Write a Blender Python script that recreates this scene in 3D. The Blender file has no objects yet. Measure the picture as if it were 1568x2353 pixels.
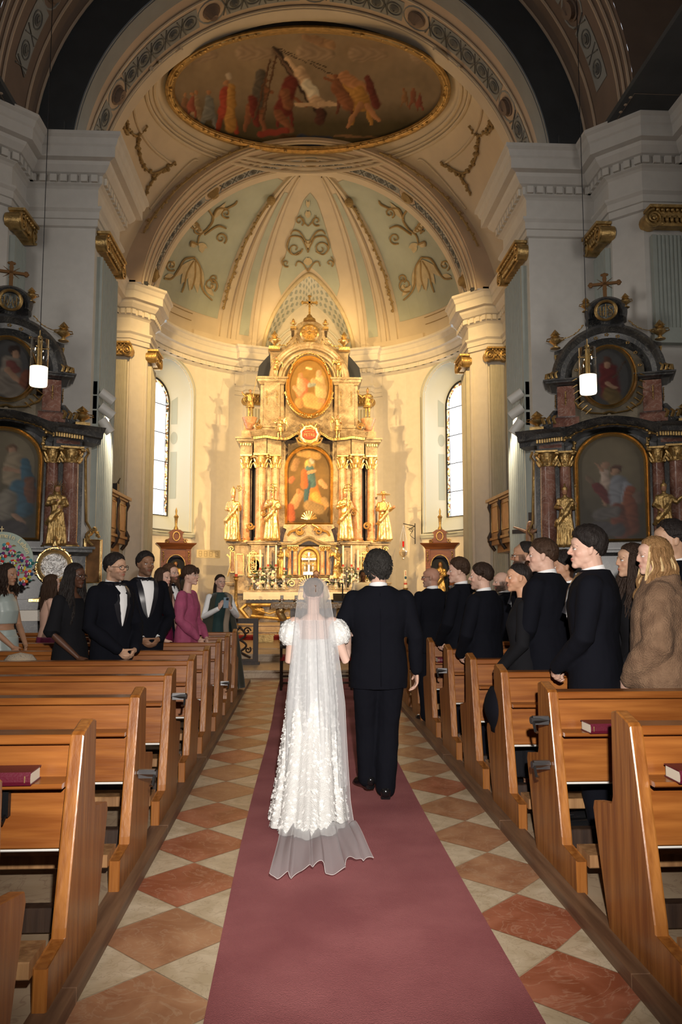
import bpy, bmesh, math, random
import numpy as np
from math import sin, cos, pi, radians, sqrt, atan2
from mathutils import Vector, Matrix, noise
from mathutils.geometry import delaunay_2d_cdt
SC = bpy.context.scene
COL = SC.collection
# ------------------------------------------------------------------ camera
CAMX, CAMZ, FPX = -0.22, 1.5, 1830.0
YAW, PITCH = radians(2.85), radians(5.5)
cam_data = bpy.data.cameras.new('camera')
cam_data.sensor_fit = 'AUTO'; cam_data.sensor_width = 36.0
cam_data.lens = FPX / 2353.0 * 36.0
cam_data.clip_start = 0.05; cam_data.clip_end = 200
cam = bpy.data.objects.new('camera', cam_data)
cam.location = (CAMX, 0, CAMZ)
cam.rotation_euler = (pi / 2 + PITCH, 0, -YAW)
COL.objects.link(cam); SC.camera = cam
# ------------------------------------------------------------------ exposure, world
SC.view_settings.view_transform = 'Standard'
SC.view_settings.look = 'None'
SC.view_settings.gamma = 1.0
SC.view_settings.use_curve_mapping = False
SC.view_settings.exposure = 0.0
SC.cycles.max_bounces = 5
SC.cycles.diffuse_bounces = 3
SC.cycles.glossy_bounces = 2
SC.cycles.transmission_bounces = 3
SC.cycles.transparent_max_bounces = 14
SC.cycles.adaptive_threshold = 0.02
SC.cycles.caustics_reflective = False
SC.cycles.caustics_refractive = False
SC.cycles.sample_clamp_indirect = 4.0
wd = bpy.data.worlds.new('world'); SC.world = wd; wd.use_nodes = True
wd.node_tree.nodes['Background'].inputs[0].default_value = (0.80, 0.88, 1.0, 1)
wd.node_tree.nodes['Background'].inputs[1].default_value = 3.0
# ------------------------------------------------------------------ lights
def light(kind, loc, energy, col=(1, 1, 1), size=0.2, aim=None, spot=60, blend=0.5, sy=None):
    d = bpy.data.lights.new(kind.lower() + '_light', kind)
    d.energy = energy; d.color = col
    if kind == 'AREA':
        d.size = size
        if sy: d.shape = 'RECTANGLE'; d.size_y = sy
    else:
        d.shadow_soft_size = size
    if kind == 'SPOT':
        d.spot_size = radians(spot); d.spot_blend = blend
    o = bpy.data.objects.new(d.name, d); o.location = loc
    if aim is not None:
        o.rotation_euler = (Vector(aim) - Vector(loc)).to_track_quat('-Z', 'Y').to_euler()
    COL.objects.link(o); return o
WARM = (1.0, 0.65, 0.26)
for sx in (-1, 1):      # area lights added to lift the nave, as daylight from unseen side windows
    light('AREA', (sx * 7.3, 4.5, 7.5), 125, (1.0, 0.93, 0.85), 2.2, (sx * -3.5, 13.5, 5.0), sy=2.6).data.spread = radians(95)
# the photographer's flash just above the camera
light('SPOT', (CAMX + 0.10, 0.0, CAMZ + 0.34), 1750, (1.0, 0.93, 0.86), 0.03, (0.1, 8, 1.25), 74, 1.0)
# spot heads on both sides of the chancel arch, turned to the altar
for sx in (-1, 1):
    light('SPOT', (sx * 3.72, 14.75, 5.9), 2600, WARM, 0.06, (sx * -0.4, 23.5, 5.4), 50, 0.5)
    light('SPOT', (sx * 3.72, 14.75, 5.4), 1500, WARM, 0.06, (sx * 0.5, 23.0, 2.0), 52, 0.5)
    light('SPOT', (sx * 3.72, 14.78, 4.95), 420, (1, .80, .55), 0.05, (sx * 4.0, 14.9, 2.0), 70, 0.6)
    # apse vault uplights on the cornice, then unseen spots added as warm fill
    light('SPOT', (sx * 3.7, 22.6, 9.75), 150, WARM, 0.12, (sx * -1.0, 25.6, 11.4), 130, 0.9)
    light('SPOT', (sx * 3.6, 16.6, 9.8), 115, WARM, 0.15, (sx * -2.6, 18.6, 12.8), 140, 0.9)  # hidden above the cornice, added to brighten the choir vault
    light('SPOT', (sx * 3.3, 16.4, 9.85), 2200, WARM, 0.2, (sx * 0.8, 25.5, 5.5), 80, 0.8)  # unseen spot added to even out the warm light on the altar wall
    light('SPOT', (sx * 1.5, 25.6, 9.7), 60, WARM, 0.1, (sx * 0.2, 26.6, 11.2), 120, 0.9)
# ------------------------------------------------------------------ picture <-> place helpers
_F = Vector((sin(YAW) * cos(PITCH), cos(YAW) * cos(PITCH), sin(PITCH)))
_R = Vector((cos(YAW), -sin(YAW), 0)); _U = _R.cross(_F)
CAMP = Vector((CAMX, 0, CAMZ))
def ray(px, py): return _F + _R * ((px - 784) / FPX) - _U * ((py - 1176.5) / FPX)
def at(px, py, Y=None, Z=None, X=None):
    d = ray(px, py)
    t = Y / d.y if Y is not None else ((Z - CAMZ) / d.z if Z is not None else (X - CAMX) / d.x)
    return CAMP + d * t
def px_of(v):
    v = Vector(v) - CAMP; f = v.dot(_F)
    return 784 + FPX * v.dot(_R) / f, 1176.5 - FPX * v.dot(_U) / f
def on_sphere(px, py, c, r):
    d = ray(px, py).normalized(); o = CAMP - Vector(c)
    b = o.dot(d); q = o.dot(o) - r * r; disc = b * b - q
    if disc < 0: return None
    return CAMP + d * (-b + sqrt(disc))
# ------------------------------------------------------------------ materials
def nt(m): return m.node_tree.nodes, m.node_tree.links
def mat(name, col, rough=0.6, metal=0.0, bump=0.0, bscale=30, var=0.0, vscale=6, spec=0.5, sheen=0.0, coat=0.0, col2=None, emit=None, estr=0, detail=4, stretch=None):
    m = bpy.data.materials.new(name); m.use_nodes = True
    N, L = nt(m); b = N['Principled BSDF']
    b.inputs['Base Color'].default_value = (*col, 1)
    b.inputs['Roughness'].default_value = rough; b.inputs['Metallic'].default_value = metal
    b.inputs['Specular IOR Level'].default_value = spec
    if sheen: b.inputs['Sheen Weight'].default_value = sheen
    if coat: b.inputs['Coat Weight'].default_value = coat; b.inputs['Coat Roughness'].default_value = 0.15
    if emit: b.inputs['Emission Color'].default_value = (*emit, 1); b.inputs['Emission Strength'].default_value = estr
    tc = N.new('ShaderNodeTexCoord'); src = tc.outputs['Object']
    if stretch:
        mp = N.new('ShaderNodeMapping'); mp.inputs['Scale'].default_value = stretch
        L.new(src, mp.inputs[0]); src = mp.outputs[0]
    if var or col2:
        n = N.new('ShaderNodeTexNoise'); n.inputs['Scale'].default_value = vscale; n.inputs['Detail'].default_value = detail
        L.new(src, n.inputs['Vector'])
        r = N.new('ShaderNodeValToRGB'); r.color_ramp.elements[0].position = 0.35; r.color_ramp.elements[1].position = 0.68
        c2 = col2 or tuple(min(1, c * (1 + var)) for c in col)
        c1 = col if col2 else tuple(c * (1 - var) for c in col)
        r.color_ramp.elements[0].color = (*c1, 1); r.color_ramp.elements[1].color = (*c2, 1)
        L.new(n.outputs['Fac'], r.inputs[0]); L.new(r.outputs[0], b.inputs['Base Color'])
    if bump:
        n2 = N.new('ShaderNodeTexNoise'); n2.inputs['Scale'].default_value = bscale; n2.inputs['Detail'].default_value = 3
        L.new(src, n2.inputs['Vector'])
        bp = N.new('ShaderNodeBump'); bp.inputs['Strength'].default_value = bump; bp.inputs['Distance'].default_value = 0.02
        L.new(n2.outputs['Fac'], bp.inputs['Height']); L.new(bp.outputs[0], b.inputs['Normal'])
    return m
def marble(name, c1, c2, c3, scale=2.0, rough=0.3, vein=0.5):
    m = mat(name, c1, rough); N, L = nt(m); b = N['Principled BSDF']
    tc = N.new('ShaderNodeTexCoord')
    n = N.new('ShaderNodeTexNoise'); n.inputs['Scale'].default_value = scale; n.inputs['Detail'].default_value = 8; n.inputs['Distortion'].default_value = 1.2
    L.new(tc.outputs['Object'], n.inputs['Vector'])
    r = N.new('ShaderNodeValToRGB'); e = r.color_ramp.elements
    e[0].position = 0.36; e[0].color = (*c1, 1); e[1].position = 0.66; e[1].color = (*c2, 1)
    L.new(n.outputs['Fac'], r.inputs[0])
    v = N.new('ShaderNodeTexNoise'); v.inputs['Scale'].default_value = scale * 1.7; v.inputs['Detail'].default_value = 6; v.inputs['Distortion'].default_value = 2.5
    L.new(tc.outputs['Object'], v.inputs['Vector'])
    vr = N.new('ShaderNodeValToRGB'); q = vr.color_ramp.elements
    q[0].position = 0.47; q[0].color = (0, 0, 0, 1); q[1].position = 0.53; q[1].color = (0, 0, 0, 1)
    k = vr.color_ramp.elements.new(0.5); k.color = (vein, vein, vein, 1)
    L.new(v.outputs['Fac'], vr.inputs[0])
    mx = N.new('ShaderNodeMixRGB'); mx.inputs['Color2'].default_value = (*c3, 1)
    L.new(vr.outputs[0], mx.inputs['Fac']); L.new(r.outputs[0], mx.inputs['Color1']); L.new(mx.outputs[0], b.inputs['Base Color'])
    return m
def wood(name, c1, c2, axis='Z', rough=0.35, scale=3.0, coat=0.3):
    st = {'X': (0.6, 9, 9), 'Y': (9, 0.6, 9), 'Z': (9, 9, 0.6)}[axis]
    m = mat(name, c1, rough, coat=coat, col2=c2, vscale=scale, detail=6, stretch=st, bump=0.08, bscale=8)
    return m
def painted(name, rough=0.5, attr='col', metal=0.0):
    m = mat(name, (1, 1, 1), rough, metal, spec=.25); N, L = nt(m)
    a = N.new('ShaderNodeAttribute'); a.attribute_name = attr
    L.new(a.outputs['Color'], N['Principled BSDF'].inputs['Base Color'])
    return m
M = {}
M['plaster'] = mat('warm_white_plaster', (0.74, 0.69, 0.60), 0.85, bump=0.05, bscale=40, var=0.03)
M['nave_plaster'] = mat('cool_white_plaster', (0.64, 0.62, 0.585), 0.85, bump=0.05, bscale=40, var=0.03)
M['pilaster'] = mat('sage_grey_pilaster', (0.39, 0.43, 0.40), 0.7, var=0.04)
M['pilaster_choir'] = mat('olive_cream_pilaster', (0.55, 0.52, 0.40), 0.7, var=0.04)
M['vault_tan'] = mat('tan_vault_plaster', (0.55, 0.43, 0.32), 0.9, var=0.06, vscale=2)
M['vault_cream'] = mat('cream_vault_plaster', (0.68, 0.58, 0.44), 0.9, var=0.04, vscale=2)
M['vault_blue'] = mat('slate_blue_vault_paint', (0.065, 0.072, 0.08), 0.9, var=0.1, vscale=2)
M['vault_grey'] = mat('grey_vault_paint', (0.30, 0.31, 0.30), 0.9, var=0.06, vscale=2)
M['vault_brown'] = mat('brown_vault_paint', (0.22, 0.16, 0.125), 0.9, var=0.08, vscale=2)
M['sage'] = mat('sage_vault_paint', (0.47, 0.51, 0.43), 0.9, var=0.06, vscale=1.5)
M['ornament'] = mat('ochre_scroll_relief', (0.36, 0.25, 0.11), 0.8, var=0.15)
M['ornament_light'] = mat('cream_scroll_relief', (0.60, 0.50, 0.32), 0.8, var=0.1)
M['dark_orn'] = mat('dark_painted_pattern', (0.17, 0.17, 0.16), 0.9)
M['gold'] = mat('polished_gilding', (0.86, 0.60, 0.26), 0.30, 0.88, bump=0.25, bscale=22, var=0.10, vscale=10)
M['gold_dull'] = mat('aged_gilding', (0.52, 0.35, 0.14), 0.42, 0.85, bump=0.4, bscale=26, var=0.25, vscale=8)
M['silver'] = mat('engraved_silver', (0.55, 0.54, 0.53), 0.35, 0.9, bump=1.0, bscale=30, var=0.35, vscale=14)
M['marble_grey'] = marble('cream_grey_marble', (0.27, 0.19, 0.11), (0.56, 0.45, 0.30), (0.12, 0.085, 0.055), 2.4, 0.3, 0.7)
M['marble_pink'] = marble('rose_marble', (0.46, 0.20, 0.10), (0.68, 0.42, 0.25), (0.80, 0.66, 0.5), 2.6)
M['marble_dark'] = marble('dark_grey_green_marble', (0.030, 0.032, 0.036), (0.085, 0.085, 0.085), (0.24, 0.23, 0.20), 2.5, 0.3)
M['marble_red'] = marble('dark_red_marble', (0.15, 0.06, 0.045), (0.30, 0.15, 0.11), (0.42, 0.33, 0.28), 2.6, 0.2)
M['marble_olive'] = marble('olive_brown_marble', (0.14, 0.12, 0.085), (0.25, 0.21, 0.15), (0.34, 0.28, 0.2), 2.2, 0.3)
M['navy'] = mat('navy_back_panel', (0.012, 0.016, 0.03), 0.7)
M['wood_end'] = wood('oak_pew_end', (0.19, 0.060, 0.010), (0.36, 0.140, 0.029), 'Z', 0.35, coat=.15)
M['wood_rail'] = wood('oak_pew_board', (0.19, 0.056, 0.010), (0.32, 0.115, 0.024), 'X', 0.30, coat=.15)
M['wood_dark'] = wood('dark_stained_wood', (0.022, 0.011, 0.007), (0.045, 0.024, 0.014), 'Z', 0.5, coat=0)
M['wood_red'] = wood('red_brown_carved_wood', (0.16, 0.05, 0.02), (0.28, 0.10, 0.04), 'X', 0.35)
M['wood_kerb'] = wood('worn_kerb_timber', (0.10, 0.05, 0.027), (0.20, 0.11, 0.06), 'Y', 0.5, coat=0)
M['walnut'] = wood('walnut_panel', (0.22, 0.11, 0.045), (0.38, 0.21, 0.09), 'Z', 0.45)
M['iron'] = mat('black_iron', (0.02, 0.02, 0.022), 0.4, 0.8)
M['chrome'] = mat('worn_steel', (0.30, 0.30, 0.31), 0.3, 1.0)
M['white_paint'] = mat('white_enamel', (0.75, 0.74, 0.70), 0.4)
M['wax'] = mat('ivory_wax', (0.85, 0.80, 0.66), 0.5)
M['red_glass'] = mat('ruby_glass', (0.35, 0.01, 0.01), 0.1, emit=(0.8, 0.03, 0.01), estr=0.3)
M['linen'] = mat('white_altar_linen', (0.85, 0.80, 0.72), 0.8, bump=0.2, bscale=60)
M['leaf'] = mat('dark_green_foliage', (0.035, 0.075, 0.02), 0.6, var=0.4, vscale=20)
M['petal'] = mat('cream_rose_petal', (0.85, 0.70, 0.55), 0.7, var=0.1)
M['book'] = mat('dark_red_book_cover', (0.095, 0.006, 0.018), 0.42, bump=0.1, bscale=120)
M['paper'] = mat('page_edges', (0.70, 0.64, 0.52), 0.8)
M['stone'] = marble('worn_step_marble', (0.38, 0.27, 0.17), (0.52, 0.40, 0.27), (0.22, 0.13, 0.09), 2.0, 0.4)
M['red_carpet'] = mat('red_step_carpet', (0.35, 0.02, 0.02), 0.95, bump=0.3, bscale=200)
# ------------------------------------------------------------------ mesh builder
class MB:
    def __init__(s): s.v = []; s.f = []; s.mi = []; s.cur = 0; s.T = None
    def V(s, p):
        p = Vector(p)
        if s.T is not None: p = s.T @ p
        s.v.append(tuple(p)); return len(s.v) - 1
    def F(s, ids): s.f.append(tuple(ids)); s.mi.append(s.cur)
    def grid(s, rows, cu=False, cv=False):
        base = [[s.V(p) for p in r] for r in rows]; n = len(base); m = len(base[0])
        for i in range(n if cv else n - 1):
            for j in range(m if cu else m - 1):
                a, b = base[i], base[(i + 1) % n]; k = (j + 1) % m
                s.F((a[j], a[k], b[k], b[j]))
        return base
    def box(s, x0, x1, y0, y1, z0, z1):
        p = [s.V((x, y, z)) for x in (x0, x1) for y in (y0, y1) for z in (z0, z1)]
        for q in ((0, 1, 3, 2), (4, 6, 7, 5), (0, 4, 5, 1), (2, 3, 7, 6), (0, 2, 6, 4), (1, 5, 7, 3)): s.F([p[i] for i in q])
    def ebox(s, x0, x1, y0, y1, z0, z1, e=0.01):     # box with chamfered vertical and top edges
        s.prism([(x0 + e, y0), (x1 - e, y0), (x1, y0 + e), (x1, y1 - e), (x1 - e, y1), (x0 + e, y1), (x0, y1 - e), (x0, y0 + e)], z0, z1 - e)
        s.loftz([(x0, y0, x1, y1, z1 - e), (x0 + e, y0 + e, x1 - e, y1 - e, z1)])
    def loftz(s, rs):
        g = s.grid([[(a, b, z), (c, b, z), (c, d, z), (a, d, z)] for a, b, c, d, z in rs], cu=True); s.F(g[-1])
    def prism(s, poly, z0, z1, axis='Z'):
        def mk(u, v, w): return {'Z': (u, v, w), 'Y': (u, w, v), 'X': (w, u, v)}[axis]
        a = [s.V(mk(u, v, z0)) for u, v in poly]; b = [s.V(mk(u, v, z1)) for u, v in poly]; n = len(poly)
        for i in range(n): s.F((a[i], a[(i + 1) % n], b[(i + 1) % n], b[i]))
        s.F(a[::-1]); s.F(b)
    def lathe(s, prof, c=(0, 0, 0), n=20, ax=None, sq=1.0, flute=0.0, fn=0, a0=0, a1=2 * pi):
        cl = abs(a1 - a0 - 2 * pi) < 1e-6; rows = []
        for r, z in prof:
            row = []
            for i in range(n if cl else n + 1):
                t = a0 + (a1 - a0) * i / n; rr = r * (1 + (flute * cos(fn * t) if fn else 0))
                p = Vector((rr * cos(t), rr * sin(t) * sq, z))
                if ax is not None: p = ax @ p
                row.append(Vector(c) + p)
            rows.append(row)
        g = s.grid(rows, cu=cl)
        if cl:
            if prof[0][0] > 1e-4: s.F(g[0][::-1])
            if prof[-1][0] > 1e-4: s.F(g[-1])
    def tube(s, pts, r, n=8, closed=False, cap=True, flat=1.0):
        pts = [Vector(p) for p in pts]; m = len(pts)
        rr = r if isinstance(r, (list, tuple)) else [r] * m
        rows = []; up = None
        for i, p in enumerate(pts):
            if closed: t = pts[(i + 1) % m] - pts[i - 1]
            else: t = pts[min(i + 1, m - 1)] - pts[max(i - 1, 0)]
            t = t.normalized() if t.length > 1e-9 else Vector((0, 0, 1))
            if up is None: up = Vector((0, 0, 1)) if abs(t.z) < 0.9 else Vector((1, 0, 0))
            a = t.cross(up)
            if a.length < 1e-6: a = t.cross(Vector((0, 1, 0)))
            a.normalize(); b = a.cross(t).normalized(); up = b
            rows.append([p + (a * cos(2 * pi * k / n) + b * sin(2 * pi * k / n) * flat) * rr[i] for k in range(n)])
        g = s.grid(rows, cu=True, cv=closed)
        if cap and not closed: s.F(g[0][::-1]); s.F(g[-1])
    def ball(s, c, r, n=10, m=7, sc=(1, 1, 1)):
        rows = []
        for i in range(1, m):
            t = pi * i / m
            rows.append([Vector(c) + Vector((r * sc[0] * sin(t) * cos(2 * pi * j / n), r * sc[1] * sin(t) * sin(2 * pi * j / n), -r * sc[2] * cos(t))) for j in range(n)])
        g = s.grid(rows, cu=True)
        a = s.V(Vector(c) - Vector((0, 0, r * sc[2]))); b = s.V(Vector(c) + Vector((0, 0, r * sc[2])))
        for j in range(n): s.F((g[0][(j + 1) % n], g[0][j], a)); s.F((g[-1][j], g[-1][(j + 1) % n], b))
    def cdt(s, outer, holes, fn, step=None):
        """fill a 2-D outline (with holes), mapped to space by fn(u, v)"""
        pts = []; edges = []
        def loop(l):
            b = len(pts); pts.extend(Vector(p) for p in l)
            edges.extend((b + i, b + (i + 1) % len(l)) for i in range(len(l)))
        loop(outer)
        for h in holes: loop(h)
        def inside(p, poly):
            c = False; x, y = p; n = len(poly); j = n - 1
            for i in range(n):
                xi, yi = poly[i]; xj, yj = poly[j]
                if (yi > y) != (yj > y) and x < (xj - xi) * (y - yi) / (yj - yi) + xi: c = not c
                j = i
            return c
        if step:
            us = [p[0] for p in outer]; vs = [p[1] for p in outer]
            u = min(us) + step * 0.5
            while u < max(us):
                v = min(vs) + step * 0.5
                while v < max(vs):
                    if inside((u, v), outer) and not any(inside((u, v), h) for h in holes): pts.append(Vector((u, v)))
                    v += step
                u += step
        r = delaunay_2d_cdt(pts, edges, [], 0, 1e-5)
        vs, fs = r[0], r[2]
        ids = [s.V(fn(p[0], p[1])) for p in vs]
        for f in fs:
            c = sum((vs[i] for i in f), Vector((0, 0))) / len(f)
            if inside(c, outer) and not any(inside(c, h) for h in holes): s.F([ids[i] for i in f])
    def build(s, name, m, parent=None, smooth=None, loc=None, flip=False):
        me = bpy.data.meshes.new(name); me.from_pydata(s.v, [], s.f)
        ms = m if isinstance(m, (list, tuple)) else [m]
        for x in ms: me.materials.append(M[x] if isinstance(x, str) else x)
        if len(ms) > 1: me.polygons.foreach_set('material_index', s.mi)
        me.update()
        bm = bmesh.new(); bm.from_mesh(me); bmesh.ops.recalc_face_normals(bm, faces=bm.faces); bm.to_mesh(me); bm.free()
        if smooth:
            me.polygons.foreach_set('use_smooth', [True] * len(me.polygons))
            if smooth is not True: me.set_sharp_from_angle(angle=radians(smooth))
        o = bpy.data.objects.new(name, me); COL.objects.link(o)
        if parent is not None: o.parent = parent
        if loc is not None: o.location = loc
        return o
def tag(o, label=None, cat=None, group=None, kind=None):
    if label: o['label'] = label
    if cat: o['category'] = cat
    if group: o['group'] = group
    if kind: o['kind'] = kind
    return o
def empty(name, loc=(0, 0, 0), rz=0, label=None, cat=None, group=None):
    o = bpy.data.objects.new(name, None); COL.objects.link(o); o.empty_display_size = 0.1
    o.location = loc; o.rotation_euler = (0, 0, rz)
    return tag(o, label, cat, group)
def copy_tree(o, parent=None):
    c = o.copy(); COL.objects.link(c)
    if parent is not None: c.parent = parent
    for ch in list(o.children): copy_tree(ch, c)
    return c
def bez(p, n=12):       # smooth polyline (Catmull-Rom)
    p = [Vector(q) for q in p]; out = []
    for i in range(len(p) - 1):
        a = p[max(i - 1, 0)]; b = p[i]; c = p[i + 1]; d = p[min(i + 2, len(p) - 1)]
        for k in range(n):
            t = k / n
            out.append(0.5 * ((2 * b) + (c - a) * t + (2 * a - 5 * b + 4 * c - d) * t * t + (3 * b - a - 3 * c + d) * t ** 3))
    out.append(p[-1]); return out
def spiral(c, r, turns=1.6, a0=0.0, sgn=1, n=30, rin=0.12):   # 2-D spiral points
    return [(c[0] + (r * (1 - t / n * (1 - rin))) * cos(a0 + sgn * 2 * pi * turns * t / n), c[1] + (r * (1 - t / n * (1 - rin))) * sin(a0 + sgn * 2 * pi * turns * t / n)) for t in range(n + 1)]
def paint(o, strokes, base, proj=px_of, soft=1.0, noise_amp=0.06, nscale=0.03):
    """colours of a painted picture: strokes = (x0,y0,x1,y1,r0,r1,(r,g,b)) in picture units"""
    me = o.data; n = len(me.vertices)
    co = [o.matrix_world @ v.co if o.parent is None else v.co for v in me.vertices]
    P0 = np.array([proj(c) for c in co]); am = .075 / nscale; q3 = nscale * 3.2
    P = P0 + am * np.array([(noise.noise(Vector((x * q3, y * q3, 11.3))) + .5 * noise.noise(Vector((x * q3 * 2.3, y * q3 * 2.3, 4.1))), noise.noise(Vector((x * q3, y * q3, 27.9)))) for x, y in P0]); P_ = P; C = np.array([base(x, y) for x, y in P], dtype=float)
    for (x0, y0, x1, y1, r0, r1, c) in strokes:
        d = np.array([x1 - x0, y1 - y0], float); L2 = max(d @ d, 1e-9)
        t = np.clip(((P - [x0, y0]) @ d) / L2, 0, 1)
        dist = np.hypot(*(P - ([x0, y0] + t[:, None] * d)).T); rr = r0 + (r1 - r0) * t
        w = np.clip((rr - dist) / (0.28 * rr * soft + 1e-6), 0, 1)[:, None]
        # figures in a painting are modelled by their painter: a light and a dark side
        sh = 1 + 0.42 * np.clip((P[:, 0] - (x0 + t * d[0])) / rr, -1, 1)[:, None] * -1
        fo = 1 + .13 * np.sin((P[:, 0] * .8 + P[:, 1] * .35) * nscale * 17 + 5 * np.sin(P[:, 1] * nscale * 7))[:, None] * (rr > 9 * .02 / nscale)[:, None]
        C = C * (1 - w) + np.array(c)[None, :] * sh * fo * w
    nz = np.array([noise.noise(Vector((x * nscale, y * nscale, 3.1))) + 0.5 * noise.noise(Vector((x * nscale * 4, y * nscale * 4, 7.7))) for x, y in P])
    C = np.clip(C * (1 + noise_amp * 4 * nz[:, None]), 0, 1)
    a = me.color_attributes.new('col', 'FLOAT_COLOR', 'POINT')
    a.data.foreach_set('color', np.concatenate([C, np.ones((n, 1))], 1).ravel())
def vcol(me, C):
    a = me.color_attributes.new('col', 'FLOAT_COLOR', 'POINT')
    a.data.foreach_set('color', np.concatenate([np.clip(C, 0, 1), np.ones((len(C), 1))], 1).ravel())
M['painting'] = painted('oil_painting_canvas', 0.45)
M['fresco'] = painted('ceiling_fresco', 0.9)
# ================================================================== THE SETTING
def struct(o): return tag(o, kind='structure')
M['tile_red'] = marble('red_marble_tile', (0.27, 0.075, 0.035), (0.42, 0.15, 0.085), (0.55, 0.33, 0.22), 3.0, 0.38, 0.40)
M['tile_cream'] = marble('cream_marble_tile', (0.46, 0.37, 0.24), (0.64, 0.54, 0.39), (0.24, 0.16, 0.09), 4.5, 0.4, 0.35)
M['tile_brown'] = marble('faded_red_marble_tile', (0.30, 0.13, 0.065), (0.45, 0.24, 0.13), (0.55, 0.42, 0.28), 3.4, 0.38, 0.3)
random.seed(5)
b = MB(); b.box(-8, 8, -3, 13.7, -0.2, -0.004)
D = 0.62
for side, x0, y0 in ((-1, -0.80, 3.03), (1, 0.85, 3.12)):
    for k in range(-8, 20):
        for dx, dy, c in ((0, 0, 1), (D / 2, D / 2, 2), (-D / 2, D / 2, 2), (D, 0, 1), (-D, 0, 1)):
            cx, cy = x0 + dx, y0 + dy + k * D; h = D / 2 - 0.004
            poly = [(cx - h, cy), (cx, cy - h), (cx + h, cy), (cx, cy + h)]
            lo, hi = (0.0, 1.12) if side > 0 else (-1.12, 0.0)
            poly = [(min(max(x, lo), hi), y) for x, y in poly]
            if abs(poly[0][0] - poly[2][0]) < 0.02: continue
            b.cur = (3 if random.random() < 0.35 or cy > 6.5 and random.random() < .6 else 1) if c == 1 else 2
            ids = [b.V((x, y, 0.0)) for x, y in poly]; b.F(ids)
b.cur = 0
struct(b.build('floor', ['stone', 'tile_red', 'tile_cream', 'tile_brown']))
# raised sanctuary floor and its two marble steps
def steps(name, m, rows):
    b = MB()
    for (x0, x1, y0, y1, z0, z1) in rows:
        b.box(x0, x1, y0, y1, z0, z1 - 0.03); b.box(x0, x1, y0 - 0.03, y1, z1 - 0.03, z1)
    return struct(b.build(name, m))
steps('floor_sanctuary', 'stone', [(-6.6, 6.6, 13.7, 15.3, -0.2, 0.13), (-5.3, 5.3, 15.3, 27.5, -0.2, 0.27)])
M['parquet'] = wood('golden_parquet', (0.42, 0.22, 0.08), (0.58, 0.34, 0.14), 'X', 0.35)
b = MB(); b.box(-2.6, 2.6, 16.6, 19.6, 0.27, 0.285); struct(b.build('floor_parquet', 'parquet'))
steps('floor_altar_steps', 'stone', [(-2.1, 2.1, 20.6, 24.0, 0.27, 0.42), (-1.9, 1.9, 20.95, 24.0, 0.42, 0.57)])
# wooden pew platforms with kerbs
for s, nm in ((-1, 'left'), (1, 'right')):
    b = MB(); b.box(min(s * 1.11, s * 6.4), max(s * 1.11, s * 6.4), -1, 12.9, 0.0, 0.045)
    o = struct(b.build('floor_platform_' + nm, 'stone'))
    b = MB(); a_, c_ = sorted((s * 1.03, s * 1.14))
    for k in range(7):
        b.box(a_, c_, -0.9 + k * 2, 1.09 + k * 2, 0, 0.055)
    struct(b.build('trim_kerb_' + nm, 'wood_kerb'))

# ---- wall plan of the right half (mirrored for the left), seen from inside
PL = [(7.6, -3.2), (7.6, 11.2), (6.4, 11.9), (6.4, 12.85), (5.62, 12.85), (5.22, 13.25), (5.22, 13.98), (3.95, 13.98), (3.95, 15.6), (5.25, 15.6), (5.25, 20.82), (4.8, 20.82), (4.4, 21.25), (4.4, 22.1)]
RA = 5.0; CA = 22.0; HALF_T = 0.66      # apse radius, centre, half opening of the wall behind the altar
def apse(t, r=RA): return (r * sin(t), CA + r * cos(t))    # t = angle from +Y
aps = [apse(radians(a)) for a in range(84, -1, -4)]
ZT, ZE = 9.5, 7.95
ENT = [(0, 7.95), (.05, 7.97), (.05, 8.09), (.08, 8.10), (.08, 8.22), (.13, 8.27), (.13, 8.31), (.04, 8.33), (.04, 8.66), (.08, 8.70), (.13, 8.73), (.13, 8.87), (.20, 8.90), (.28, 9.00), (.30, 9.06), (.41, 9.08), (.41, 9.27), (.44, 9.30), (.47, 9.40), (.52, 9.44), (.52, 9.5), (0, 9.52)]
def offset_path(pl, o):
    """points of an open plan polyline pushed inwards (to its left) by o with mitres"""
    out = []
    for i, p in enumerate(pl):
        p = Vector(p[:2])
        d1 = (p - Vector(pl[i - 1][:2])).normalized() if i > 0 else None
        d2 = (Vector(pl[i + 1][:2]) - p).normalized() if i < len(pl) - 1 else None
        if d1 is None: n = Vector((-d2.y, d2.x)); out.append(p + n * o); continue
        if d2 is None: n = Vector((-d1.y, d1.x)); out.append(p + n * o); continue
        n1 = Vector((-d1.y, d1.x)); n2 = Vector((-d2.y, d2.x)); m = n1 + n2
        m = m / max(0.25, m.dot(m) / 2) if m.length > 1e-6 else n1
        out.append(p + m * o)
    return out
def sweep(b, pl, prof, i0=0, i1=None):
    cols_ = [offset_path(pl, o) for o, z in prof]
    b.grid([[(c[i].x, c[i].y, z) for c, (o, z) in zip(cols_, prof)] for i in range(len(pl))[i0:i1]])
def dentils(b, pl, step=0.2, w=0.11, z0=8.74, z1=8.865, o0=0.12, o1=0.19):
    for i in range(len(pl) - 1):
        p, q = Vector(pl[i][:2]), Vector(pl[i + 1][:2]); L = (q - p).length
        if L < 0.3: continue
        d = (q - p) / L; n = Vector((-d.y, d.x)); k = int((L + 0.2) / step)
        for j in range(k + 1):
            c = p + d * (j * L / k) ; a = c - d * w / 2; e = c + d * w / 2
            q4 = [a + n * o0, e + n * o0, e + n * o1, a + n * o1]
            b.prism([(v.x, v.y) for v in q4], z0, z1)
def mir(pl): return [(-x, y) for x, y in pl][::-1]
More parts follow.
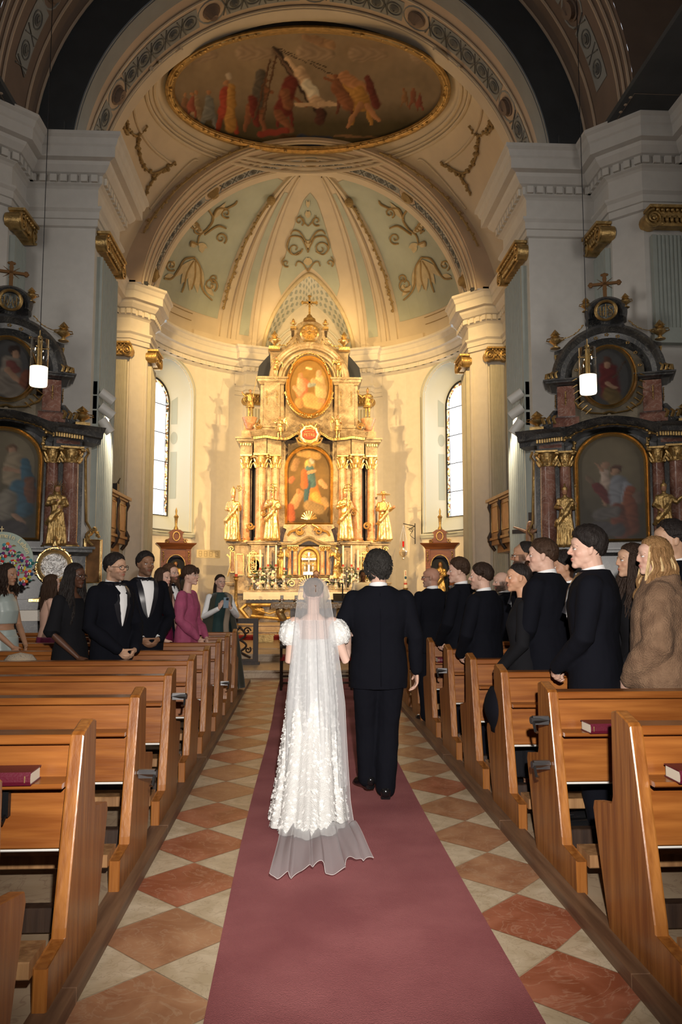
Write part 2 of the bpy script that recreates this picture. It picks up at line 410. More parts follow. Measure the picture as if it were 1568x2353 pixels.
for s, nm in ((1, 'right'), (-1, 'left')):
    nave = PL[:8]; choir = PL[7:]
    for k, (seg, mt) in enumerate(((nave, 'nave_plaster'), (choir, 'plaster'))):
        pl = seg if s > 0 else mir(seg)
        b = MB()
        b.grid([[(x, y, 0) for x, y in pl], [(x, y, 9.55) for x, y in pl]])
        # plinth
        sweep(b, pl, [(0.10, 0), (0.10, 0.9), (0.06, 0.96), (0, 1.0)])
        struct(b.build('wall_' + ('nave_' if k == 0 else 'choir_') + nm, mt))
        full = PL if s > 0 else mir(PL); n8 = len(PL)
        i0, i1 = ((0, 8) if k == 0 else (7, n8)) if s > 0 else ((n8 - 8, n8) if k == 0 else (0, n8 - 7))
        b = MB(); sweep(b, full, ENT, i0, i1); dentils(b, pl)
        struct(b.build('trim_entablature_' + ('nave_' if k == 0 else 'choir_') + nm, mt, smooth=None))
# apse wall with the two window openings
WPHI = radians(60); ZS, ZTOPW = 3.30, 8.62; HWo = 0.97; HWi = 0.73
def arch_outline(hw, z0, z1, n=14):
    sp = z1 - hw
    return [(-hw, z0), (hw, z0)] + [(hw * cos(pi * i / n), sp + hw * sin(pi * i / n)) for i in range(n + 1)]
b = MB(); L90 = radians(86)
def fap(u, v): x, y = apse(u / RA); return (x, y, v)
outer = [(-L90 * RA + i * 2 * L90 * RA / 70, 0) for i in range(71)] + [(L90 * RA - i * 2 * L90 * RA / 70, 9.55) for i in range(71)]
holes = [[(s * WPHI * RA + u, v) for u, v in arch_outline(HWo, ZS, ZTOPW)] for s in (-1, 1)]
b.cdt(outer, holes, fap, 0.45)
struct(b.build('wall_apse', 'plaster'))
apl = [apse(radians(a)) for a in range(82, 26, -4)]
blk = [apse(radians(26)), tuple(Vector(apse(radians(26), 4.72))), tuple(Vector(apse(radians(9), 4.72)))]
for s, nm in ((1, 'right'), (-1, 'left')):
    pl = [(4.4, 22.1)] + apl + blk
    pl = pl if s > 0 else mir(pl); n9 = len(pl)
    b = MB(); sweep(b, pl, [(0, 8.66)] + ENT[9:]); dentils(b, pl, 0.18)
    sweep(b, pl, ENT[:10], *((n9 - 4, n9) if s > 0 else (0, 4)))
    struct(b.build('trim_entablature_apse_' + nm, 'plaster'))
# pilaster block behind the altar, fluted sides
def fluted(b, p, q, z0, z1, dep=0.10, n=9, margin=0.06):
    """pilaster shaft from plan point p to q, projecting to the left of p->q"""
    p, q = Vector(p), Vector(q); L = (q - p).length; d = (q - p) / L; nn = Vector((-d.y, d.x))
    pts = [(0, 0), (0, dep), (margin, dep)]; fw = (L - 2 * margin) / n
    for i in range(n):
        x0 = margin + i * fw
        for k in range(0, 7):
            t = k / 6; pts.append((x0 + fw * (0.14 + 0.72 * t), dep - 0.36 * fw * sin(pi * t)))
    pts += [(L - margin, dep), (L, dep), (L, 0)]
    W_ = [p + d * u + nn * v for u, v in pts]
    b.grid([[(w.x, w.y, z) for w in W_] for z in (z0 + 0.25, z1)])
    for za, zb, o in ((z0, z0 + 0.16, .05), (z0 + 0.16, z0 + 0.27, .025)):
        r = [p - d * o, q + d * o, q + d * o + nn * (dep + o), p - d * o + nn * (dep + o)]
        b.prism([(v.x, v.y) for v in r], za, zb)
def volute_cap(b, p, q, z, h=0.36, dep=0.16):
    """gilded ionic capital along p->q"""
    p, q = Vector(p), Vector(q); L = (q - p).length; d = (q - p) / L; nn = Vector((-d.y, d.x))
    def P(u, o, w): v = p + d * u + nn * o; return Vector((v.x, v.y, z + w))
    def bar(u0, u1, o0, o1, w0, w1):
        r = [P(u0, o0, 0), P(u1, o0, 0), P(u1, o1, 0), P(u0, o1, 0)]; b.prism([(v.x, v.y) for v in r], z + w0, z + w1)
    bar(-0.10, L + 0.10, 0, dep + 0.12, -0.05, 0.0)
    bar(-0.05, L + 0.05, 0, dep + 0.05, -0.20, -0.05)
    nb = max(4, int(L / 0.085))
    for i in range(nb):
        u = (i + 0.5) * L / nb
        b.ball(P(u, dep + 0.07, -0.075), 0.032, 8, 5, (1, 1, 1.1))
        b.ball(P(u, dep + 0.04, -0.22), 0.036, 8, 5, (0.9, 0.9, 1.6))
    bar(0.02, L - 0.02, 0, dep + 0.01, -h + 0.03, -0.2)
    for e, sg in ((-0.02, 1), (L + 0.02, -1)):
        sp = spiral((0, 0), 0.155, 2.3, pi / 2, sg, 44, 0.08)
        b.tube([P(e + x, dep + 0.07, -0.215 + y) for x, y in sp], [0.026 * (1 - 0.55 * i / 44) for i in range(45)], 6)
        ax = Matrix(((d.x, 0, nn.x), (d.y, 0, nn.y), (0, 1, 0)))
        b.lathe([(0.15, -dep - 0.05), (0.15, 0.04), (0.10, 0.055), (0.10, 0.03), (0.03, 0.03), (0.03, 0.07), (0.0, 0.08)], P(e, dep + 0.01, -0.215), 18, ax)
def pil(p, q, mt, z0, z1, n, dep=0.16):
    a = MB(); fluted(a, p, q, z0, z1, n=n); struct(a.build('trim_pilaster', mt)); c = MB(); volute_cap(c, p, q, 7.95, dep=dep); struct(c.build('trim_capital', 'gold_dull', smooth=40))
for s in (1, -1):
    def X(p, q):
        return (p, q) if s > 0 else ((-q[0], q[1]), (-p[0], p[1]))
    p, q = X((3.95, 14.16), (3.95, 15.38)); pil(p, q, 'pilaster', 0.9, 7.5, 9, .12)
    p, q = X((6.32, 12.85), (5.72, 12.85)); pil(p, q, 'pilaster', 5.6, 7.5, 7)
    p, q = X((5.22, 13.33), (5.22, 13.88)); pil(p, q, 'pilaster', 0.9, 7.5, 7)
    p, q = X((5.2, 20.82), (4.83, 20.82)); pil(p, q, 'pilaster_choir', 0.9, 7.5, 6)
    p, q = X((4.4, 21.35), (4.4, 22.0)); pil(p, q, 'pilaster_choir', 0.9, 7.5, 5)
    a0 = apse(radians(26), 4.74); a1 = apse(radians(18), 4.74)
    p, q = X(a0, a1); pil(p, q, 'pilaster_choir', 0.9, 7.5, 5)
    bb = MB(); pl = [apse(radians(26.5), 5.02), apse(radians(26.5), 4.75), apse(radians(9), 4.75), apse(radians(9), 5.02)]
    if s < 0: pl = mir(pl)
    bb.prism(pl, 0.2, 9.3); struct(bb.build('wall_apse_pier_' + ('right' if s > 0 else 'left'), 'plaster'))
# thin panel mouldings on the choir piers
b = MB()
for s in (1, -1):
    for (x, y) in ((4.76, 20.80), (4.43, 21.15), (5.30, 20.79)):
        b.tube([(s * x, y, 1.0), (s * x, y, 7.6)], 0.022, 6)
struct(b.build('trim_panel_mouldings', 'plaster'))

# ---- windows
M['pane'] = mat('daylit_window_glass', (0.9, 0.92, 0.95), 0.3, emit=(0.93, 0.96, 1.0), estr=2.6)
M['lead'] = mat('lead_came', (0.02, 0.02, 0.02), 0.5, 0.5)
def stained():
    m = mat('stained_border_glass', (0.3, 0.2, 0.1), 0.2); N, L = nt(m); bs = N['Principled BSDF']
    tc = N.new('ShaderNodeTexCoord'); v = N.new('ShaderNodeTexVoronoi'); v.inputs['Scale'].default_value = 17
    L.new(tc.outputs['Object'], v.inputs['Vector'])
    r = N.new('ShaderNodeValToRGB'); r.color_ramp.interpolation = 'CONSTANT'
    e = r.color_ramp.elements; e[0].color = (0.02, 0.03, 0.02, 1); e[1].position = 0.22; e[1].color = (0.75, 0.45, 0.2, 1)
    for p_, c_ in ((0.4, (0.9, 0.8, 0.6, 1)), (0.55, (0.25, 0.12, 0.05, 1)), (0.68, (0.4, 0.5, 0.6, 1)), (0.82, (0.95, 0.9, 0.8, 1))):
        k = e.new(p_); k.color = c_
    L.new(v.outputs['Color'], r.inputs[0]); L.new(r.outputs[0], bs.inputs['Emission Color']); L.new(r.outputs[0], bs.inputs['Base Color'])
    bs.inputs['Emission Strength'].default_value = 1.0
    return m
M['stained'] = stained()
for wi, s in enumerate((-1, 1)):
    ph = s * WPHI; c = Vector((sin(ph), cos(ph), 0)); tdir = Vector((cos(ph), -sin(ph), 0))
    def wp(u, z, r): return Vector((0, CA, 0)) + c * r + tdir * u + Vector((0, 0, z))
    n = 18
    oo = arch_outline(HWo, ZS, ZTOPW, n); ii = arch_outline(HWi, ZS + 0.50, ZTOPW - 0.50, n)
    def on_wall(u, z, extra=0.0):
        x, y = apse(ph + u / RA, RA - extra); return Vector((x, y, z))
    b = MB()
    rows = [[on_wall(u, z) for u, z in oo], [wp(u * .97, z, RA + 0.05) for u, z in oo], [wp(u * 0.86, ZS + (z - ZS) * .97 + .1, RA + 0.25) for u, z in oo], [wp(u, z, RA + 0.62) for u, z in ii]]
    b.grid(rows, cu=True)
    # raised architrave around the opening
    fr = arch_outline(HWo + 0.06, ZS - 0.02, ZTOPW + 0.06, n)
    b.tube([on_wall(u, z, 0.02) for u, z in fr], 0.045, 8, closed=True)
    b.tube([on_wall(u * 1.1, z + (0.08 if z > 4 else -0.10), 0.01) for u, z in fr], 0.025, 6, closed=True)
    for zz, ex in ((ZS - 0.1, 0.07), (ZS - 0.16, 0.05)):
        b.tube([on_wall(-1.12 + 2.24 * i / 12, zz, ex) for i in range(13)], 0.05, 6)
    struct(b.build('trim_window_surround_' + ('left' if s < 0 else 'right'), mat('window_reveal_plaster_' + str(wi), (0.50, 0.53, 0.50), 0.85), smooth=35))
    # painted grey panels and roundel on the reveal jambs
    b = MB()
    for sd in (-1, 1):
        for z0, z1 in ((4.35, 5.85), (6.75, 8.0)):
            row = []
            for z in (z0, z1):
                row.append([wp(sd * (.834 - .104 * k), z, RA + .25 + .37 * k) - tdir * sd * 0.006 for k in (0.22, .78)])
            b.grid(row)
        cc = wp(sd * .782, 6.3, RA + 0.435) - tdir * sd * 0.006
        e1 = (wp(sd * 0.73, 6.3, RA + 0.62) - wp(sd * 0.834, 6.3, RA + 0.25)).normalized()
        b.F([b.V(cc + e1 * 0.12 * cos(t * pi / 8) + Vector((0, 0, 0.2 * sin(t * pi / 8)))) for t in range(16)])
    struct(b.build('trim_window_panel_' + ('left' if s < 0 else 'right'), mat('pale_grey_panel_' + str(wi), (0.34, 0.38, 0.35), 0.85)))
    w = MB(); w.F([w.V(wp(u, z, RA + 0.63)) for u, z in ii])
    wo = struct(w.build('window_%d' % (wi + 1), 'pane'))
    fm = MB()
    fm.tube([wp(u, z, RA + 0.61) for u, z in ii], 0.035, 6, closed=True)
    z0, z1 = ZS + .5, ZTOPW - .5
    for k in range(1, 5):
        z = z0 + (z1 - z0) * (k - .12) / 4.75
        fm.tube([wp(-HWi, z, RA + 0.60), wp(HWi, z, RA + 0.60)], 0.014, 6)
    for u in (-0.56, 0.56): fm.tube([wp(u, z0, RA + 0.605), wp(u, z1 - .42, RA + 0.605)], 0.010, 6)
    struct(fm.build('window_frame', 'lead', parent=wo))
    sb = MB(); inn_ = arch_outline(HWi - 0.14, z0 + .02, z1 - 0.14, n)
    sb.grid([[wp(u, z, RA + 0.615) for u, z in ii], [wp(u, z, RA + 0.615) for u, z in inn_]], cu=True)
    struct(sb.build('window_border', 'stained', parent=wo))
    light('AREA', tuple(wp(0, 6.0, RA + 0.5)), 14, (0.9, 0.95, 1.0), 1.0, tuple(wp(0, 5.2, 2.0)), sy=3.6)

# ---- vaults
def arc(r, zc, y, zmin=9.45, n=48):
    t0 = math.asin(max(-1, (zmin - zc) / r))
    return [(r * cos(t0 + (pi - 2 * t0) * i / n), y, zc + r * sin(t0 + (pi - 2 * t0) * i / n)) for i in range(n + 1)]
R1, Z1, R2, Z2 = 4.45, 9.18, 4.45, 9.02
def soffit(name, m, r, zc, y0, y1, n=48):
    b = MB(); b.grid([arc(r, zc, y0 + (y1 - y0) * k / 2) for k in range(3)]); return struct(b.build(name, m, smooth=40))
soffit('ceiling_chancel_arch', 'vault_tan', R1, Z1, 14.0, 15.95)
def ring(name, m, r0, z0, r1, z1, y, zmin=9.45):
    b = MB(); b.grid([arc(r0, z0, y, zmin), arc(r1, z1, y, zmin)]); return struct(b.build(name, m))
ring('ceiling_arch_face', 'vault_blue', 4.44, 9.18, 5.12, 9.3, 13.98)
ring('ceiling_arch_rear_face', 'vault_tan', R1, Z1, 5.6, 8.7, 15.95)
soffit('ceiling_apse_arch', 'vault_tan', R2, Z2, 20.3, 22.05)
ring('ceiling_apse_arch_face', 'vault_tan', R2, Z2, 5.7, 8.5, 20.3)
ring('ceiling_apse_arch_rear', 'vault_tan', R2, Z2, 5.2, 9.0, 22.05)
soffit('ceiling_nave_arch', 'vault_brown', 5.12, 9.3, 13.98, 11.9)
# soffit mouldings and painted bands on the chancel arch
def bandmb(b, r, zc, y0, y1, th=0.02, zmin=9.45):
    a = arc(r - th, zc, y0, zmin, 60); c = arc(r - th, zc, y1, zmin, 60); e = arc(r + .02, zc, y0, zmin, 60); f = arc(r + .02, zc, y1, zmin, 60)
    b.grid([e, a, c, f])
def cable(b, r, zc, y, rad, n=60, zmin=9.45): b.tube(arc(r, zc, y, zmin, n), rad, 6)
b = MB(); bandmb(b, R1, Z1, 14.0, 14.42, .06); struct(b.build('trim_arch_band_grey', 'vault_grey'))
b = MB()
for y in (14.02, 14.18, 14.42, 14.75, 15.55, 15.62): cable(b, R1 - .03, Z1, y, 0.025)
bandmb(b, R1, Z1, 15.62, 15.95, .05)
struct(b.build('trim_arch_mouldings', 'vault_cream', smooth=50))
def arcpt(r, zc, t, y): return Vector((r * cos(t), y, zc + r * sin(t)))
def disc_on_arc(b, r, zc, t, y, rad, lift=0.02, rings=((1, .10), (.55, .12), (.22, .3)), w=8):
    tx = Vector((-sin(t), 0, cos(t))); ty = Vector((0, 1, 0)); nn = Vector((-cos(t), 0, -sin(t)))
    c = arcpt(r, zc, t, y) + nn * lift
    for k, tw in rings:
        b.tube([c + (tx * cos(2 * pi * i / 16) + ty * sin(2 * pi * i / 16)) * rad * k for i in range(16)], rad * tw, 4, closed=True)
    return c, tx, ty, nn
# strips of spirals and arrow heads between roundels (painted pattern, here shallow relief)
def pattern(name, r, zc, y, halfw, mt, mstrip, tmed, tend, step, rosette_mat='vault_brown'):
    strip, orn, ros = MB(), MB(), MB()
    bounds = [tend] + tmed + [pi - tend]
    gap = 0.62 / r
    for i in range(len(bounds) - 1):
        t0 = bounds[i] + gap * .5; t1 = bounds[i + 1] - gap * .5
        if t1 - t0 < .1: continue
        m = max(6, int((t1 - t0) / 0.05))
        strip.grid([[arcpt(r - .012, zc, t0 + (t1 - t0) * k / m, yy) for k in range(m + 1)] for yy in (y - halfw, y + halfw)])
        k = max(1, int((t1 - t0) * r / step)); 
        for j in range(k):
            t = t0 + (t1 - t0) * (j + .5) / k
            c, tx, ty, nn = disc_on_arc(orn, r, zc, t, y, halfw * 0.62)
            q = arcpt(r - .02, zc, t + (t1 - t0) / k * .5, y)
            for sg in (-1, 1):
                orn.tube([q + ty * halfw * .85 * sg - tx * .07, q + tx * .0, q + ty * halfw * .85 * sg + tx * .07], 0.016, 4)
    for t in tmed:
        disc_on_arc(ros, r, zc, t, y, 0.17, 0.02, ((1, .16), (.6, .2), (.2, .9)))
        disc_on_arc(strip, r, zc, t, y, 0.30, 0.0, ((1, .08),))
    struct(strip.build('trim_%s_strip' % name, mstrip)); struct(orn.build('trim_%s_scrolls' % name, mt)); struct(ros.build('trim_%s_roundels' % name, rosette_mat))
T = [radians(a) for a in (28, 62, 90, 118, 152)]
pattern('chancel_arch', R1, Z1, 15.15, 0.26, 'dark_orn', 'vault_grey', T, radians(8), 0.36)
pattern('apse_arch', R2, Z2, 21.45, 0.16, 'dark_orn', 'vault_grey', [radians(a) for a in (14, 52, 90, 128, 166)], radians(8), 0.36, 'ornament')
pattern('nave_arch', 5.12, 9.3, 12.95, 0.24, 'dark_orn', 'vault_grey', T, radians(8), 0.40)
b = MB()
for y in (20.42, 20.75, 21.05, 21.22, 21.72, 22.0): cable(b, R2 - .02, Z2, y, 0.03)
bandmb(b, R2, Z2, 21.75, 22.06, .05)
struct(b.build('trim_apse_arch_mouldings', 'vault_cream', smooth=50))
b = MB()
for y in (13.9, 13.45, 12.4, 12.2, 12.0): cable(b, 5.10, 9.3, y, 0.03)
struct(b.build('trim_nave_arch_mouldings', 'vault_tan', smooth=50))
# leaf garland cords that follow the arches
def leafcord(b, pts, r=0.05, seed=1, step=0.09):
    rnd = random.Random(seed); pts = [Vector(p) for p in pts]; b.tube(pts, r * .5, 5); acc = 0
    for i in range(len(pts) - 1):
        d = pts[i + 1] - pts[i]; L = d.length; k = max(1, int(L / step)); d.normalize()
        for j in range(k):
            p = pts[i] + d * (L * j / k)
            o = Vector((rnd.uniform(-1, 1), rnd.uniform(-1, 1), rnd.uniform(-1, 1))) * r * .7
            b.ball(p + o, r * rnd.uniform(.6, 1.0), 6, 4, (1, 1, 1))
SPH = (0, 18.1, 8.55); SR = 5.52
b = MB()
leafcord(b, [p for p in arc(4.52, 9.13, 14.36, 9.75, 60)], 0.05, 3, .12)
struct(b.build('trim_garland_chancel_arch', 'vault_brown'))
b = MB()
rr = sqrt(SR ** 2 - (20.27 - SPH[1]) ** 2)
for t0, t1 in ((24, 70), (110, 156)):
    leafcord(b, [(4.86 * cos(radians(t)), 20.22, 8.62 + 4.86 * sin(radians(t))) for t in range(t0, t1, 2)], 0.055, 4, .1)
struct(b.build('trim_garland_apse_arch', 'ornament'))
# choir sail vault (part of a sphere)
b = MB(); nx, ny = 72, 34; rows = []
for j in range(ny + 1):
    y = 15.93 + (20.32 - 15.93) * j / ny; rr = sqrt(SR ** 2 - (y - SPH[1]) ** 2); t0 = math.asin((9.4 - SPH[2]) / rr)
    rows.append([(rr * cos(t0 + (pi - 2 * t0) * i / nx), y, SPH[2] + rr * sin(t0 + (pi - 2 * t0) * i / nx)) for i in range(nx + 1)])
b.grid(rows); struct(b.build('ceiling_choir_vault', 'vault_cream', smooth=True))
# nave vault over the viewer
b = MB(); rows = []
for j in range(16):
    y = 11.9 - 15.2 * j / 15; rows.append(arc(6.6, 8.6, y, 8.9, 40))
b.grid(rows); b.grid([arc(5.12, 9.3, 11.9, 9.45, 40), arc(6.6, 8.6, 11.9, 9.45, 40)])
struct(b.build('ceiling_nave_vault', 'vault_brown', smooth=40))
b = MB(); b.grid([arc(6.55, 8.6, y, 8.9, 40) for y in (11.2, 10.2)]);
struct(b.build('ceiling_nave_band', 'vault_grey', smooth=40))
# closing walls behind the viewer
b = MB(); b.box(-7.7, 7.7, -3.4, -3.2, 0, 15.5); struct(b.build('wall_entrance', 'nave_plaster'))
# cornice shelf above the entablature that closes wall and vault
b = MB()
for s in (-1, 1):
    b.box(min(s * 4.3, s * 7.9), max(s * 4.3, s * 7.9), 14.0, 15.9, 9.46, 9.55)
    b.box(min(s * 5.0, s * 7.9), max(s * 5.0, s * 7.9), -3.2, 14.0, 9.46, 9.55)
    b.box(min(s * 4.3, s * 5.6), max(s * 4.3, s * 5.6), 20.5, 22.1, 9.46, 9.55)
    b.box(min(s * 5.0, s * 6.0), max(s * 5.0, s * 6.0), 15.9, 20.6, 9.46, 9.55)
    # upright attic strips above the cornice
    b.box(min(s * 4.55, s * 5.6), max(s * 4.55, s * 5.6), 13.9, 14.02, 9.5, 9.95)
struct(b.build('ceiling_cornice_shelf', 'vault_blue'))
b = MB()
for s in (-1, 1): b.grid([[(s * 7.6, y, 8.9), (s * 7.6, y, 9.6)] for y in (-3.2, 14)])
struct(b.build('wall_nave_upper', 'vault_brown'))
# ---- apse dome with the pointed lunette over the altar
DC = (0, CA, 8.9); DR = 5.02
def dome(az, el, r=DR): return Vector((r * cos(el) * sin(az), CA + r * cos(el) * cos(az), 8.9 + r * sin(el)))
EL0 = math.asin((9.45 - 8.9) / DR)
# pointed outline traced on the dome: half width 1.55 at the base, tip at the height of px y 640
LH = [(1.56, 9.45), (1.52, 9.9), (1.36, 10.45), (1.12, 10.95), (0.80, 11.4), (0.45, 11.75), (0.18, 11.95), (0, 12.02)]
def xz_dome(x, z):
    q = DR ** 2 - x * x - (z - 8.9) ** 2; return Vector((x, CA + sqrt(max(q, 0)), z))
lun = [(x, z) for x, z in LH] + [(-x, z) for x, z in LH[::-1][1:]]
def azel(x, z): v = xz_dome(x, z) - Vector(DC); return (atan2(v.x, v.y), math.asin(v.z / DR))
lh = [azel(p.x, p.y) for p in bez([(x, z, 0) for x, z in lun], 4)]
b = MB(); A = radians(92)
na = 90
top = radians(88)
outer = [(-A + 2 * A * i / na, EL0) for i in range(na + 1)]
i0 = min(range(na + 1), key=lambda i: abs(outer[i][0] - lh[-1][0])); i1 = min(range(na + 1), key=lambda i: abs(outer[i][0] - lh[0][0]))
outer = outer[:i0] + lh[::-1] + outer[i1 + 1:] + [(A, EL0 + (top - EL0) * i / 40) for i in range(1, 40)] + [(A - 2 * A * i / na, top) for i in range(na + 1)] + [(-A, top - (top - EL0) * i / 40) for i in range(1, 40)]
b.cdt(outer, [], lambda u, v: dome(u, v), 0.05)
struct(b.build('ceiling_apse_dome', 'vault_cream', smooth=True))
# lunette: white coffered barrel and end wall
lp = [xz_dome(p.x, p.y) for p in bez([(x, z, 0) for x, z in lun], 4)]
b = MB()
end = [Vector((p.x * 0.9, 27.6, 9.45 + (p.z - 9.45) * 0.86)) for p in lp]
b.grid([lp, [a.lerp(e, .5) for a, e in zip(lp, end)], end])
M['lunette'] = mat('white_lunette_plaster', (0.72, 0.72, 0.66), 0.85)
struct(b.build('ceiling_lunette_vault', 'lunette', smooth=True))
b = MB(); b.F([b.V(e) for e in end]); b.F([b.V((x, y, 9.45)) for x, y in ((-1.6, 26.2), (1.6, 26.2), (1.6, 27.7), (-1.6, 27.7))])
struct(b.build('wall_lunette', 'plaster'))
b = MB()     # painted diamond coffers along the lunette vault
for i in range(3, len(lp) - 4, 2):
    for k in (0.18, 0.42, 0.66, .9):
        def q(a, bq): 
            i0_ = i + a; f = i0_ - int(i0_); j = int(i0_)
            P0 = lp[j].lerp(end[j], bq); P1 = lp[j + 1].lerp(end[j + 1], bq); p = P0.lerp(P1, f)
            cc = Vector((0, p.y, 10.2)); return p + (cc - p).normalized() * 0.012
        kk = k - (0.12 if (i // 2) % 2 else 0)
        for sc in (1,):
            b.F([b.V(q(1 + 0.7 * sc, kk)), b.V(q(1, min(1, kk + .085))), b.V(q(1 - .7, kk)), b.V(q(1, max(0, kk - .085)))])
M['coffer'] = mat('grey_coffer_paint', (0.42, 0.47, 0.46), 0.9)
struct(b.build('trim_lunette_coffers', 'coffer'))
b = MB(); b.tube([p - Vector((0, 0.02, 0)) for p in lp], 0.07, 8); struct(b.build('trim_lunette_edge', 'ornament_light', smooth=50))
b = MB()   # semicircular painted arch on the lunette end wall
for r_ in (1.30, 1.12, 1.0): b.tube([(r_ * cos(pi * i / 24), 27.55, 9.5 + r_ * 1.05 * sin(pi * i / 24)) for i in range(25)], 0.035, 6)
struct(b.build('trim_lunette_arch', 'lunette', smooth=50))
# dome ribs and panels
def dome_band(b, az0, az1, e0=EL0, e1=radians(80), lift=0.05, n=40):
    f = lambda e: 1.0
    rows = []
    for i in range(n + 1):
        e = e0 + (e1 - e0) * i / n
        rows.append([dome(az0, e, DR), dome(az0, e, DR - lift), dome((az0 + az1) / 2, e, DR - lift - .01), dome(az1, e, DR - lift), dome(az1, e, DR)])
    b.grid(rows)
b = MB(); pn = MB(); gl = MB(); ln = MB()
for s in (-1, 1):
    dome_band(b, s * radians(21.5), s * radians(23.5), lift=.09); dome_band(b, s * radians(30.5), s * radians(32.5), lift=.09)
    dome_band(b, s * radians(23.5), s * radians(30.5), lift=.04); dome_band(b, s * radians(34.5), s * radians(37.5), lift=.10)
    dome_band(b, s * radians(27), s * radians(50), e1=radians(10.5), lift=.12, n=6)
    # recessed sage strip and gilded leaf drop on the rib
    rows = []
    for i in range(31):
        e = radians(13) + radians(58) * i / 30; w = 2.0
        rows.append([dome(s * radians(27 - w), e, DR - .06), dome(s * radians(27 + w), e, DR - .06)])
    pn.grid(rows)
    leafcord(gl, [dome(s * radians(38), radians(22) + radians(44) * i / 30, DR - .12) for i in range(31)], 0.062, 8, .10)
    gl.ball(dome(s * radians(38), radians(66.5), DR - .14), 0.14, 8, 6)
    # side sage field
    outl = [(-.0, 0)]
    rows = []
    for i in range(31):
        e = radians(17) + radians(58) * i / 30
        rows.append([dome(s * (radians(39.2) + radians(52) * k / 10), e, DR - .015) for k in range(11)])
    pn.grid(rows)
    for zl in (radians(16), radians(13.5)):
        ln.tube([dome(s * (radians(51) + radians(41) * k / 20), zl, DR - .01) for k in range(21)], 0.012, 4)
# middle sage triangle above the lunette
lower = [dome(a, e + radians(2.6), DR - .015) for a, e in lh[4:-4]]
outl = [(az_, e_ + radians(2.8)) for az_, e_ in lh[5:-5]]
def side(s): return [(s * radians(24 - 0.0 * k), radians(14) + radians(62) * k / 14) for k in range(15)]
def _ae(x, y): v = on_sphere(x, y, DC, DR) - Vector(DC); return (atan2(v.x, v.y), math.asin(v.z / DR))
tri = [(abs(a_), e_) for a_, e_ in (_ae(x, y) for x, y in ((640, 652), (646, 625), (654, 595), (664, 560), (676, 520), (688, 485), (698, 460)))] + [(0, radians(72))]
tri = tri[:-1] + [tri[-1]] + [(-a_, e_) for a_, e_ in tri[:-1][::-1]]
flt = [p for p in outl if abs(p[0]) < radians(13)]
tri = tri + sorted(flt, key=lambda p: p[0])
pn.cdt(tri, [], lambda u, v: dome(u, v, DR - .015), 0.06)
struct(b.build('trim_dome_ribs', 'vault_cream', smooth=40)); struct(pn.build('trim_dome_fields', 'sage')); struct(gl.build('trim_dome_leaf_drops', 'ornament')); struct(ln.build('trim_dome_lines', 'ornament'))
# scroll ornaments, outlined on the dome and pendentives
orn = MB(); orl = MB()
def dpt(x, y, lift=0.05):
    p = on_sphere(x, y, DC, DR - lift); return p
def scroll(b, pts, r=0.03, surf=dpt, taper=True):
    P = [surf(x, y) for x, y in [(v.x, v.y) for v in bez([(x, y, 0) for x, y in pts], 6)]]
    P = [p for p in P if p is not None]; n = len(P)
    b.tube(P, [r * (1 - 0.6 * abs(i / (n - 1) - .4)) if taper else r for i in range(n)], 5)
def curl(b, c, r, a0, sg, turns=1.3, rad=.028, surf=dpt):
    P = [surf(x, y) for x, y in spiral(c, r, turns, a0, sg, 22, .15)]; b.tube([p for p in P if p], [rad * (1 - .5 * i / 22) for i in range(23)], 5)
def leafp(b, x, y, dx, dy, w, surf=dpt):
    n = 6; L = sqrt(dx * dx + dy * dy); nx_, ny_ = -dy / L, dx / L
    l = [(x + dx * k / n + nx_ * w * sin(pi * k / n), y + dy * k / n + ny_ * w * sin(pi * k / n)) for k in range(n + 1)]
    r_ = [(x + dx * k / n - nx_ * w * sin(pi * k / n), y + dy * k / n - ny_ * w * sin(pi * k / n)) for k in range(n, -1, -1)]
    P = [surf(*q) for q in l + r_[1:-1]]
    if all(P): b.F([b.V(p) for p in P])
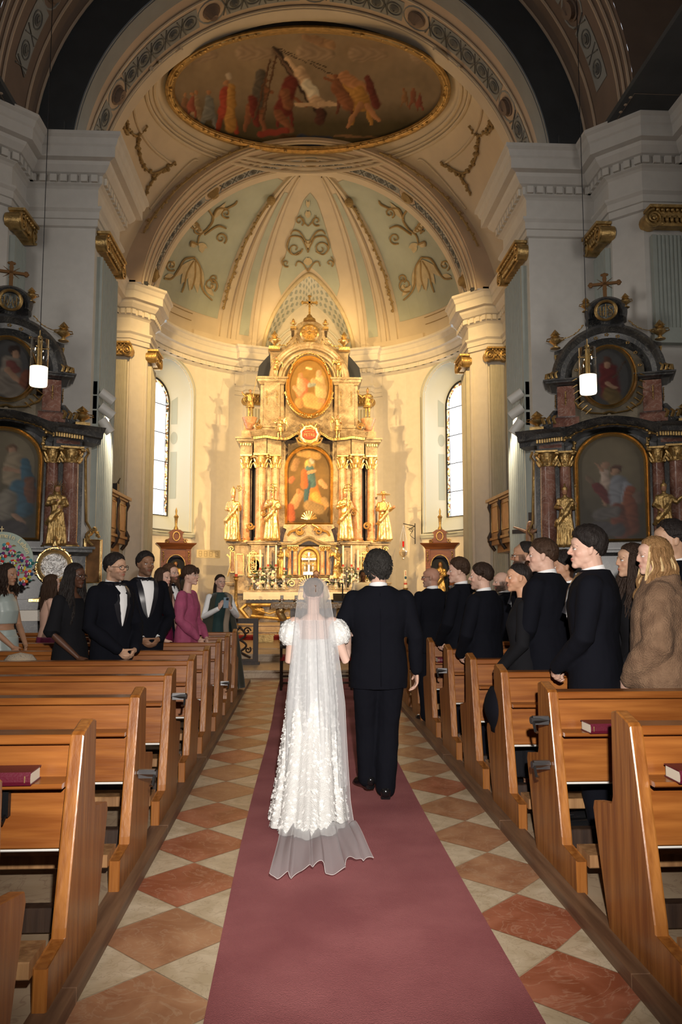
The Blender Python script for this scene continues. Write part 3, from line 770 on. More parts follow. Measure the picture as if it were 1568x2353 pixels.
for s in (-1, 1):
    m = lambda pts: [(708 + s * (x - 708), y) for x, y in pts]
    # centre field (mirrored halves)
    scroll(orn, m([(709, 580), (700, 560), (690, 545), (668, 545), (660, 568), (672, 585), (690, 578)]), .03)
    curl(orn, (708 + s * -30, 572), 17, 0, s, 1.2); curl(orn, (708 + s * -20, 508), 12, 1, -s, 1.2); curl(orn, (708 + s * -50, 605), 9, 1, s, 1)
    scroll(orn, m([(706, 560), (690, 535), (676, 530), (668, 538)]), .03); scroll(orn, m([(707, 520), (694, 505), (690, 495)]), .022)
    scroll(orn, m([(708, 625), (695, 605), (684, 602), (680, 612)]), .026); scroll(orn, m([(655, 590), (648, 600), (650, 610)]), .02)
    for yy, w in ((468, 3), (492, 5), (560, 7), (600, 9)): leafp(orl, 708, yy + 10, s * -3, -18, w)
    # side fields
    cx = -1
    sc = [[(447, 592), (425, 596), (410, 620), (395, 640), (378, 640)], [(447, 592), (460, 615), (462, 650), (470, 672), (488, 690)], [(445, 600), (430, 625), (424, 655), (418, 672)], [(449, 600), (447, 640), (440, 665)],
          [(470, 470), (490, 500), (478, 525), (460, 540), (455, 558)], [(455, 562), (440, 556), (438, 566)], [(462, 530), (440, 500), (424, 496)], [(470, 540), (500, 520), (520, 525)], [(520, 480), (540, 470), (545, 462)], [(488, 505), (500, 480), (525, 480)]]
    for c_ in sc: scroll(orn, [(2 * 708 - x, y) for x, y in c_] if s > 0 else c_, .04)
    for c_, r_, sg in (((394, 610), 13, 1), ((484, 655), 17, -1), ((455, 528), 10, 1), ((508, 548), 14, -1), ((520, 490), 12, 1), ((447, 520), 12, -1), ((492, 640), 10, 1)):
        cc = c_ if s < 0 else (2 * 708 - c_[0], c_[1]); curl(orn, cc, r_, 1.0, sg * -s, 1.4, .03)
    for x, y, dx, dy, w in ((446, 596, -30, 58, 9), (448, 596, -12, 74, 9), (450, 596, 4, 78, 9), (446, 596, -48, 42, 8), (452, 598, 16, 62, 8), (470, 655, 22, 26, 6), (400, 632, -22, 4, 5), (463, 560, 2, 22, 7), (455, 560, 22, 10, 7), (455, 560, -18, 6, 6), (490, 505, 30, -40, 6), (470, 540, -30, -30, 6), (484, 655, 10, 8, 5), (394, 610, 8, -10, 5)):
        if s > 0: x, dx = 2 * 708 - x, -dx
        leafp(orl, x, y, dx, dy, w)
def vpt(x, y): return on_sphere(x, y, SPH, SR - .04)
for s in (-1, 1):
    mm = lambda pts: pts if s < 0 else [(2 * 708 - x, y) for x, y in pts]
    for c_, r_ in (([(292, 280), (298, 300), (318, 312), (340, 290)], .045), ([(318, 312), (320, 345), (330, 378), (352, 398), (384, 385), (404, 372)], .065), ([(384, 385), (360, 405), (345, 425), (335, 450)], .055), ([(290, 270), (284, 288), (296, 310)], .05)):
        pts = [vpt(v.x, v.y) for v in bez([(x, y, 0) for x, y in mm(c_)], 5)]
        pts = [p for p in pts if p is not None]
        if len(pts) > 2: leafcord(orn, pts, r_ * .9, 5, .09)
struct(orn.build('trim_scroll_relief', 'ornament', smooth=50)); struct(orl.build('trim_leaf_relief', 'ornament_light'))
# mouldings round the ceiling painting and the spandrels
def ell(rx, ry, n=72, cx=708, cy=206): return [(cx + rx * cos(2 * pi * i / n - pi / 2), cy + ry * sin(2 * pi * i / n - pi / 2)) for i in range(n)]
# ================================================================== FIGURES (library)
def rot3(d, up=(0, 0, 1)):
    d = Vector(d).normalized(); u = Vector(up)
    if abs(d.dot(u)) > 0.98: u = Vector((0, 1, 0))
    x = d.cross(u).normalized(); z = x.cross(d); return Matrix((x, d, z)).transposed()   # columns x, d, z
def eball(b, c, r, R=None, n=14, m=9):
    rows = []; c = Vector(c)
    P = lambda v: c + (R @ v if R is not None else v)
    for i in range(1, m):
        t = pi * i / m
        rows.append([P(Vector((r[0] * sin(t) * cos(2 * pi * j / n), r[1] * sin(t) * sin(2 * pi * j / n), -r[2] * cos(t)))) for j in range(n)])
    g = b.grid(rows, cu=True); a = b.V(P(Vector((0, 0, -r[2])))); e = b.V(P(Vector((0, 0, r[2]))))
    for j in range(n): b.F((g[0][(j + 1) % n], g[0][j], a)); b.F((g[-1][j], g[-1][(j + 1) % n], e))
def cone_tube(b, pts, rs, n=12):
    b.tube(pts, rs, n)
    eball(b, pts[0], (rs[0],) * 3, n=n, m=6); eball(b, pts[-1], (rs[-1],) * 3, n=n, m=6)
def remesh(b, vox, it=3, fac=0.5):
    """union of overlapping shapes as one continuous skin; returns (verts Nx3, faces)"""
    me = bpy.data.meshes.new('t'); me.from_pydata(b.v, [], b.f); me.update()
    bm = bmesh.new(); bm.from_mesh(me); bmesh.ops.recalc_face_normals(bm, faces=bm.faces); bm.to_mesh(me); bm.free()
    o = bpy.data.objects.new('t', me); COL.objects.link(o)
    r = o.modifiers.new('r', 'REMESH'); r.mode = 'VOXEL'; r.voxel_size = vox; r.adaptivity = 0
    if it:
        s = o.modifiers.new('s', 'SMOOTH'); s.factor = fac; s.iterations = it
    dg = bpy.context.evaluated_depsgraph_get(); ev = o.evaluated_get(dg); m2 = ev.to_mesh()
    co = np.empty(len(m2.vertices) * 3); m2.vertices.foreach_get('co', co)
    fs = [tuple(p.vertices) for p in m2.polygons]
    nr = np.empty(len(m2.vertices) * 3); m2.vertices.foreach_get('normal', nr)
    ev.to_mesh_clear(); bpy.data.objects.remove(o); bpy.data.meshes.remove(me)
    return co.reshape(-1, 3), fs, nr.reshape(-1, 3)
def mesh_from(name, vs, fs, m, parent=None, smooth=True):
    me = bpy.data.meshes.new(name); me.from_pydata([tuple(v) for v in vs], [], fs)
    for x in (m if isinstance(m, (list, tuple)) else [m]): me.materials.append(M[x] if isinstance(x, str) else x)
    if smooth: me.polygons.foreach_set('use_smooth', [True] * len(me.polygons))
    me.update(); o = bpy.data.objects.new(name, me); COL.objects.link(o)
    if parent is not None: o.parent = parent
    return o
def nz(P, sc, seed=0):
    return np.array([noise.noise(Vector((p[0] * sc[0] + seed, p[1] * sc[1] + seed * 2.3, p[2] * sc[2] - seed))) for p in P])
def hand(b, w, d, nrm, L=0.185, curl=0.35, side=1, spread=0.06, thumb=0.6):
    """palm, four fingers, thumb. w wrist, d direction to the fingers, nrm direction out of the palm, side: thumb on +-x of the frame"""
    d = Vector(d).normalized(); n = Vector(nrm); n = (n - d * n.dot(d)).normalized(); x = d.cross(n) * side
    w = Vector(w); k = L / 0.185
    R = Matrix((x, d, n)).transposed()
    eball(b, w + d * 0.048 * k, (0.039 * k, 0.056 * k, 0.0155 * k), R, 14, 9)
    eball(b, w + d * 0.028 * k + x * 0.016 * k + n * .006 * k, (0.022 * k, 0.034 * k, 0.017 * k), R, 12, 7)
    for i, (ox, ln, r) in enumerate(((0.029, 0.072, .0085), (0.0095, 0.080, .0088), (-0.0105, 0.074, .0084), (-0.029, 0.057, .0075))):
        p = w + d * (0.088 - abs(ox) * .25) * k + x * ox * k; dd = (d + x * ox * spread * 12).normalized(); pts = [p - dd * .02 * k, p]; a = 0
        for s, f in ((0.45, 1), (0.31, 1.15), (0.24, .8)):
            a += curl * f * (1 + .12 * i); v = dd * cos(a) + n * sin(a); p = p + v * ln * s * k; pts.append(p)
        cone_tube(b, pts, [r * k * q for q in (1.05, 1.05, 1, .92, .8)], 8)
    p = w + d * 0.022 * k + x * 0.028 * k; v = (x * thumb + d * .75 + n * .35).normalized()
    v2 = (v + d * .35 + n * .25).normalized()
    cone_tube(b, [p - v * .01, p + v * .035 * k, p + v * .035 * k + v2 * .028 * k], [.0125 * k, .0105 * k, .0085 * k], 8)
def head_shapes(b, T, fem=False, jaw=1.0, nose=1.0, ears=True, smile=0.0, fat=1.0):
    """T: matrix placing the head frame (x right, y forward, z up, origin between the ears)"""
    R = T.to_3x3(); E = lambda c, r, rr=None: eball(b, T @ Vector(c), r, R @ rr if rr is not None else R, 18, 12)
    f = fat
    E((0, -0.012, 0.035), (0.074, 0.094, 0.084)); E((0, -0.035, 0.015), (0.070, 0.07, 0.075))
    E((0, 0.018, -0.010), (0.066 * f, 0.070, 0.082)); E((0, 0.026, -0.046), (0.0555 * f * jaw, 0.052, 0.052))
    E((0, 0.040, -0.070), (0.042 * f * jaw, 0.044, 0.036)); E((0, 0.067, -0.090), (0.026 * jaw, 0.023, 0.020)); E((0, 0.030, 0.052), (0.060, 0.060, 0.04))
    for s in (-1, 1):
        E((s * 0.034 * f, 0.056, -0.020), (0.026, 0.022, 0.026)); E((s * 0.044 * f * jaw, 0.002, -0.052), (0.018, 0.036, 0.028))
        E((s * 0.026, 0.077, 0.026), (0.026, 0.012, 0.009)); E((s * 0.020, 0.066, -0.052), (0.020 * f, 0.016, 0.020))
        if ears: E((s * 0.075, -0.006, 0.002), (0.009, 0.019, 0.032), Matrix.Rotation(s * 0.35, 3, 'Z')); E((s * .076, -.012, .012), (.012, .014, .02))
    b.tube([T @ Vector(p) for p in ((0, 0.080, 0.028), (0, 0.094, 0.008), (0, 0.106 * (.5 + .5 * nose), -0.014), (0, 0.100, -0.026))], [0.008, 0.0085, 0.0125 * nose, 0.009], 8)
    for s in (-1, 1): E((s * 0.013, 0.091, -0.0205), (0.0085 * nose, 0.011, 0.008))
    E((0, 0.085, -0.050), (0.022 + .006 * smile, 0.011, 0.0062)); E((0, 0.083, -0.061), (0.018 + .006 * smile, 0.011, 0.0072))
def head_colors(P, C, T, skin, lip=(0.45, 0.16, 0.13), beard=None, stubble=None, scalp=None, blush=0.3, sc=1.0):
    """paint lips, cheeks, beard on the skin points that belong to the head"""
    inv = np.array(T.inverted()); Q = (np.c_[P, np.ones(len(P))] @ inv.T)[:, :3]
    x, y, z = Q.T; inh = (np.abs(x) < .1) & (np.abs(y) < .13) & (z > -.125) & (z < .14)
    def mixin(w, c): 
        w = np.clip(w, 0, 1)[:, None] * inh[:, None]; C[:] = C * (1 - w) + np.array(c)[None] * w
    sk = np.array(skin)
    mixin(blush * np.exp(-((np.abs(x) - .040) ** 2 + (z + .022) ** 2) / .0005) * (y > .03), sk * np.array([1.12, .72, .68]))
    mixin(blush * np.exp(-(x ** 2 + (z + .015) ** 2) / .0003) * (y > .08), sk * np.array([1.05, .75, .7]))
    for s in (-1, 1): mixin(.35 * np.exp(-((x - s * .031) ** 2 / .0004 + (z - .006) ** 2 / .00016)) * (y > .05), sk * .55)
    if stubble is not None or beard is not None:
        c = beard if beard is not None else stubble; k = 0.95 if beard is not None else 0.5
        low = np.clip((-.026 - z) / .014, 0, 1) * np.clip((y + .015) / .02, 0, 1) * np.clip((z + .125) / .02, 0, 1)
        side = np.clip((np.abs(x) - .050) / .01, 0, 1) * np.clip((.02 - z) / .02, 0, 1) * ((y > -.015) & (y < .045))
        mixin(k * np.maximum(low, side * .8), c)
    mixin(np.clip(1.5 - np.sqrt((x / .0205) ** 2 + ((z + .0555) / .0088) ** 2), 0, 1) * (y > .070), lip)
    mixin(.8 * np.exp(-((z + .0555) ** 2) / .000004) * (np.abs(x) < .020) * (y > .07), np.array(lip) * .35)
    if scalp is not None: mixin(.55 * np.clip((z - .03 + .5 * y) / .02, 0, 1) * (y < .06), scalp)
def head_parts(root, T, brow=(0.03, 0.015, 0.01), iris=(0.05, 0.025, 0.012), look=0.0, lid=0.0, glasses=None, key='', beard=None, bigbeard=0):
    em = M.setdefault('eye_white', mat('eye_white', (0.75, 0.72, 0.70), 0.15))
    k = 'iris_%.2f_%.2f' % (iris[0], iris[2]); M.setdefault(k, mat('iris', iris, 0.1))
    R = T.to_3x3(); b = MB()
    for s in (-1, 1):
        c = T @ Vector((s * 0.031, 0.0725, 0.006)); b.cur = 0
        eball(b, c, (0.0135, 0.0115, 0.0062 if not lid else 0.0045), R, 12, 8)
        b.cur = 1; ec = c + R @ Vector((0.0045 * look, 0.0078, 0)); eball(b, ec, (0.0052, 0.0045, 0.0052 if not lid else 0.004), R, 10, 6)
    b.build('eyes', ['eye_white', k], root, smooth=True)
    bk = 'brow_%.2f_%.2f' % (brow[0], brow[1]); M.setdefault(bk, mat('eyebrow_hair', brow, 0.8))
    b = MB()
    for s in (-1, 1):
        b.tube([T @ Vector(p) for p in ((s * .012, .0830, .0250), (s * .022, .0845, .0275), (s * .034, .0795, .0285), (s * .043, .0705, .0265), (s * .049, .061, .0220))], [.0018, .0030, .0032, .0024, .0010], 6)
        b.tube([T @ Vector(p) for p in ((s * .0185, .0855, .0105), (s * .031, .0862, .0142), (s * .0445, .077, .0100))], [.0010, .0017, .0012], 5)
    b.build('eyebrows', bk, root, smooth=True)
    if glasses:
        col, th, w, h = glasses; gk = 'glasses_%.2f' % col[0]; M.setdefault(gk, mat('spectacle_frame', col, 0.25)); b = MB()
        for s in (-1, 1):
            pts = [(s * .0335 + w * cos(t) * .5, .100 - .012 * abs(cos(t)) * (s * cos(t) > 0), .004 + h * sin(t) * .5) for t in [2 * pi * i / 20 for i in range(20)]]
            b.tube([T @ Vector(p) for p in pts], th, 5, closed=True)
            b.tube([T @ Vector(p) for p in ((s * (.0335 + w * .48), .092, .009), (s * .070, .075, .011), (s * .082, 0.0, .012), (s * .079, -.02, .002))], th, 5)
        b.tube([T @ Vector(p) for p in ((-.0335 + w * .5 - .001, .101, .008), (0, .108, .010), (.0335 - w * .5 + .001, .101, .008))], th, 5)
        b.build('glasses', gk, root, smooth=True)
def hair_mat(c, name='hair'):
    k = 'hair_%.3f_%.3f' % (c[0], c[1])
    if k not in M: M[k] = mat(name, c, 0.5, bump=0.5, bscale=30, spec=.16, col2=tuple(min(1, v * 1.7 + .006) for v in c), vscale=14, stretch=(6, 6, .8))
    return k
def hair_cap(b, T, thick=0.016, front=42, temple=18, side=-2, back=-48, vol=1.0, seed=1, rag=0.3, part=None, n=64, m=16, topvol=0.012, lumps=9.0):
    """shell of hair over the skull; angles are the lowest elevation (degrees) in front, at the temple, over the ear, at the nape"""
    cx = Vector((0, -0.014, 0.030)); rx, ry, rz = 0.0765, 0.098, 0.088
    inn, out = [], []
    for j in range(m + 1):
        ri, ro = [], []
        for i in range(n):
            a = 2 * pi * i / n - pi      # 0 = front
            aa = abs(a) * 180 / pi
            keys = [(0, front), (38, (front + temple) / 2 + 4), (58, temple), (84, side), (105, side - 6), (135, back + 6), (180, back)]
            for (k0, v0), (k1, v1) in zip(keys, keys[1:]):
                if aa <= k1: lo = v0 + (v1 - v0) * (aa - k0) / (k1 - k0); break
            lo += rag * 10 * noise.noise(Vector((a * 5, seed, 0)))
            e = radians(90 - (90 - lo) * (j / m) ** 0.9)
            d = Vector((cos(e) * sin(a), cos(e) * cos(a), sin(e)))
            base = Vector((d.x * rx, d.y * ry, d.z * rz))
            f = 1 - (j / m) ** 6 * .75
            t = thick * f * (1 + 0.45 * noise.noise(Vector((d.x * lumps + seed, d.y * lumps, d.z * lumps * .6)))) + topvol * max(0, d.z) * f
            t += 0.0035 * noise.noise(Vector((a * 22 + seed, e * 3, seed)))
            ro.append(T @ (cx + base + d * t * vol)); ri.append(T @ (cx + base * 0.90))
        out.append(ro); inn.append(ri)
    b.grid(out + [inn[-1]], cu=True)
def strands(b, T, rnd, n, az0, az1, e0, e1, pts_fn, r=0.007, rv=.4):
    for i in range(n):
        a = radians(rnd.uniform(az0, az1)); e = radians(rnd.uniform(e0, e1))
        d = Vector((cos(e) * sin(a), cos(e) * cos(a), sin(e)))
        p0 = Vector((0, -.014, .03)) + Vector((d.x * .084, d.y * .106, d.z * .097))
        P = pts_fn(a, e, p0, rnd); q = r * rnd.uniform(1 - rv, 1 + rv)
        P = bez([T @ Vector(p) for p in P], 5); m = len(P)
        b.tube(P, [q * (1 - .65 * (k / (m - 1)) ** 2) * min(1, .25 + k * .25) for k in range(m)], 5)
def lathe_robe(b, H, rings, folds=0.10, nf=11, seed=0, n=44, c=(0, 0)):
    """closed robe of rings (z, rx, ry, cy) with vertical folds that grow downwards"""
    rows = []
    for k, (z, rx, ry, cy) in enumerate(rings):
        t = k / (len(rings) - 1); row = []
        for i in range(n):
            a = 2 * pi * i / n
            f = 1 + folds * t * (0.6 * sin(nf * a + seed + 1.2 * sin(3 * a + seed)) + 0.4 * sin((nf * 1.7) * a + 2 * seed + z * 3))
            row.append((c[0] + rx * f * cos(a), c[1] + cy + ry * f * sin(a), z))
        rows.append(row)
    g = b.grid(rows, cu=True); b.F(g[0][::-1]); b.F(g[-1])
def saint(name, loc, rz, H, hat='none', arm='a', prop=None, parent=None, label=None, mt='gold', vox=0.02, seed=0, short=False, wings=False, skin=True, lean=0.0):
    """a gilded carved figure: one continuous mesh, head and hands flesh-painted when skin"""
    b = MB(); s = H / 1.75; rnd = random.Random(seed)
    hem = 0.62 if short else 0.0
    lathe_robe(b, H, [(hem * s, .27 * s, .22 * s, 0), (.35 * s + hem * .6 * s, .24 * s, .19 * s, 0), (.72 * s + hem * .3 * s, .20 * s, .16 * s, 0), (1.02 * s, .155 * s, .125 * s, 0), (1.25 * s, .185 * s, .13 * s, 0), (1.38 * s, .19 * s, .10 * s, 0), (1.45 * s, .09 * s, .07 * s, 0)][::1], .16, 9, seed)
    if not short:      # mantle swinging across
        b.tube([(-.2 * s, .06 * s, 1.3 * s), (-.05 * s, .19 * s, 1.0 * s), (.2 * s, .2 * s, .72 * s), (.27 * s, .05 * s, .6 * s)], [.05 * s, .07 * s, .075 * s, .06 * s], 8)
        for k in range(5):
            x = (-.2 + .1 * k) * s; b.tube([(x * .7, .14 * s, .95 * s), (x, .2 * s, .5 * s), (x * 1.15, .22 * s, .04 * s)], [.025 * s, .04 * s, .045 * s], 6)
    else:
        for q in (-1, 1): cone_tube(b, [(q * .09 * s, 0, .66 * s), (q * .10 * s, .05 * s, .38 * s), (q * .1 * s, 0, .06 * s), (q * .11 * s, .12 * s, .03 * s)], [.085 * s, .062 * s, .045 * s, .035 * s], 8)
    hd = (0, .02 * s, 1.60 * s)
    eball(b, hd, (.078 * s, .095 * s, .112 * s)); b.tube([(0, 0, 1.40 * s), (0, .01, 1.52 * s)], [.06 * s, .05 * s], 8)
    b.tube([(0, .1 * s, 1.62 * s), (0, .128 * s, 1.585 * s)], [.012 * s, .02 * s], 6)
    arms = {'a': (((.24, .03, 1.15), (.12, .22, 1.12)), ((-.24, .03, 1.15), (-.30, .22, 1.22))),
            'b': (((.25, .02, 1.16), (.02, .20, 1.25)), ((-.25, .02, 1.16), (-.06, .2, 1.1))),
            'c': (((.30, .05, 1.22), (.50, .12, 1.42)), ((-.25, .05, 1.16), (-.12, .22, 1.2))),
            'd': (((.25, .05, 1.14), (.12, .22, 1.0)), ((-.32, .05, 1.2), (-.48, .1, 1.36)))}[arm]
    for q, (el, wr) in zip((1, -1), arms):
        P = [Vector((q * .17, 0, 1.36)) * s, Vector(el) * s, Vector(wr) * s]
        cone_tube(b, P, [.075 * s, .085 * s, .05 * s], 10); eball(b, P[2] + (P[2] - P[1]).normalized() * .05 * s, (.042 * s,) * 3)
    if hat == 'mitre':
        rows = []
        for k, (w, t, z) in enumerate(((.085, .09, 1.66), (.105, .09, 1.76), (.075, .06, 1.88), (.01, .015, 1.99))):
            rows.append([(w * s * cos(2 * pi * i / 14), .01 * s + t * s * sin(2 * pi * i / 14), z * s) for i in range(14)])
        g = b.grid(rows, cu=True); b.F(g[0][::-1]); b.F(g[-1])
    elif hat == 'tiara':
        b.lathe([(.085 * s, 1.66 * s), (.1 * s, 1.72 * s), (.085 * s, 1.74 * s), (.095 * s, 1.80 * s), (.07 * s, 1.83 * s), (.07 * s, 1.88 * s), (.03 * s, 1.93 * s), (.035 * s, 1.96 * s), (0, 2.0 * s)], (0, .01, 0), 14)
    elif hat == 'crown':
        b.lathe([(.085 * s, 1.66 * s), (.105 * s, 1.80 * s), (.06 * s, 1.82 * s), (.02 * s, 1.94 * s), (0, 1.95 * s)], (0, .01, 0), 14, flute=.12, fn=7)
    elif hat == 'brim':
        b.lathe([(.25 * s, 1.70 * s), (.26 * s, 1.72 * s), (.11 * s, 1.745 * s), (.10 * s, 1.82 * s), (0, 1.85 * s)], (0, 0, 0), 20)
        b.lathe([(.0, 1.69 * s), (.24 * s, 1.69 * s)], (0, 0, 0), 20)
    elif hat == 'helmet':
        eball(b, (0, 0, 1.68 * s), (.09 * s, .105 * s, .08 * s)); b.tube([(0, .09 * s, 1.72 * s), (0, 0, 1.83 * s), (0, -.13 * s, 1.7 * s)], [.02 * s, .035 * s, .02 * s], 6)
    elif hat == 'hood':
        b.tube([(0, -.0 * s, 1.70 * s), (.0, -.06 * s, 1.55 * s), (0, -.09 * s, 1.3 * s)], [.09 * s, .10 * s, .12 * s], 10)
    else:
        for k in range(9): eball(b, (.07 * s * cos(k * .7), -.03 * s + .03 * s * sin(k * .7), (1.66 - .012 * (k % 3)) * s), (.035 * s,) * 3, n=8, m=6)
    if hat in ('mitre', 'tiara', 'brim'): eball(b, (0, .07 * s, 1.51 * s), (.05 * s, .05 * s, .09 * s))
    if wings:
        for q in (-1, 1):
            for k in range(6):
                b.tube([(q * .08 * s, -.10 * s, 1.30 * s), (q * (.34 + .03 * k) * s, -.2 * s, (1.62 - .10 * k) * s), (q * (.62 - .055 * k) * s, -.18 * s, (1.52 - .20 * k) * s)], [.04 * s, .04 * s, .012 * s], 6)
    vs, fs, nr = remesh(b, vox * s, 2)
    f = nz(vs, (9 / s, 9 / s, 2.2 / s), seed); f2 = nz(vs, (22 / s, 22 / s, 5 / s), seed + 5)
    low = (vs[:, 2] < 1.36 * s)[:, None]
    vs = vs + nr * ((f * .030 + f2 * .014) * s)[:, None] * low
    C = np.tile(np.array([1.0, .0, .0]), (len(vs), 1))
    o = mesh_from(name, vs, fs, mt, parent)
    if skin:     # carved flesh parts keep their paint
        hr = np.linalg.norm((vs - np.array([0, .06 * s, 1.585 * s])) / np.array([.075, .095, .09]) / s, axis=1) < 1
        hs = np.zeros(len(vs), bool)
        for q, (el, wr) in zip((1, -1), arms):
            w = np.array(wr) * s + (np.array(wr) - np.array(el)) * .2 * s; hs |= np.linalg.norm(vs - w, axis=1) < .075 * s
        msk = hr | hs
        M.setdefault('carved_flesh', mat('flesh_painted_wood', (0.42, 0.21, 0.12), 0.45)); o.data.materials.append(M['carved_flesh'])
        mi = [1 if all(msk[v] for v in f) else 0 for f in fs]; o.data.polygons.foreach_set('material_index', mi)
    o.location = loc; o.rotation_euler = (lean, 0, rz)
    if label: o['label'] = label
    if prop:
        pb = MB()
        hand_r = Vector(arms[0][1]) * s; hand_l = Vector(arms[1][1]) * s
        if prop == 'crozier':
            x, y = hand_l.x, hand_l.y + .04
            pb.tube([(x, y, .05), (x, y, 1.75 * s)], .014 * s, 6); pb.tube([(x + u, y, 1.87 * s + v) for u, v in spiral((0, 0), .10 * s, 1.5, -pi / 2, -1, 26, .15)], .016 * s, 6)
            for k in range(6): pb.ball((x + .1 * s * cos(k), y, 1.87 * s + .1 * s * sin(k)), .022 * s, 6, 4)
        elif prop == 'cross_staff':
            x, y = hand_l.x, hand_l.y + .04
            pb.tube([(x, y, .05), (x, y, 2.05 * s)], .014 * s, 6)
            for w_, z_ in ((.14, 1.72), (.11, 1.83), (.08, 1.94)): pb.tube([(x - w_ * s, y, z_ * s), (x + w_ * s, y, z_ * s)], .016 * s, 6); pb.ball((x - w_ * s, y, z_ * s), .026 * s, 6, 4); pb.ball((x + w_ * s, y, z_ * s), .026 * s, 6, 4)
        elif prop == 'spear':
            x, y = hand_l.x, hand_l.y + .03
            pb.tube([(x + .22 * s, y, .25 * s), (x - .18 * s, y, 2.3 * s)], .012 * s, 6); pb.lathe([(0, 0), (.03 * s, .05 * s), (0, .2 * s)], (x - .18 * s, y, 2.26 * s), 6)
        elif prop == 'book':
            pb.box(hand_r.x - .13 * s, hand_r.x + .10 * s, hand_r.y, hand_r.y + .05 * s, hand_r.z - .02, hand_r.z + .26 * s)
        elif prop == 'bucket':
            p = Vector(arms[0][1]) * s; pb.tube([p, p + Vector((0, .02, .16 * s))], .012 * s, 6); pb.lathe([(.04 * s, 0), (.08 * s, .14 * s), (.06 * s, .14 * s)], p + Vector((0.02, 0, .1 * s)), 10)
        elif prop == 'staff':
            x, y = hand_l.x, hand_l.y + .03
            pb.tube([(x, y, .02), (x, y, 1.72 * s)], .016 * s, 6); pb.ball((x, y, 1.74 * s), .035 * s, 8, 6)
        elif prop == 'flower':
            p = hand_r + Vector((0, .05, .05)); pb.tube([p, p + Vector((.02, .02, .35 * s))], .008 * s, 5)
            for k in range(5): pb.ball(p + Vector((.05 * cos(k * 2) * s, .02, (.25 + .03 * k) * s)), .035 * s, 6, 4)
        elif prop == 'halo':
            for k in range(22):
                a = pi * k / 11; pb.tube([(.12 * s * cos(a), -.03 * s, 1.62 * s + .12 * s * sin(a)), ((.22 + .05 * (k % 2)) * s * cos(a), -.04 * s, 1.62 * s + (.22 + .05 * (k % 2)) * s * sin(a))], [.008 * s, .003 * s], 4)
        pb.build(prop.replace('book', 'carved_book'), 'gold_dull', o, smooth=40)
    return o
def urn(b, c, h, n=16, flame=True):
    k = h; c = Vector(c)
    b.lathe([(.20 * k, 0), (.20 * k, .05 * k), (.10 * k, .09 * k), (.07 * k, .2 * k), (.11 * k, .25 * k), (.23 * k, .36 * k), (.25 * k, .46 * k), (.15 * k, .56 * k), (.13 * k, .60 * k), (.19 * k, .64 * k), (.12 * k, .68 * k), (0.0, .69 * k)], c, n, flute=.06, fn=8)
    for s in (-1, 1): b.tube([c + Vector((s * .2 * k, 0, .38 * k)), c + Vector((s * .36 * k, 0, .46 * k)), c + Vector((s * .33 * k, 0, .56 * k)), c + Vector((s * .17 * k, 0, .58 * k))], .03 * k, 6)
    if flame:
        b.lathe([(.05 * k, .66 * k), (.14 * k, .76 * k), (.13 * k, .82 * k), (.06 * k, .95 * k), (0, 1.06 * k)], c, 8, flute=.25, fn=4)
        for i in range(6): a = i * pi / 3; b.tube([c + Vector((.05 * k * cos(a), .05 * k * sin(a), .68 * k)), c + Vector((.22 * k * cos(a), .22 * k * sin(a), .78 * k))], [.05 * k, .01 * k], 5)
def corinth(b, c, r, h, n=16):
    """gilded leafy capital of height h standing on a shaft of radius r"""
    c = Vector(c); b.lathe([(r * 1.12, 0), (r * 1.15, .05 * h), (r * .98, .09 * h), (r * 1.05, .5 * h), (r * 1.3, .85 * h), (r * 1.2, .88 * h)], c, n)
    b.box(c.x - r * 1.45, c.x + r * 1.45, c.y - r * 1.45, c.y + r * 1.45, c.z + .88 * h, c.z + h)
    for lv, (z0, z1, k) in enumerate(((.08, .42, 8), (.3, .68, 8))):
        for i in range(k):
            a = 2 * pi * (i + .5 * lv) / k; u = Vector((cos(a), sin(a), 0))
            b.tube([c + u * r * 1.05 + Vector((0, 0, z0 * h)), c + u * r * 1.22 + Vector((0, 0, (z0 + z1) / 2 * h)), c + u * r * 1.5 + Vector((0, 0, z1 * h)), c + u * r * 1.45 + Vector((0, 0, (z1 - .1) * h))], [r * .2, r * .22, r * .14, r * .06], 5)
    for sx in (-1, 1):
        for sy in (-1, 1): b.ball(c + Vector((sx * r * 1.35, sy * r * 1.35, .78 * h)), r * .34, 8, 6)
def shaft(b, c, r, h, n=20):
    b.lathe([(r * 1.28, 0), (r * 1.28, h * .02), (r * 1.1, h * .035), (r * 1.18, h * .05), (r, h * .07), (r * 1.02, h * .3), (r * .92, h)], c, n)
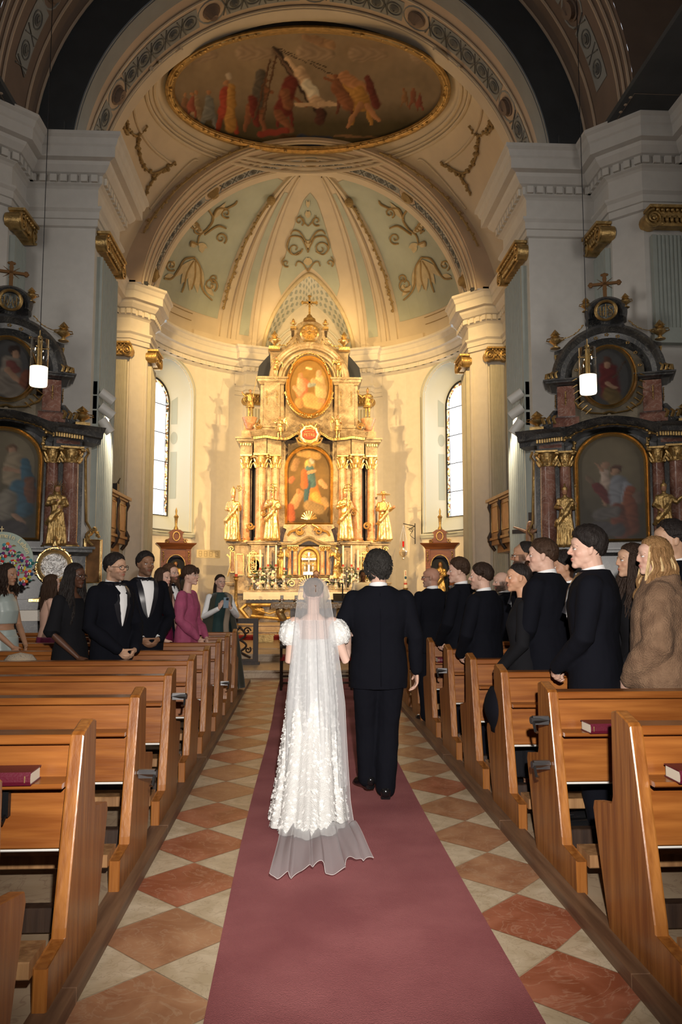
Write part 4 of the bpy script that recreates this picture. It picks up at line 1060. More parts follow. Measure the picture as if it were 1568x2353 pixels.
def ray_cross(b, c, h, rays=True, foot=True, th=0.03):
    """latin cross with trefoil ends and rays; c = foot"""
    c = Vector(c); w = h * .36; zc = h * .66; r = h * .045
    for p, q in (((0, 0, 0), (0, 0, h)), ((-w, 0, zc), (w, 0, zc))):
        d = Vector(q) - Vector(p); 
        if abs(d.x) > 0: b.box(c.x - w, c.x + w, c.y - th, c.y + th, c.z + zc - r, c.z + zc + r)
        else: b.box(c.x - r, c.x + r, c.y - th, c.y + th, c.z, c.z + h)
    for e in ((-w, 0, zc), (w, 0, zc), (0, 0, h)):
        e = Vector(e); o = (e - Vector((0, 0, zc))).normalized()
        t = Vector((-o.z, 0, o.x))
        for k in (o * .5, t, -t): b.ball(c + e - o * r * .6 + k * r * 1.1, r * 1.1, 8, 5, (1, .6, 1))
    if rays:
        for i in range(12):
            a = pi / 12 + i * pi / 6
            if i % 3 == 1 or True:
                L = h * (.2 if i % 3 != 1 else .26); b.tube([c + Vector((0, 0, zc)), c + Vector((L * cos(a), 0, zc + L * sin(a)))], [r * .45, r * .12], 4)
    if foot: b.lathe([(h * .14, -h * .06), (h * .13, 0), (h * .06, h * .06), (h * .05, h * .1)], c, 12)
# ================================================================== CEILING PAINTING
def vps(x, y, lift): return on_sphere(x, y, SPH, SR - lift)
cp = empty('ceiling_painting', tuple(vps(708, 206, 0.05)), 0, 'large oval ceiling painting of robed and straining figures in a gilt frame', 'painting')
b = MB(); off = Vector(cp.location)
outer = ell(308, 131, 90)
b.cdt(outer, [], lambda u, v: vps(u, v, .06) - off, 2.6)
can = b.build('canvas', 'fresco', cp)
def cp_base(x, y):
    t = (y - 75) / 262
    sky = np.array([.20, .15, .10]) * (1.35 - .5 * t); haze = np.array([.34, .24, .14])
    g = np.array([.07, .055, .028])
    w = min(1, max(0, (t - .60) * 5)); c = sky * (1 - w) + g * w
    e = math.exp(-((x - 560) / 150) ** 2 - ((t - .25) / .4) ** 2); c = c * (1 - .5 * e) + haze * .5 * e
    e = math.exp(-((x - 840) / 80) ** 2 - ((t - .15) / .12) ** 2); return c * (1 - .4 * e) + np.array([.24, .14, .07]) * .4 * e
S = []; red = (.20, .035, .02); dred = (.10, .02, .015); fl = (.26, .125, .06); dfl = (.15, .06, .03); och = (.25, .13, .035); pale = (.36, .25, .16); gr = (.11, .10, .08); blu = (.02, .03, .06); dk = (.025, .015, .012)
def man(x, y, h, robe, skin=fl, lean=0, arm=None, legs=True):
    r = h / 9
    if legs:
        for q in (-.6, .7): S.append((x + q * r, y - h * .45, x + q * r * 2.4, y, r * .75, r * .35, skin if robe is None else robe))
    S.append((x + lean, y - h * .72, x, y - h * .36, r * 1.05, r * 1.35, robe or skin)); S.append((x + lean * 1.2, y - h * .9, x + lean * 1.2, y - h * .88, r * .55, r * .55, skin))
    if arm: S.append((x + lean, y - h * .75, x + arm[0], y - h * .75 + arm[1], r * .5, r * .3, skin))
for x, y, h, c in ((425, 285, 75, (.17, .09, .05)), (450, 292, 88, (.22, .15, .09)), (480, 300, 98, (.13, .13, .12)), (440, 270, 60, (.2, .06, .04))): man(x, y, h, c)
man(520, 305, 128, red, fl); S.append((532, 200, 530, 290, 10, 16, och)); S.append((526, 175, 526, 176, 9, 9, (.3, .24, .18)))
man(585, 300, 130, None, dfl, 20, (40, 10)); S.append((600, 170, 590, 240, 14, 16, (.06, .05, .04))); S.append((580, 230, 590, 285, 14, 8, dred))
for q in (-5, 5): S.append((632 + q, 115, 595 + q * 2, 275, 2.2, 2.6, (.07, .035, .02)))
for k in range(9): S.append((626 - 4 * k, 140 + 15 * k, 636 - 4 * k, 142 + 15 * k, 1.6, 1.6, (.08, .04, .02)))
S.append((632, 112, 740, 262, 8, 13, dk)); S.append((628, 112, 700, 205, 3, 4, (.1, .06, .04)))
man(655, 290, 100, dred, dfl, 8, (50, 30)); S.append((668, 190, 650, 250, 20, 22, dred)); S.append((640, 262, 670, 300, 12, 8, dfl)); S.append((600, 308, 660, 300, 9, 8, (.16, .03, .02))); S.append((655, 215, 662, 240, 14, 14, dfl))
S.append((660, 135, 690, 172, 6, 7, pale)); S.append((690, 165, 725, 230, 16, 14, pale)); S.append((705, 195, 722, 215, 15, 14, (.42, .38, .30))); S.append((725, 232, 738, 240, 15, 13, pale)); S.append((730, 240, 680, 240, 6, 5, pale)); S.append((735, 238, 785, 240, 6, 5, pale)); S.append((736, 256, 735, 275, 11, 14, (.05, .02, .015)))
man(830, 285, 130, och, fl, -30, (-75, -14)); S.append((790, 175, 835, 205, 15, 16, fl)); S.append((825, 210, 835, 240, 16, 18, och)); S.append((830, 240, 800, 290, 9, 5, fl)); S.append((845, 245, 870, 278, 9, 5, fl)); S.append((845, 180, 865, 240, 9, 12, (.08, .02, .015)))
man(790, 260, 95, (.08, .03, .02), dfl, -15, (-45, -8)); S.append((775, 200, 800, 240, 16, 18, dfl))
S.append((640, 112, 750, 155, 1, 1, dk)); S.append((645, 118, 765, 170, 1, 1, dk))
for x, y, h, c in ((950, 250, 50, (.13, .05, .03)), (930, 245, 45, (.15, .08, .04)), (965, 255, 45, (.12, .035, .025))): man(x, y, h, c, dfl)
S.append((650, 320, 760, 330, 12, 14, (.05, .025, .012))); S.append((690, 322, 755, 328, 14, 16, blu)); S.append((770, 312, 890, 318, 3, 3, (.14, .08, .04)))
S.append((720, 90, 760, 105, 12, 14, (.22, .13, .07))); S.append((700, 85, 735, 95, 9, 9, (.20, .12, .07)))
for x in (430, 560, 700, 820, 960): S.append((x, 120 + (x % 7) * 5, x + 60, 125, 22, 14, (.19, .135, .09)))
_o = Vector(cp.location)
S = [q[:6] + (tuple(min(.9, v * 1.5) for v in q[6]),) for q in S]
paint(can, S, cp_base, proj=lambda c: px_of(Vector(c) + (_o if (Vector(c) + _o).y > 10 and Vector(c).length < 8 else Vector())), noise_amp=.05, nscale=.02)
b = MB(); rows = []
for k, (rx, ry, l) in enumerate(((306, 129, .05), (307, 130, .13), (313, 135, .17), (322, 143, .17), (328, 148, .12), (329, 149, .03))):
    rows.append([vps(x, y, l) - off for x, y in ell(rx, ry, 110)])
b.grid(rows, cu=True); fr = b.build('frame', 'gold_dull', cp, smooth=40)
b = MB(); leafcord(b, [vps(x, y, .17) - off for x, y in ell(317, 139, 110) if y > 75], .05, 3, .13); b.build('carved_leaves', 'gold_dull', fr)
b = MB()
for rx, ry, r in ((352, 170, .05), (364, 180, .03), (372, 190, .045)):
    P = [vps(x, y, .02) for x, y in ell(rx, ry, 110) if y > 110]; P = [p for p in P if p]
    b.tube(P, r, 6)
struct(b.build('trim_vault_oval_moulding', 'vault_cream', smooth=50))
for s in (-1, 1):    # spandrel borders beside the oval
    b = MB(); mm = lambda pts: pts if s < 0 else [(2 * 708 - x, y) for x, y in pts]
    for pts, r in (([(400, 380), (350, 340), (318, 290), (308, 240), (316, 200)], .035), ([(455, 368), (440, 372), (395, 418), (345, 480)], .03)):
        P = [vps(v.x, v.y, .02) for v in bez([(x, y, 0) for x, y in mm(pts)], 6)]; b.tube([p for p in P if p], r, 6)
    struct(b.build('trim_spandrel_moulding_' + ('left' if s < 0 else 'right'), 'vault_cream', smooth=50))
# ================================================================== HIGH ALTAR
YA = 24.0
def zA(py, Y=YA): return at(710, py, Y=Y).z
def xA(px, Y=YA): return (px - 709.8) * Y / FPX
ha = empty('high_altar', (0, YA, 0.57), 0, 'tall marble and gilt high altar with two paintings, framed by the apse', 'altar')
OFF = Vector((0, YA, 0.57))
class AB(MB):
    """mesh builder whose points are given in world space and stored relative to the altar"""
    O = OFF
    def V(s, p): return MB.V(s, Vector(p) - s.O)
def both(f):
    for s in (-1, 1): f(s)
def sb(b, s, x0, x1, *r): b.box(min(s * x0, s * x1), max(s * x0, s * x1), *r)
def slab(b, x0, x1, yb, yf, z0, z1, prof=((0, 0), (.03, .25), (.07, .4), (.07, .7), (.11, .75), (.11, 1))):
    """moulded ledge: outline grows outwards towards the top"""
    rows = []
    for o, t in prof:
        z = z0 + (z1 - z0) * t; rows.append([(x0 - o, yb, z), (x0 - o, yf - o, z), (x1 + o, yf - o, z), (x1 + o, yb, z)])
    g = b.grid(rows); b.F(g[-1]); b.F(g[0])
# --- marble body
zl = zA(1246); zc0 = zA(1079); zc1 = zA(1048); ze = zA(1008)
b = AB()
b.box(-2.35, 2.35, YA - .05, 25.6, 0.45, zl - .12)
both(lambda s: sb(b, s, 1.02, 2.18, YA - .32, 25, 0.45, zl - .12))
both(lambda s: sb(b, s, 1.30, 1.70, YA - .45, 25, zA(1340), zl - .12))
slab(b, -2.38, 2.38, 25.5, YA - .10, zA(1340) - .1, zA(1340) + .02)
slab(b, -2.36, 2.36, 25.5, YA - .08, zl - .14, zl)
both(lambda s: slab(b, *( (s * 1.0, s * 1.74) if s > 0 else (s * 1.74, s * 1.0)), 25.4, YA - .42, zl - .14, zl + .01))
# column zone wall
b.box(-1.62, 1.62, YA + .28, 25.6, zl, ze); both(lambda s: sb(b, s, 0.72, 1.62, YA + .05, YA + .3, zl, ze))
both(lambda s: sb(b, s, 1.74, 2.1, YA + .2, 25.6, zl, ze))
# entablature blocks over the columns
both(lambda s: (sb(b, s, .84, 1.26, YA - .22, 24.6, zc1, zA(1010)), sb(b, s, 1.28, 1.66, YA - .30, 24.6, zc1, zA(1010)), sb(b, s, 1.72, 2.08, YA - .05, 24.8, zc1, zA(1010))))
both(lambda s: slab(b, *sorted((s * 1.72, s * 2.12)), 25.4, YA - .06, zA(1022), zA(1007)))
b.build('marble_body', 'marble_grey', ha, smooth=None)
# wavy cornice
b = AB()
wav = [(-1.72, 1002), (-1.60, 1001), (-1.30, 998), (-1.05, 1001), (-.82, 1002), (-.62, 999), (-.42, 990), (-.2, 981), (0, 978)]
wav = wav + [(-x, y) for x, y in wav[::-1][1:]]
wv = bez([(x, zA(y), 0) for x, y in wav], 5)
def wavy(b, pts, rows):   # rows: (y front, dz)
    g = b.grid([[(p.x * k, y, p.y + dz) for p in pts] for k, y, dz in rows])
def outd(x): return .12 * min(1, max(0, (abs(x) - .7) * 5)) + .05
rows = []
for dz, o in ((-.20, 0), (-.13, .05), (-.12, .10), (-.05, .14), (0, .22), (.03, .24), (.03, -.5)):
    rows.append([(p.x * (1 + o * .12), YA - .2 - o - outd(p.x), p.y + dz) for p in wv])
b.grid(rows); b.build('wavy_cornice', 'marble_grey', ha, smooth=40)
b = AB()
for i in range(4, len(wv) - 4):
    p = wv[i]; y = YA - .28 - outd(p.x); b.box(p.x - .028, p.x + .028, y, y + .06, p.y - .20, p.y - .13)
for s in (-1, 1):
    for k in range(5): x = s * (1.78 + .07 * k); b.box(x - .02, x + .02, YA - .12, YA, zA(1026), zA(1021))
b.build('gilt_dentils', 'gold', ha)
# --- columns
for s in (-1, 1):
    for dx, r, y in ((145, .125, YA + .05), (111, .155, YA - .12), (78, .125, YA - .02)):
        x = s * dx * YA / FPX; b = AB(); h = zc0 - zl
        shaft(b, (x, y, zl), r, h); c = b.build('column', 'marble_pink', ha, smooth=40)
        b = AB(); corinth(b, (x, y, zc0), r * .95, zc1 - zc0 + .02); b.build('capital', 'gold', c, smooth=40); b = AB(); b.lathe([(r * 1.32, 0), (r * 1.34, .05), (r * 1.15, .07)], (x, y, zl), 18); b.build('gilt_base', 'gold', c, smooth=40)
# dark backing with a cut silhouette
b = AB()
pts = [(137, 1246), (137, 1010), (128, 1000), (115, 955), (112, 930), (118, 915), (116, 880), (124, 860), (120, 835), (112, 825), (100, 812), (88, 800)]
for s in (-1, 1):
    pl = [(s * xA(709.8 + d), zA(y)) for d, y in pts] + [(s * .5, zA(800)), (s * .5, zl)]
    b.prism(pl, YA + .42, YA + .5, 'Y')
b.build('navy_backing', 'navy', ha)
# --- painting of the main storey
def framed(name, px, outline_in, z_of, Y, fr_w, strokes, base, frame_mat='gold', profile=None):
    """painting in a moulded frame; outline given in picture units, painted in the same units"""
    b = AB(); b.cdt(outline_in, [], lambda u, v: (xA(u, Y), Y, z_of(v)), px)
    cv = b.build('canvas', 'painting', ha); k_ = .34; strokes = [q[:6] + (tuple(v ** 1.25 * .85 for v in q[6]),) for q in strokes]; base_ = base; base = lambda x, y: base_(x, y) * .42 * np.array([1, .88, .65])
    paint(cv, strokes, base, proj=lambda c: px_of(Vector(c) + OFF), nscale=.06, noise_amp=.05)
    return cv
def outline_off(o, d):   # offset closed outline outwards in picture units
    n = len(o); out = []
    for i in range(n):
        a = Vector(o[i - 1]); c = Vector(o[(i + 1) % n]); t = (c - a).normalized(); out.append((o[i][0] + t.y * d, o[i][1] - t.x * d))
    return out
def frame(b, o, Y, prof, zf=None, xf=None):   # prof (offset px, forward m)
    A_ = sum(o[i][0] * o[(i + 1) % len(o)][1] - o[(i + 1) % len(o)][0] * o[i][1] for i in range(len(o)))
    sg = 1 if A_ > 0 else -1
    b.grid([[(xf(u), Y - f, zf(v)) for u, v in outline_off(o, sg * d)] for d, f in prof], cu=True)
XC = 709.8
def arch_px(hw, ytop, ybot, n=18, cx=XC, r=None):
    r = r or hw; return [(cx - hw, ybot), (cx - hw, ytop + r)] + [(cx - hw * cos(pi * i / n), ytop + r - r * sin(pi * i / n)) for i in range(1, n)] + [(cx + hw, ytop + r), (cx + hw, ybot)]
inn = arch_px(49, 1029, 1200)
S = [(712, 1070, 712, 1066, 13, 13, (.72, .50, .18)), (690, 1040, 730, 1048, 10, 10, (.55, .36, .15)), (682, 1060, 676, 1075, 9, 9, (.45, .28, .14))]
S += [(716, 1110, 722, 1150, 14, 20, (.70, .28, .06)), (726, 1140, 742, 1165, 12, 10, (.75, .38, .10)), (712, 1078, 718, 1112, 12, 11, (.10, .20, .22)), (708, 1110, 704, 1150, 9, 6, (.06, .14, .18)), (700, 1085, 700, 1115, 8, 10, (.55, .18, .06)), (714, 1062, 713, 1066, 7, 7, (.62, .40, .22)), (715, 1058, 719, 1062, 5, 5, (.6, .55, .45)), (708, 1086, 724, 1082, 4, 4, (.6, .35, .2)),
      (738, 1108, 748, 1118, 8, 6, (.6, .36, .2)), (672, 1100, 668, 1105, 7, 7, (.5, .2, .1)), (690, 1135, 676, 1160, 10, 12, (.55, .33, .18)), (686, 1130, 686, 1128, 6, 6, (.5, .25, .12)), (668, 1165, 670, 1190, 10, 10, (.5, .14, .06)), (712, 1162, 735, 1170, 16, 14, (.35, .24, .12)), (745, 1150, 752, 1160, 9, 7, (.45, .3, .15))]
framed('canvas', 2.2, inn, zA, YA + .18, 0, S, lambda x, y: np.array([.42, .27, .10]) * (1.1 - .7 * abs(y - 1090) / 120 if y > 1090 else 1.0) * (1 - .3 * abs(x - 710) / 50))
b = AB(); frame(b, inn, YA + .18, [(0, 0), (0, .08), (2.5, .14), (4, .10), (6, .16), (9, .12), (10, 0)], zA, xA); b.build('painting_frame', 'gold', ha, smooth=40)
# --- upper storey
Y2 = YA + .30
def zB(py): return zA(py, Y2)
b = AB()
def curve_prism(b, half, y0, y1, zf=zB):
    pl = [(xA(709.8 + d, Y2), zf(y)) for d, y in half] + [(-xA(709.8 + d, Y2), zf(y)) for d, y in half[::-1] if d > 0.01]
    b.prism(pl, y0, y1, 'Y')
curve_prism(b, [(0, 870), (118, 870), (117, 884), (108, 890), (106, 940), (108, 960), (120, 975), (128, 985), (128, 1000), (0, 1000)], Y2, 25.6)
curve_prism(b, [(0, 733), (14, 735), (27, 742), (34, 751), (43, 751), (43, 757), (35, 757), (36, 768), (42, 780), (55, 793), (70, 800), (78, 803), (97, 800), (97, 806), (92, 810), (90, 872), (0, 872)], Y2 + .1, 25.4)
both(lambda s: sb(b, s, .78, 1.50, Y2 - .16, 24.9, zB(995), zB(884)))
both(lambda s: sb(b, s, .90, 1.38, Y2 - .24, 24.9, zB(995), zB(884)))
both(lambda s: slab(b, *sorted((s * .76, s * 1.52)), 25.2, Y2 - .22, zB(888), zB(872)))
both(lambda s: slab(b, *sorted((s * 1.0, s * 1.6)), 25.2, Y2 - .3, zB(1003), zB(984)))
b.build('upper_storey', 'marble_grey', ha)
b = AB()
for rp, y, r in ((88, -.22, .10), (80, -.28, .05), (70, -.2, .07), (62, -.16, .035)):
    b.tube([(xA(XC + rp * cos(t)), Y2 + y, zB(878) + rp * YA / FPX * .97 * sin(t)) for t in [pi * i / 32 for i in range(33)]], r, 8)
b.grid([[(xA(XC + rp * cos(t)), Y2 + y, zB(878) + rp * YA / FPX * .97 * sin(t)) for t in [pi * i / 32 for i in range(33)]] for rp, y in ((90, 0), (90, -.2), (60, -.15), (50, 0))])
b.build('arched_gable', 'marble_grey', ha, smooth=40)
ov = [(XC + 46 * cos(t), 893 + 61 * sin(t)) for t in [2 * pi * i / 48 for i in range(48)]]
S = [(700, 880, 694, 905, 12, 15, (.60, .24, .13)), (690, 872, 692, 892, 8, 12, (.72, .44, .28)), (691, 862, 692, 866, 6, 6, (.55, .30, .16)), (676, 890, 690, 905, 5, 6, (.7, .4, .25)), (735, 872, 738, 905, 12, 15, (.66, .48, .28)), (733, 856, 733, 862, 7, 7, (.55, .38, .25)), (720, 875, 745, 890, 7, 7, (.5, .36, .2)), (712, 885, 722, 884, 6, 5, (.35, .38, .35)), (712, 920, 735, 930, 20, 14, (.62, .40, .18)), (688, 925, 690, 930, 12, 10, (.55, .33, .14)), (735, 920, 745, 922, 7, 6, (.6, .3, .17)), (705, 845, 716, 848, 3, 3, (.75, .6, .35))]
framed('canvas', 2.2, ov, zB, Y2 - .20, 0, S, lambda x, y: np.array([.58, .36, .11]) * (1.05 - .25 * abs(y - 860) / 60))
b = AB(); frame(b, ov, Y2 - .18, [(0, 0), (0, .1), (3, .17), (5, .10), (7, .15), (9, .12), (11, 0)], zB, xA); b.build('oval_frame', 'gold', ha, smooth=40)
b = AB()    # laurel sprays under the oval, garland over it, drops on the piers
for s in (-1, 1):
    P = bez([(s * .02, Y2 - .3, zB(962)), (s * .35, Y2 - .28, zB(955)), (s * .62, Y2 - .27, zB(935)), (s * .74, Y2 - .25, zB(905))], 8)
    leafcord(b, P, .04, 3, .07)
    leafcord(b, [(s * .60 * cos(t), Y2 - .36, zB(878) + .02 + .80 * sin(t)) for t in [pi / 2 * i / 16 for i in range(2, 17)]], .035, 5, .09)
    for x in (.98, 1.3): leafcord(b, [(s * x, Y2 - .27, zB(905 + 6 * k)) for k in range(6)], .03, 7, .06)
    leafcord(b, [(s * .95, Y2 - .25, zB(800)), (s * .74, Y2, zB(795)), (s * .52, Y2 - .1, zB(778))], .03, 2, .07)
    for q in (0, 1): b.tube([(s * (.36 + .55 * q), Y2 + .08, zB(792 - 0 * q)), (s * (.52 + .5 * q), Y2 + .08, zB(792)), (s * (.40 + .52 * q), Y2 + .08, zB(776 + 14 * q)), (s * (.36 + .55 * q), Y2 + .08, zB(792))], .015, 5)
    b.tube([(s * xA(XC + d, Y2), Y2 - .1, zB(y)) for d, y in ((108, 890), (106, 940), (108, 958), (118, 975), (112, 985))], .035, 6)
    for k, (d, y) in enumerate(((118, 983), (104, 1180), (133, 1210))):
        b.tube([(s * xA(XC + d) + u, YA - .25, zA(y) + v) for u, v in spiral((0, 0), .12, 1.4, 0, s, 20, .2)], .03, 6)
    # volutes beside the tabernacle picture ledge
    b.tube([(s * (.28 + u), YA - .4, zA(1222) + v) for u, v in spiral((0, 0), .13, 1.5, pi, -s, 24, .2)], .035, 6)
    b.tube([(s * .10, YA - .4, zA(1208)), (s * .2, YA - .42, zA(1212)), (s * .32, YA - .4, zA(1218)), (s * .55, YA - .35, zA(1224)), (s * .62, YA - .3, zA(1232))], .04, 6)
b.build('gilt_garlands', 'gold', ha, smooth=60)
# crown work: disc with rays, small finials, urns, cross
b = AB(); c = (0, Y2 - .08, zB(768))
ax = Matrix(((1, 0, 0), (0, 0, -1), (0, 1, 0)))
b.lathe([(.30, -.05), (.30, .06), (.25, .10), (.24, .04), (.0, .03)], c, 28, ax)
for i in range(24):
    a = 2 * pi * i / 24; b.tube([(c[0] + .06 * cos(a), c[1] - .06, c[2] + .06 * sin(a)), (c[0] + (.22 - .04 * (i % 2)) * cos(a), c[1] - .07, c[2] + (.22 - .04 * (i % 2)) * sin(a))], [.01, .018], 4)
b.ball((0, Y2 - .14, zB(768)), .07, 10, 6, (1, .5, .7)); b.tube([(-.12, Y2 - .14, zB(766)), (0, Y2 - .15, zB(769)), (.12, Y2 - .14, zB(766))], [.015, .03, .015], 5)
b.build('dove_roundel', 'gold', ha, smooth=50)
for s in (-1, 1):
    b = AB(); b.box(s * .505 - .09, s * .505 + .09, Y2 - .05, Y2 + .2, zB(756), zB(751)); urn(b, (s * .505, Y2 + .08, zB(751)), .28, 10); b.build('finial', 'gold', ha, smooth=50)
    b = AB(); b.box(s * 1.09 - .17, s * 1.09 + .17, Y2 - .15, Y2 + .25, zB(806), zB(799)); urn(b, (s * 1.09, Y2 + .05, zB(799)), .52, 14); b.build('urn', 'gold', ha, smooth=50)
b = AB(); ray_cross(b, (0, Y2 + .1, zB(724)), zB(677) - zB(724)); b.lathe([(.20, -.18), (.19, -.10), (.10, -.04), (.07, .03)], (0, Y2 + .1, zB(724)), 12)
b.build('cross', 'gold_dull', ha, smooth=40)
# cartouche with the red oval
b = AB(); cz = zA(1008)
b.lathe([(.30, 0), (.33, .04), (.27, .10), (.22, .09), (.21, .05), (0, .05)], (0, YA - .62, cz), 26, ax, flute=.06, fn=9)
for i in range(11):
    a = pi * i / 10; b.tube([(.2 * cos(a), YA - .66, cz + .2 * sin(a)), (.36 * cos(a), YA - .68, cz + .40 * sin(a))], [.04, .02], 6)
for s in (-1, 1): b.tube([(s * .2, YA - .66, cz - .1), (s * .38, YA - .66, cz - .12), (s * .32, YA - .66, cz - .26), (s * .1, YA - .66, cz - .34)], .045, 6)
ct = b.build('cartouche', 'gold', ha, smooth=50)
M['red_enamel'] = mat('red_enamel', (0.35, 0.04, 0.015), 0.4)
b = AB(); rows = [[(r * 1.15 * cos(t), YA - .70 - d, cz + .0 + r * .8 * sin(t)) for t in [2 * pi * i / 24 for i in range(24)]] for r, d in ((.20, 0), (.19, .015), (.001, .02))]
b.grid(rows, cu=True); b.build('red_oval', 'red_enamel', ct)
def text(body, name, m, size, loc, parent=None, rz=0, rx=pi / 2, off=OFF, ext=.004, scx=1):
    c = bpy.data.curves.new(name, 'FONT'); c.body = body; c.size = size; c.align_x = 'CENTER'; c.align_y = 'CENTER'; c.extrude = ext
    o = bpy.data.objects.new(name, c); COL.objects.link(o); c.materials.append(M[m] if isinstance(m, str) else m)
    o.location = Vector(loc) - (off if parent is not None else Vector()); o.rotation_euler = (rx, 0, rz); o.scale = (scx, 1, 1)
    dg = bpy.context.evaluated_depsgraph_get(); me = bpy.data.meshes.new_from_object(o.evaluated_get(dg)); o2 = bpy.data.objects.new(name, me); COL.objects.link(o2)
    o2.location = o.location; o2.rotation_euler = o.rotation_euler; o2.scale = o.scale; bpy.data.objects.remove(o); o = o2; me.materials.clear(); me.materials.append(M[m] if isinstance(m, str) else m)
    if parent is not None: o.parent = parent
    return o
text('SANCTE', 'lettering', 'gold', .075, (0, YA - .735, cz + .07), ct); text('PETRE', 'lettering', 'gold', .125, (0, YA - .735, cz - .03), ct)
# carved and gilt panels of the base
b = AB(); g = AB(); pk = AB()
for s in (-1, 1):
    for d0, d1, y0, y1, carved in ((163, 147, 1275, 1322, 0), (133, 118, 1272, 1312, 1), (178, 168, 1268, 1315, 0)):
        x0, x1 = sorted((s * xA(XC + d1), s * xA(XC + d0))); Yf = YA - (.47 if d0 < 140 and d0 > 110 else .34 if d0 < 168 else .08)
        for q in ((x0, x1, zA(y0) - .015, zA(y0) + .015), (x0, x1, zA(y1) - .015, zA(y1) + .015), (x0 - .015, x0 + .015, zA(y1), zA(y0)), (x1 - .015, x1 + .015, zA(y1), zA(y0))):
            g.box(q[0], q[1], Yf - .03, Yf + .02, q[2], q[3])
        if carved:
            for k in range(7): g.tube([((x0 + x1) / 2 + u, Yf - .02, zA(y1) + .08 + .09 * k / 1.2 + v) for u, v in spiral((0, 0), .06, 1.3, k, (-1) ** k, 14, .2)], .016, 5)
        else: pk.box(x0 + .02, x1 - .02, Yf - .01, Yf + .02, zA(y1) + .02, zA(y0) - .02)
    g.tube([(s * xA(XC + 176) + s * u, YA - .12, zA(1262) + v) for u, v in spiral((0, 0), .08, 1.3, 0, 1, 16, .2)], .02, 5)
    g.tube([(s * xA(XC + d), YA - .1, zA(y)) for d, y in ((186, 1275), (180, 1282), (178, 1300), (184, 1325))], .03, 6)
g.build('gilt_panel_mouldings', 'gold', ha, smooth=50); pk.build('pink_marble_inlays', 'marble_pink', ha)
# --- tabernacle
b = AB(); YT = YA - .55
def zT(py): return zA(py, YT)
def xT(px): return xA(px, YT)
b.box(-xT(XC + 53), xT(XC + 53), YT + .05, YA + .1, zT(1362), zT(1256))
b.box(-xT(XC + 60), xT(XC + 60), YT + .0, YA + .1, zT(1362), zT(1324))
slab(b, -xT(XC + 58), xT(XC + 58), YA, YT, zT(1328), zT(1321), ((0, 0), (.05, .5), (.06, 1)))
ped = bez([(-.80, zT(1248), 0), (-.5, zT(1248), 0), (-.32, zT(1243), 0), (0, zT(1232), 0), (.32, zT(1243), 0), (.5, zT(1248), 0), (.80, zT(1248), 0)], 6)
b.grid([[(p.x * (1 + o * .2), YT + .02 - o, p.y + dz) for p in ped] for o, dz in ((0, -.14), (.05, -.08), (.10, -.05), (.13, 0), (.13, .02), (-.5, .02))])
# picture ledge with concave sides
curve_prism(b, [(0, 1207), (56, 1207), (58, 1214), (50, 1218), (55, 1232), (58, 1246), (0, 1246)], YA - .30, YA + .1, zA)
b.build('tabernacle', 'marble_grey', ha)
tb = AB()
for s in (-1, 1):
    for d, r in ((44, .05), (31, .065)):
        x = s * xT(XC + d); shaft(tb, (x, YT - .06, zT(1321)), r, zT(1266) - zT(1321), 14)
tc_ = tb.build('tabernacle_columns', 'marble_pink', ha, smooth=40)
tb = AB()
for s in (-1, 1):
    for d, r in ((44, .05), (31, .065)): corinth(tb, (s * xT(XC + d), YT - .06, zT(1267)), r, zT(1254) - zT(1267), 12)
    tb.tube([(s * (.5 + u), YT - .08, zT(1341) + v) for u, v in spiral((0, 0), .12, 1.4, 0, 1, 16, .2)], .025, 5)
    for x in (.46, .22): 
        for zz in (1330, 1356): tb.box(s * x - .1, s * x + .1, YT - .03, YT, zT(zz) - .012, zT(zz) + .012)
ni = arch_px(17, 1264, 1322, 14)
frame(tb, ni, YT + .02, [(0, -.1), (0, .04), (3, .08), (5, .03), (8, .05), (9, 0)], lambda v: zT(v), lambda u: xT(u))
for i in range(12):
    a = pi * i / 11; tb.tube([(.1 * cos(a), YT - .1, zT(1345)), (.3 * cos(a), YT - .1, zT(1345) + .3 * sin(a))], [.015, .03], 5)
for i in range(9):
    a = pi * (i + .5) / 9; tb.tube([(.05 * cos(a), YA - .4, zA(1200) + .05), (.24 * cos(a), YA - .42, zA(1200) + .05 + .26 * sin(a))], [.02, .03], 5)
tb.build('tabernacle_gilding', 'gold', ha, smooth=50)
b = AB(); b.cdt(ni, [], lambda u, v: (xT(u), YT + .03, zT(v)), None); b.build('niche', 'gold_dull', ha)
M['silver_bright'] = mat('bright_silver', (0.85, 0.78, 0.66), 0.25, 0.8)
b = AB(); b.box(-.16, .16, YT - .12, YT - .0, zT(1321), zT(1314)); ray_cross(b, (0, YT - .08, zT(1314)), zT(1270) - zT(1314), False, False, .015)
eball(b, (0, YT - .11, zT(1290)), (.03, .03, .12)); eball(b, (0, YT - .11, zT(1280)), (.03, .03, .035)); b.tube([(-.16, YT - .11, zT(1276)), (0, YT - .11, zT(1282)), (.16, YT - .11, zT(1276))], .018, 6)
for s in (-1, 1): eball(b, (s * .12, YT - .1, zT(1308)), (.04, .05, .11)); eball(b, (s * .12, YT - .11, zT(1297)), (.035, .035, .04))
b.build('crucifix_group', 'silver_bright', ha, smooth=50)
# reredos reliefs of praying angels beside the tabernacle
for s in (-1, 1):
    a_ = saint('relief_angel', (s * xA(XC + 62) , YA - .62, zA(1330) - .57 + .57), s * 1.0 + pi, .95, 'none', 'c' if s < 0 else 'd', None, None, None, 'gold_dull', .03, 3, wings=True, skin=False)
    a_.location = Vector(a_.location) - OFF; a_.parent = ha
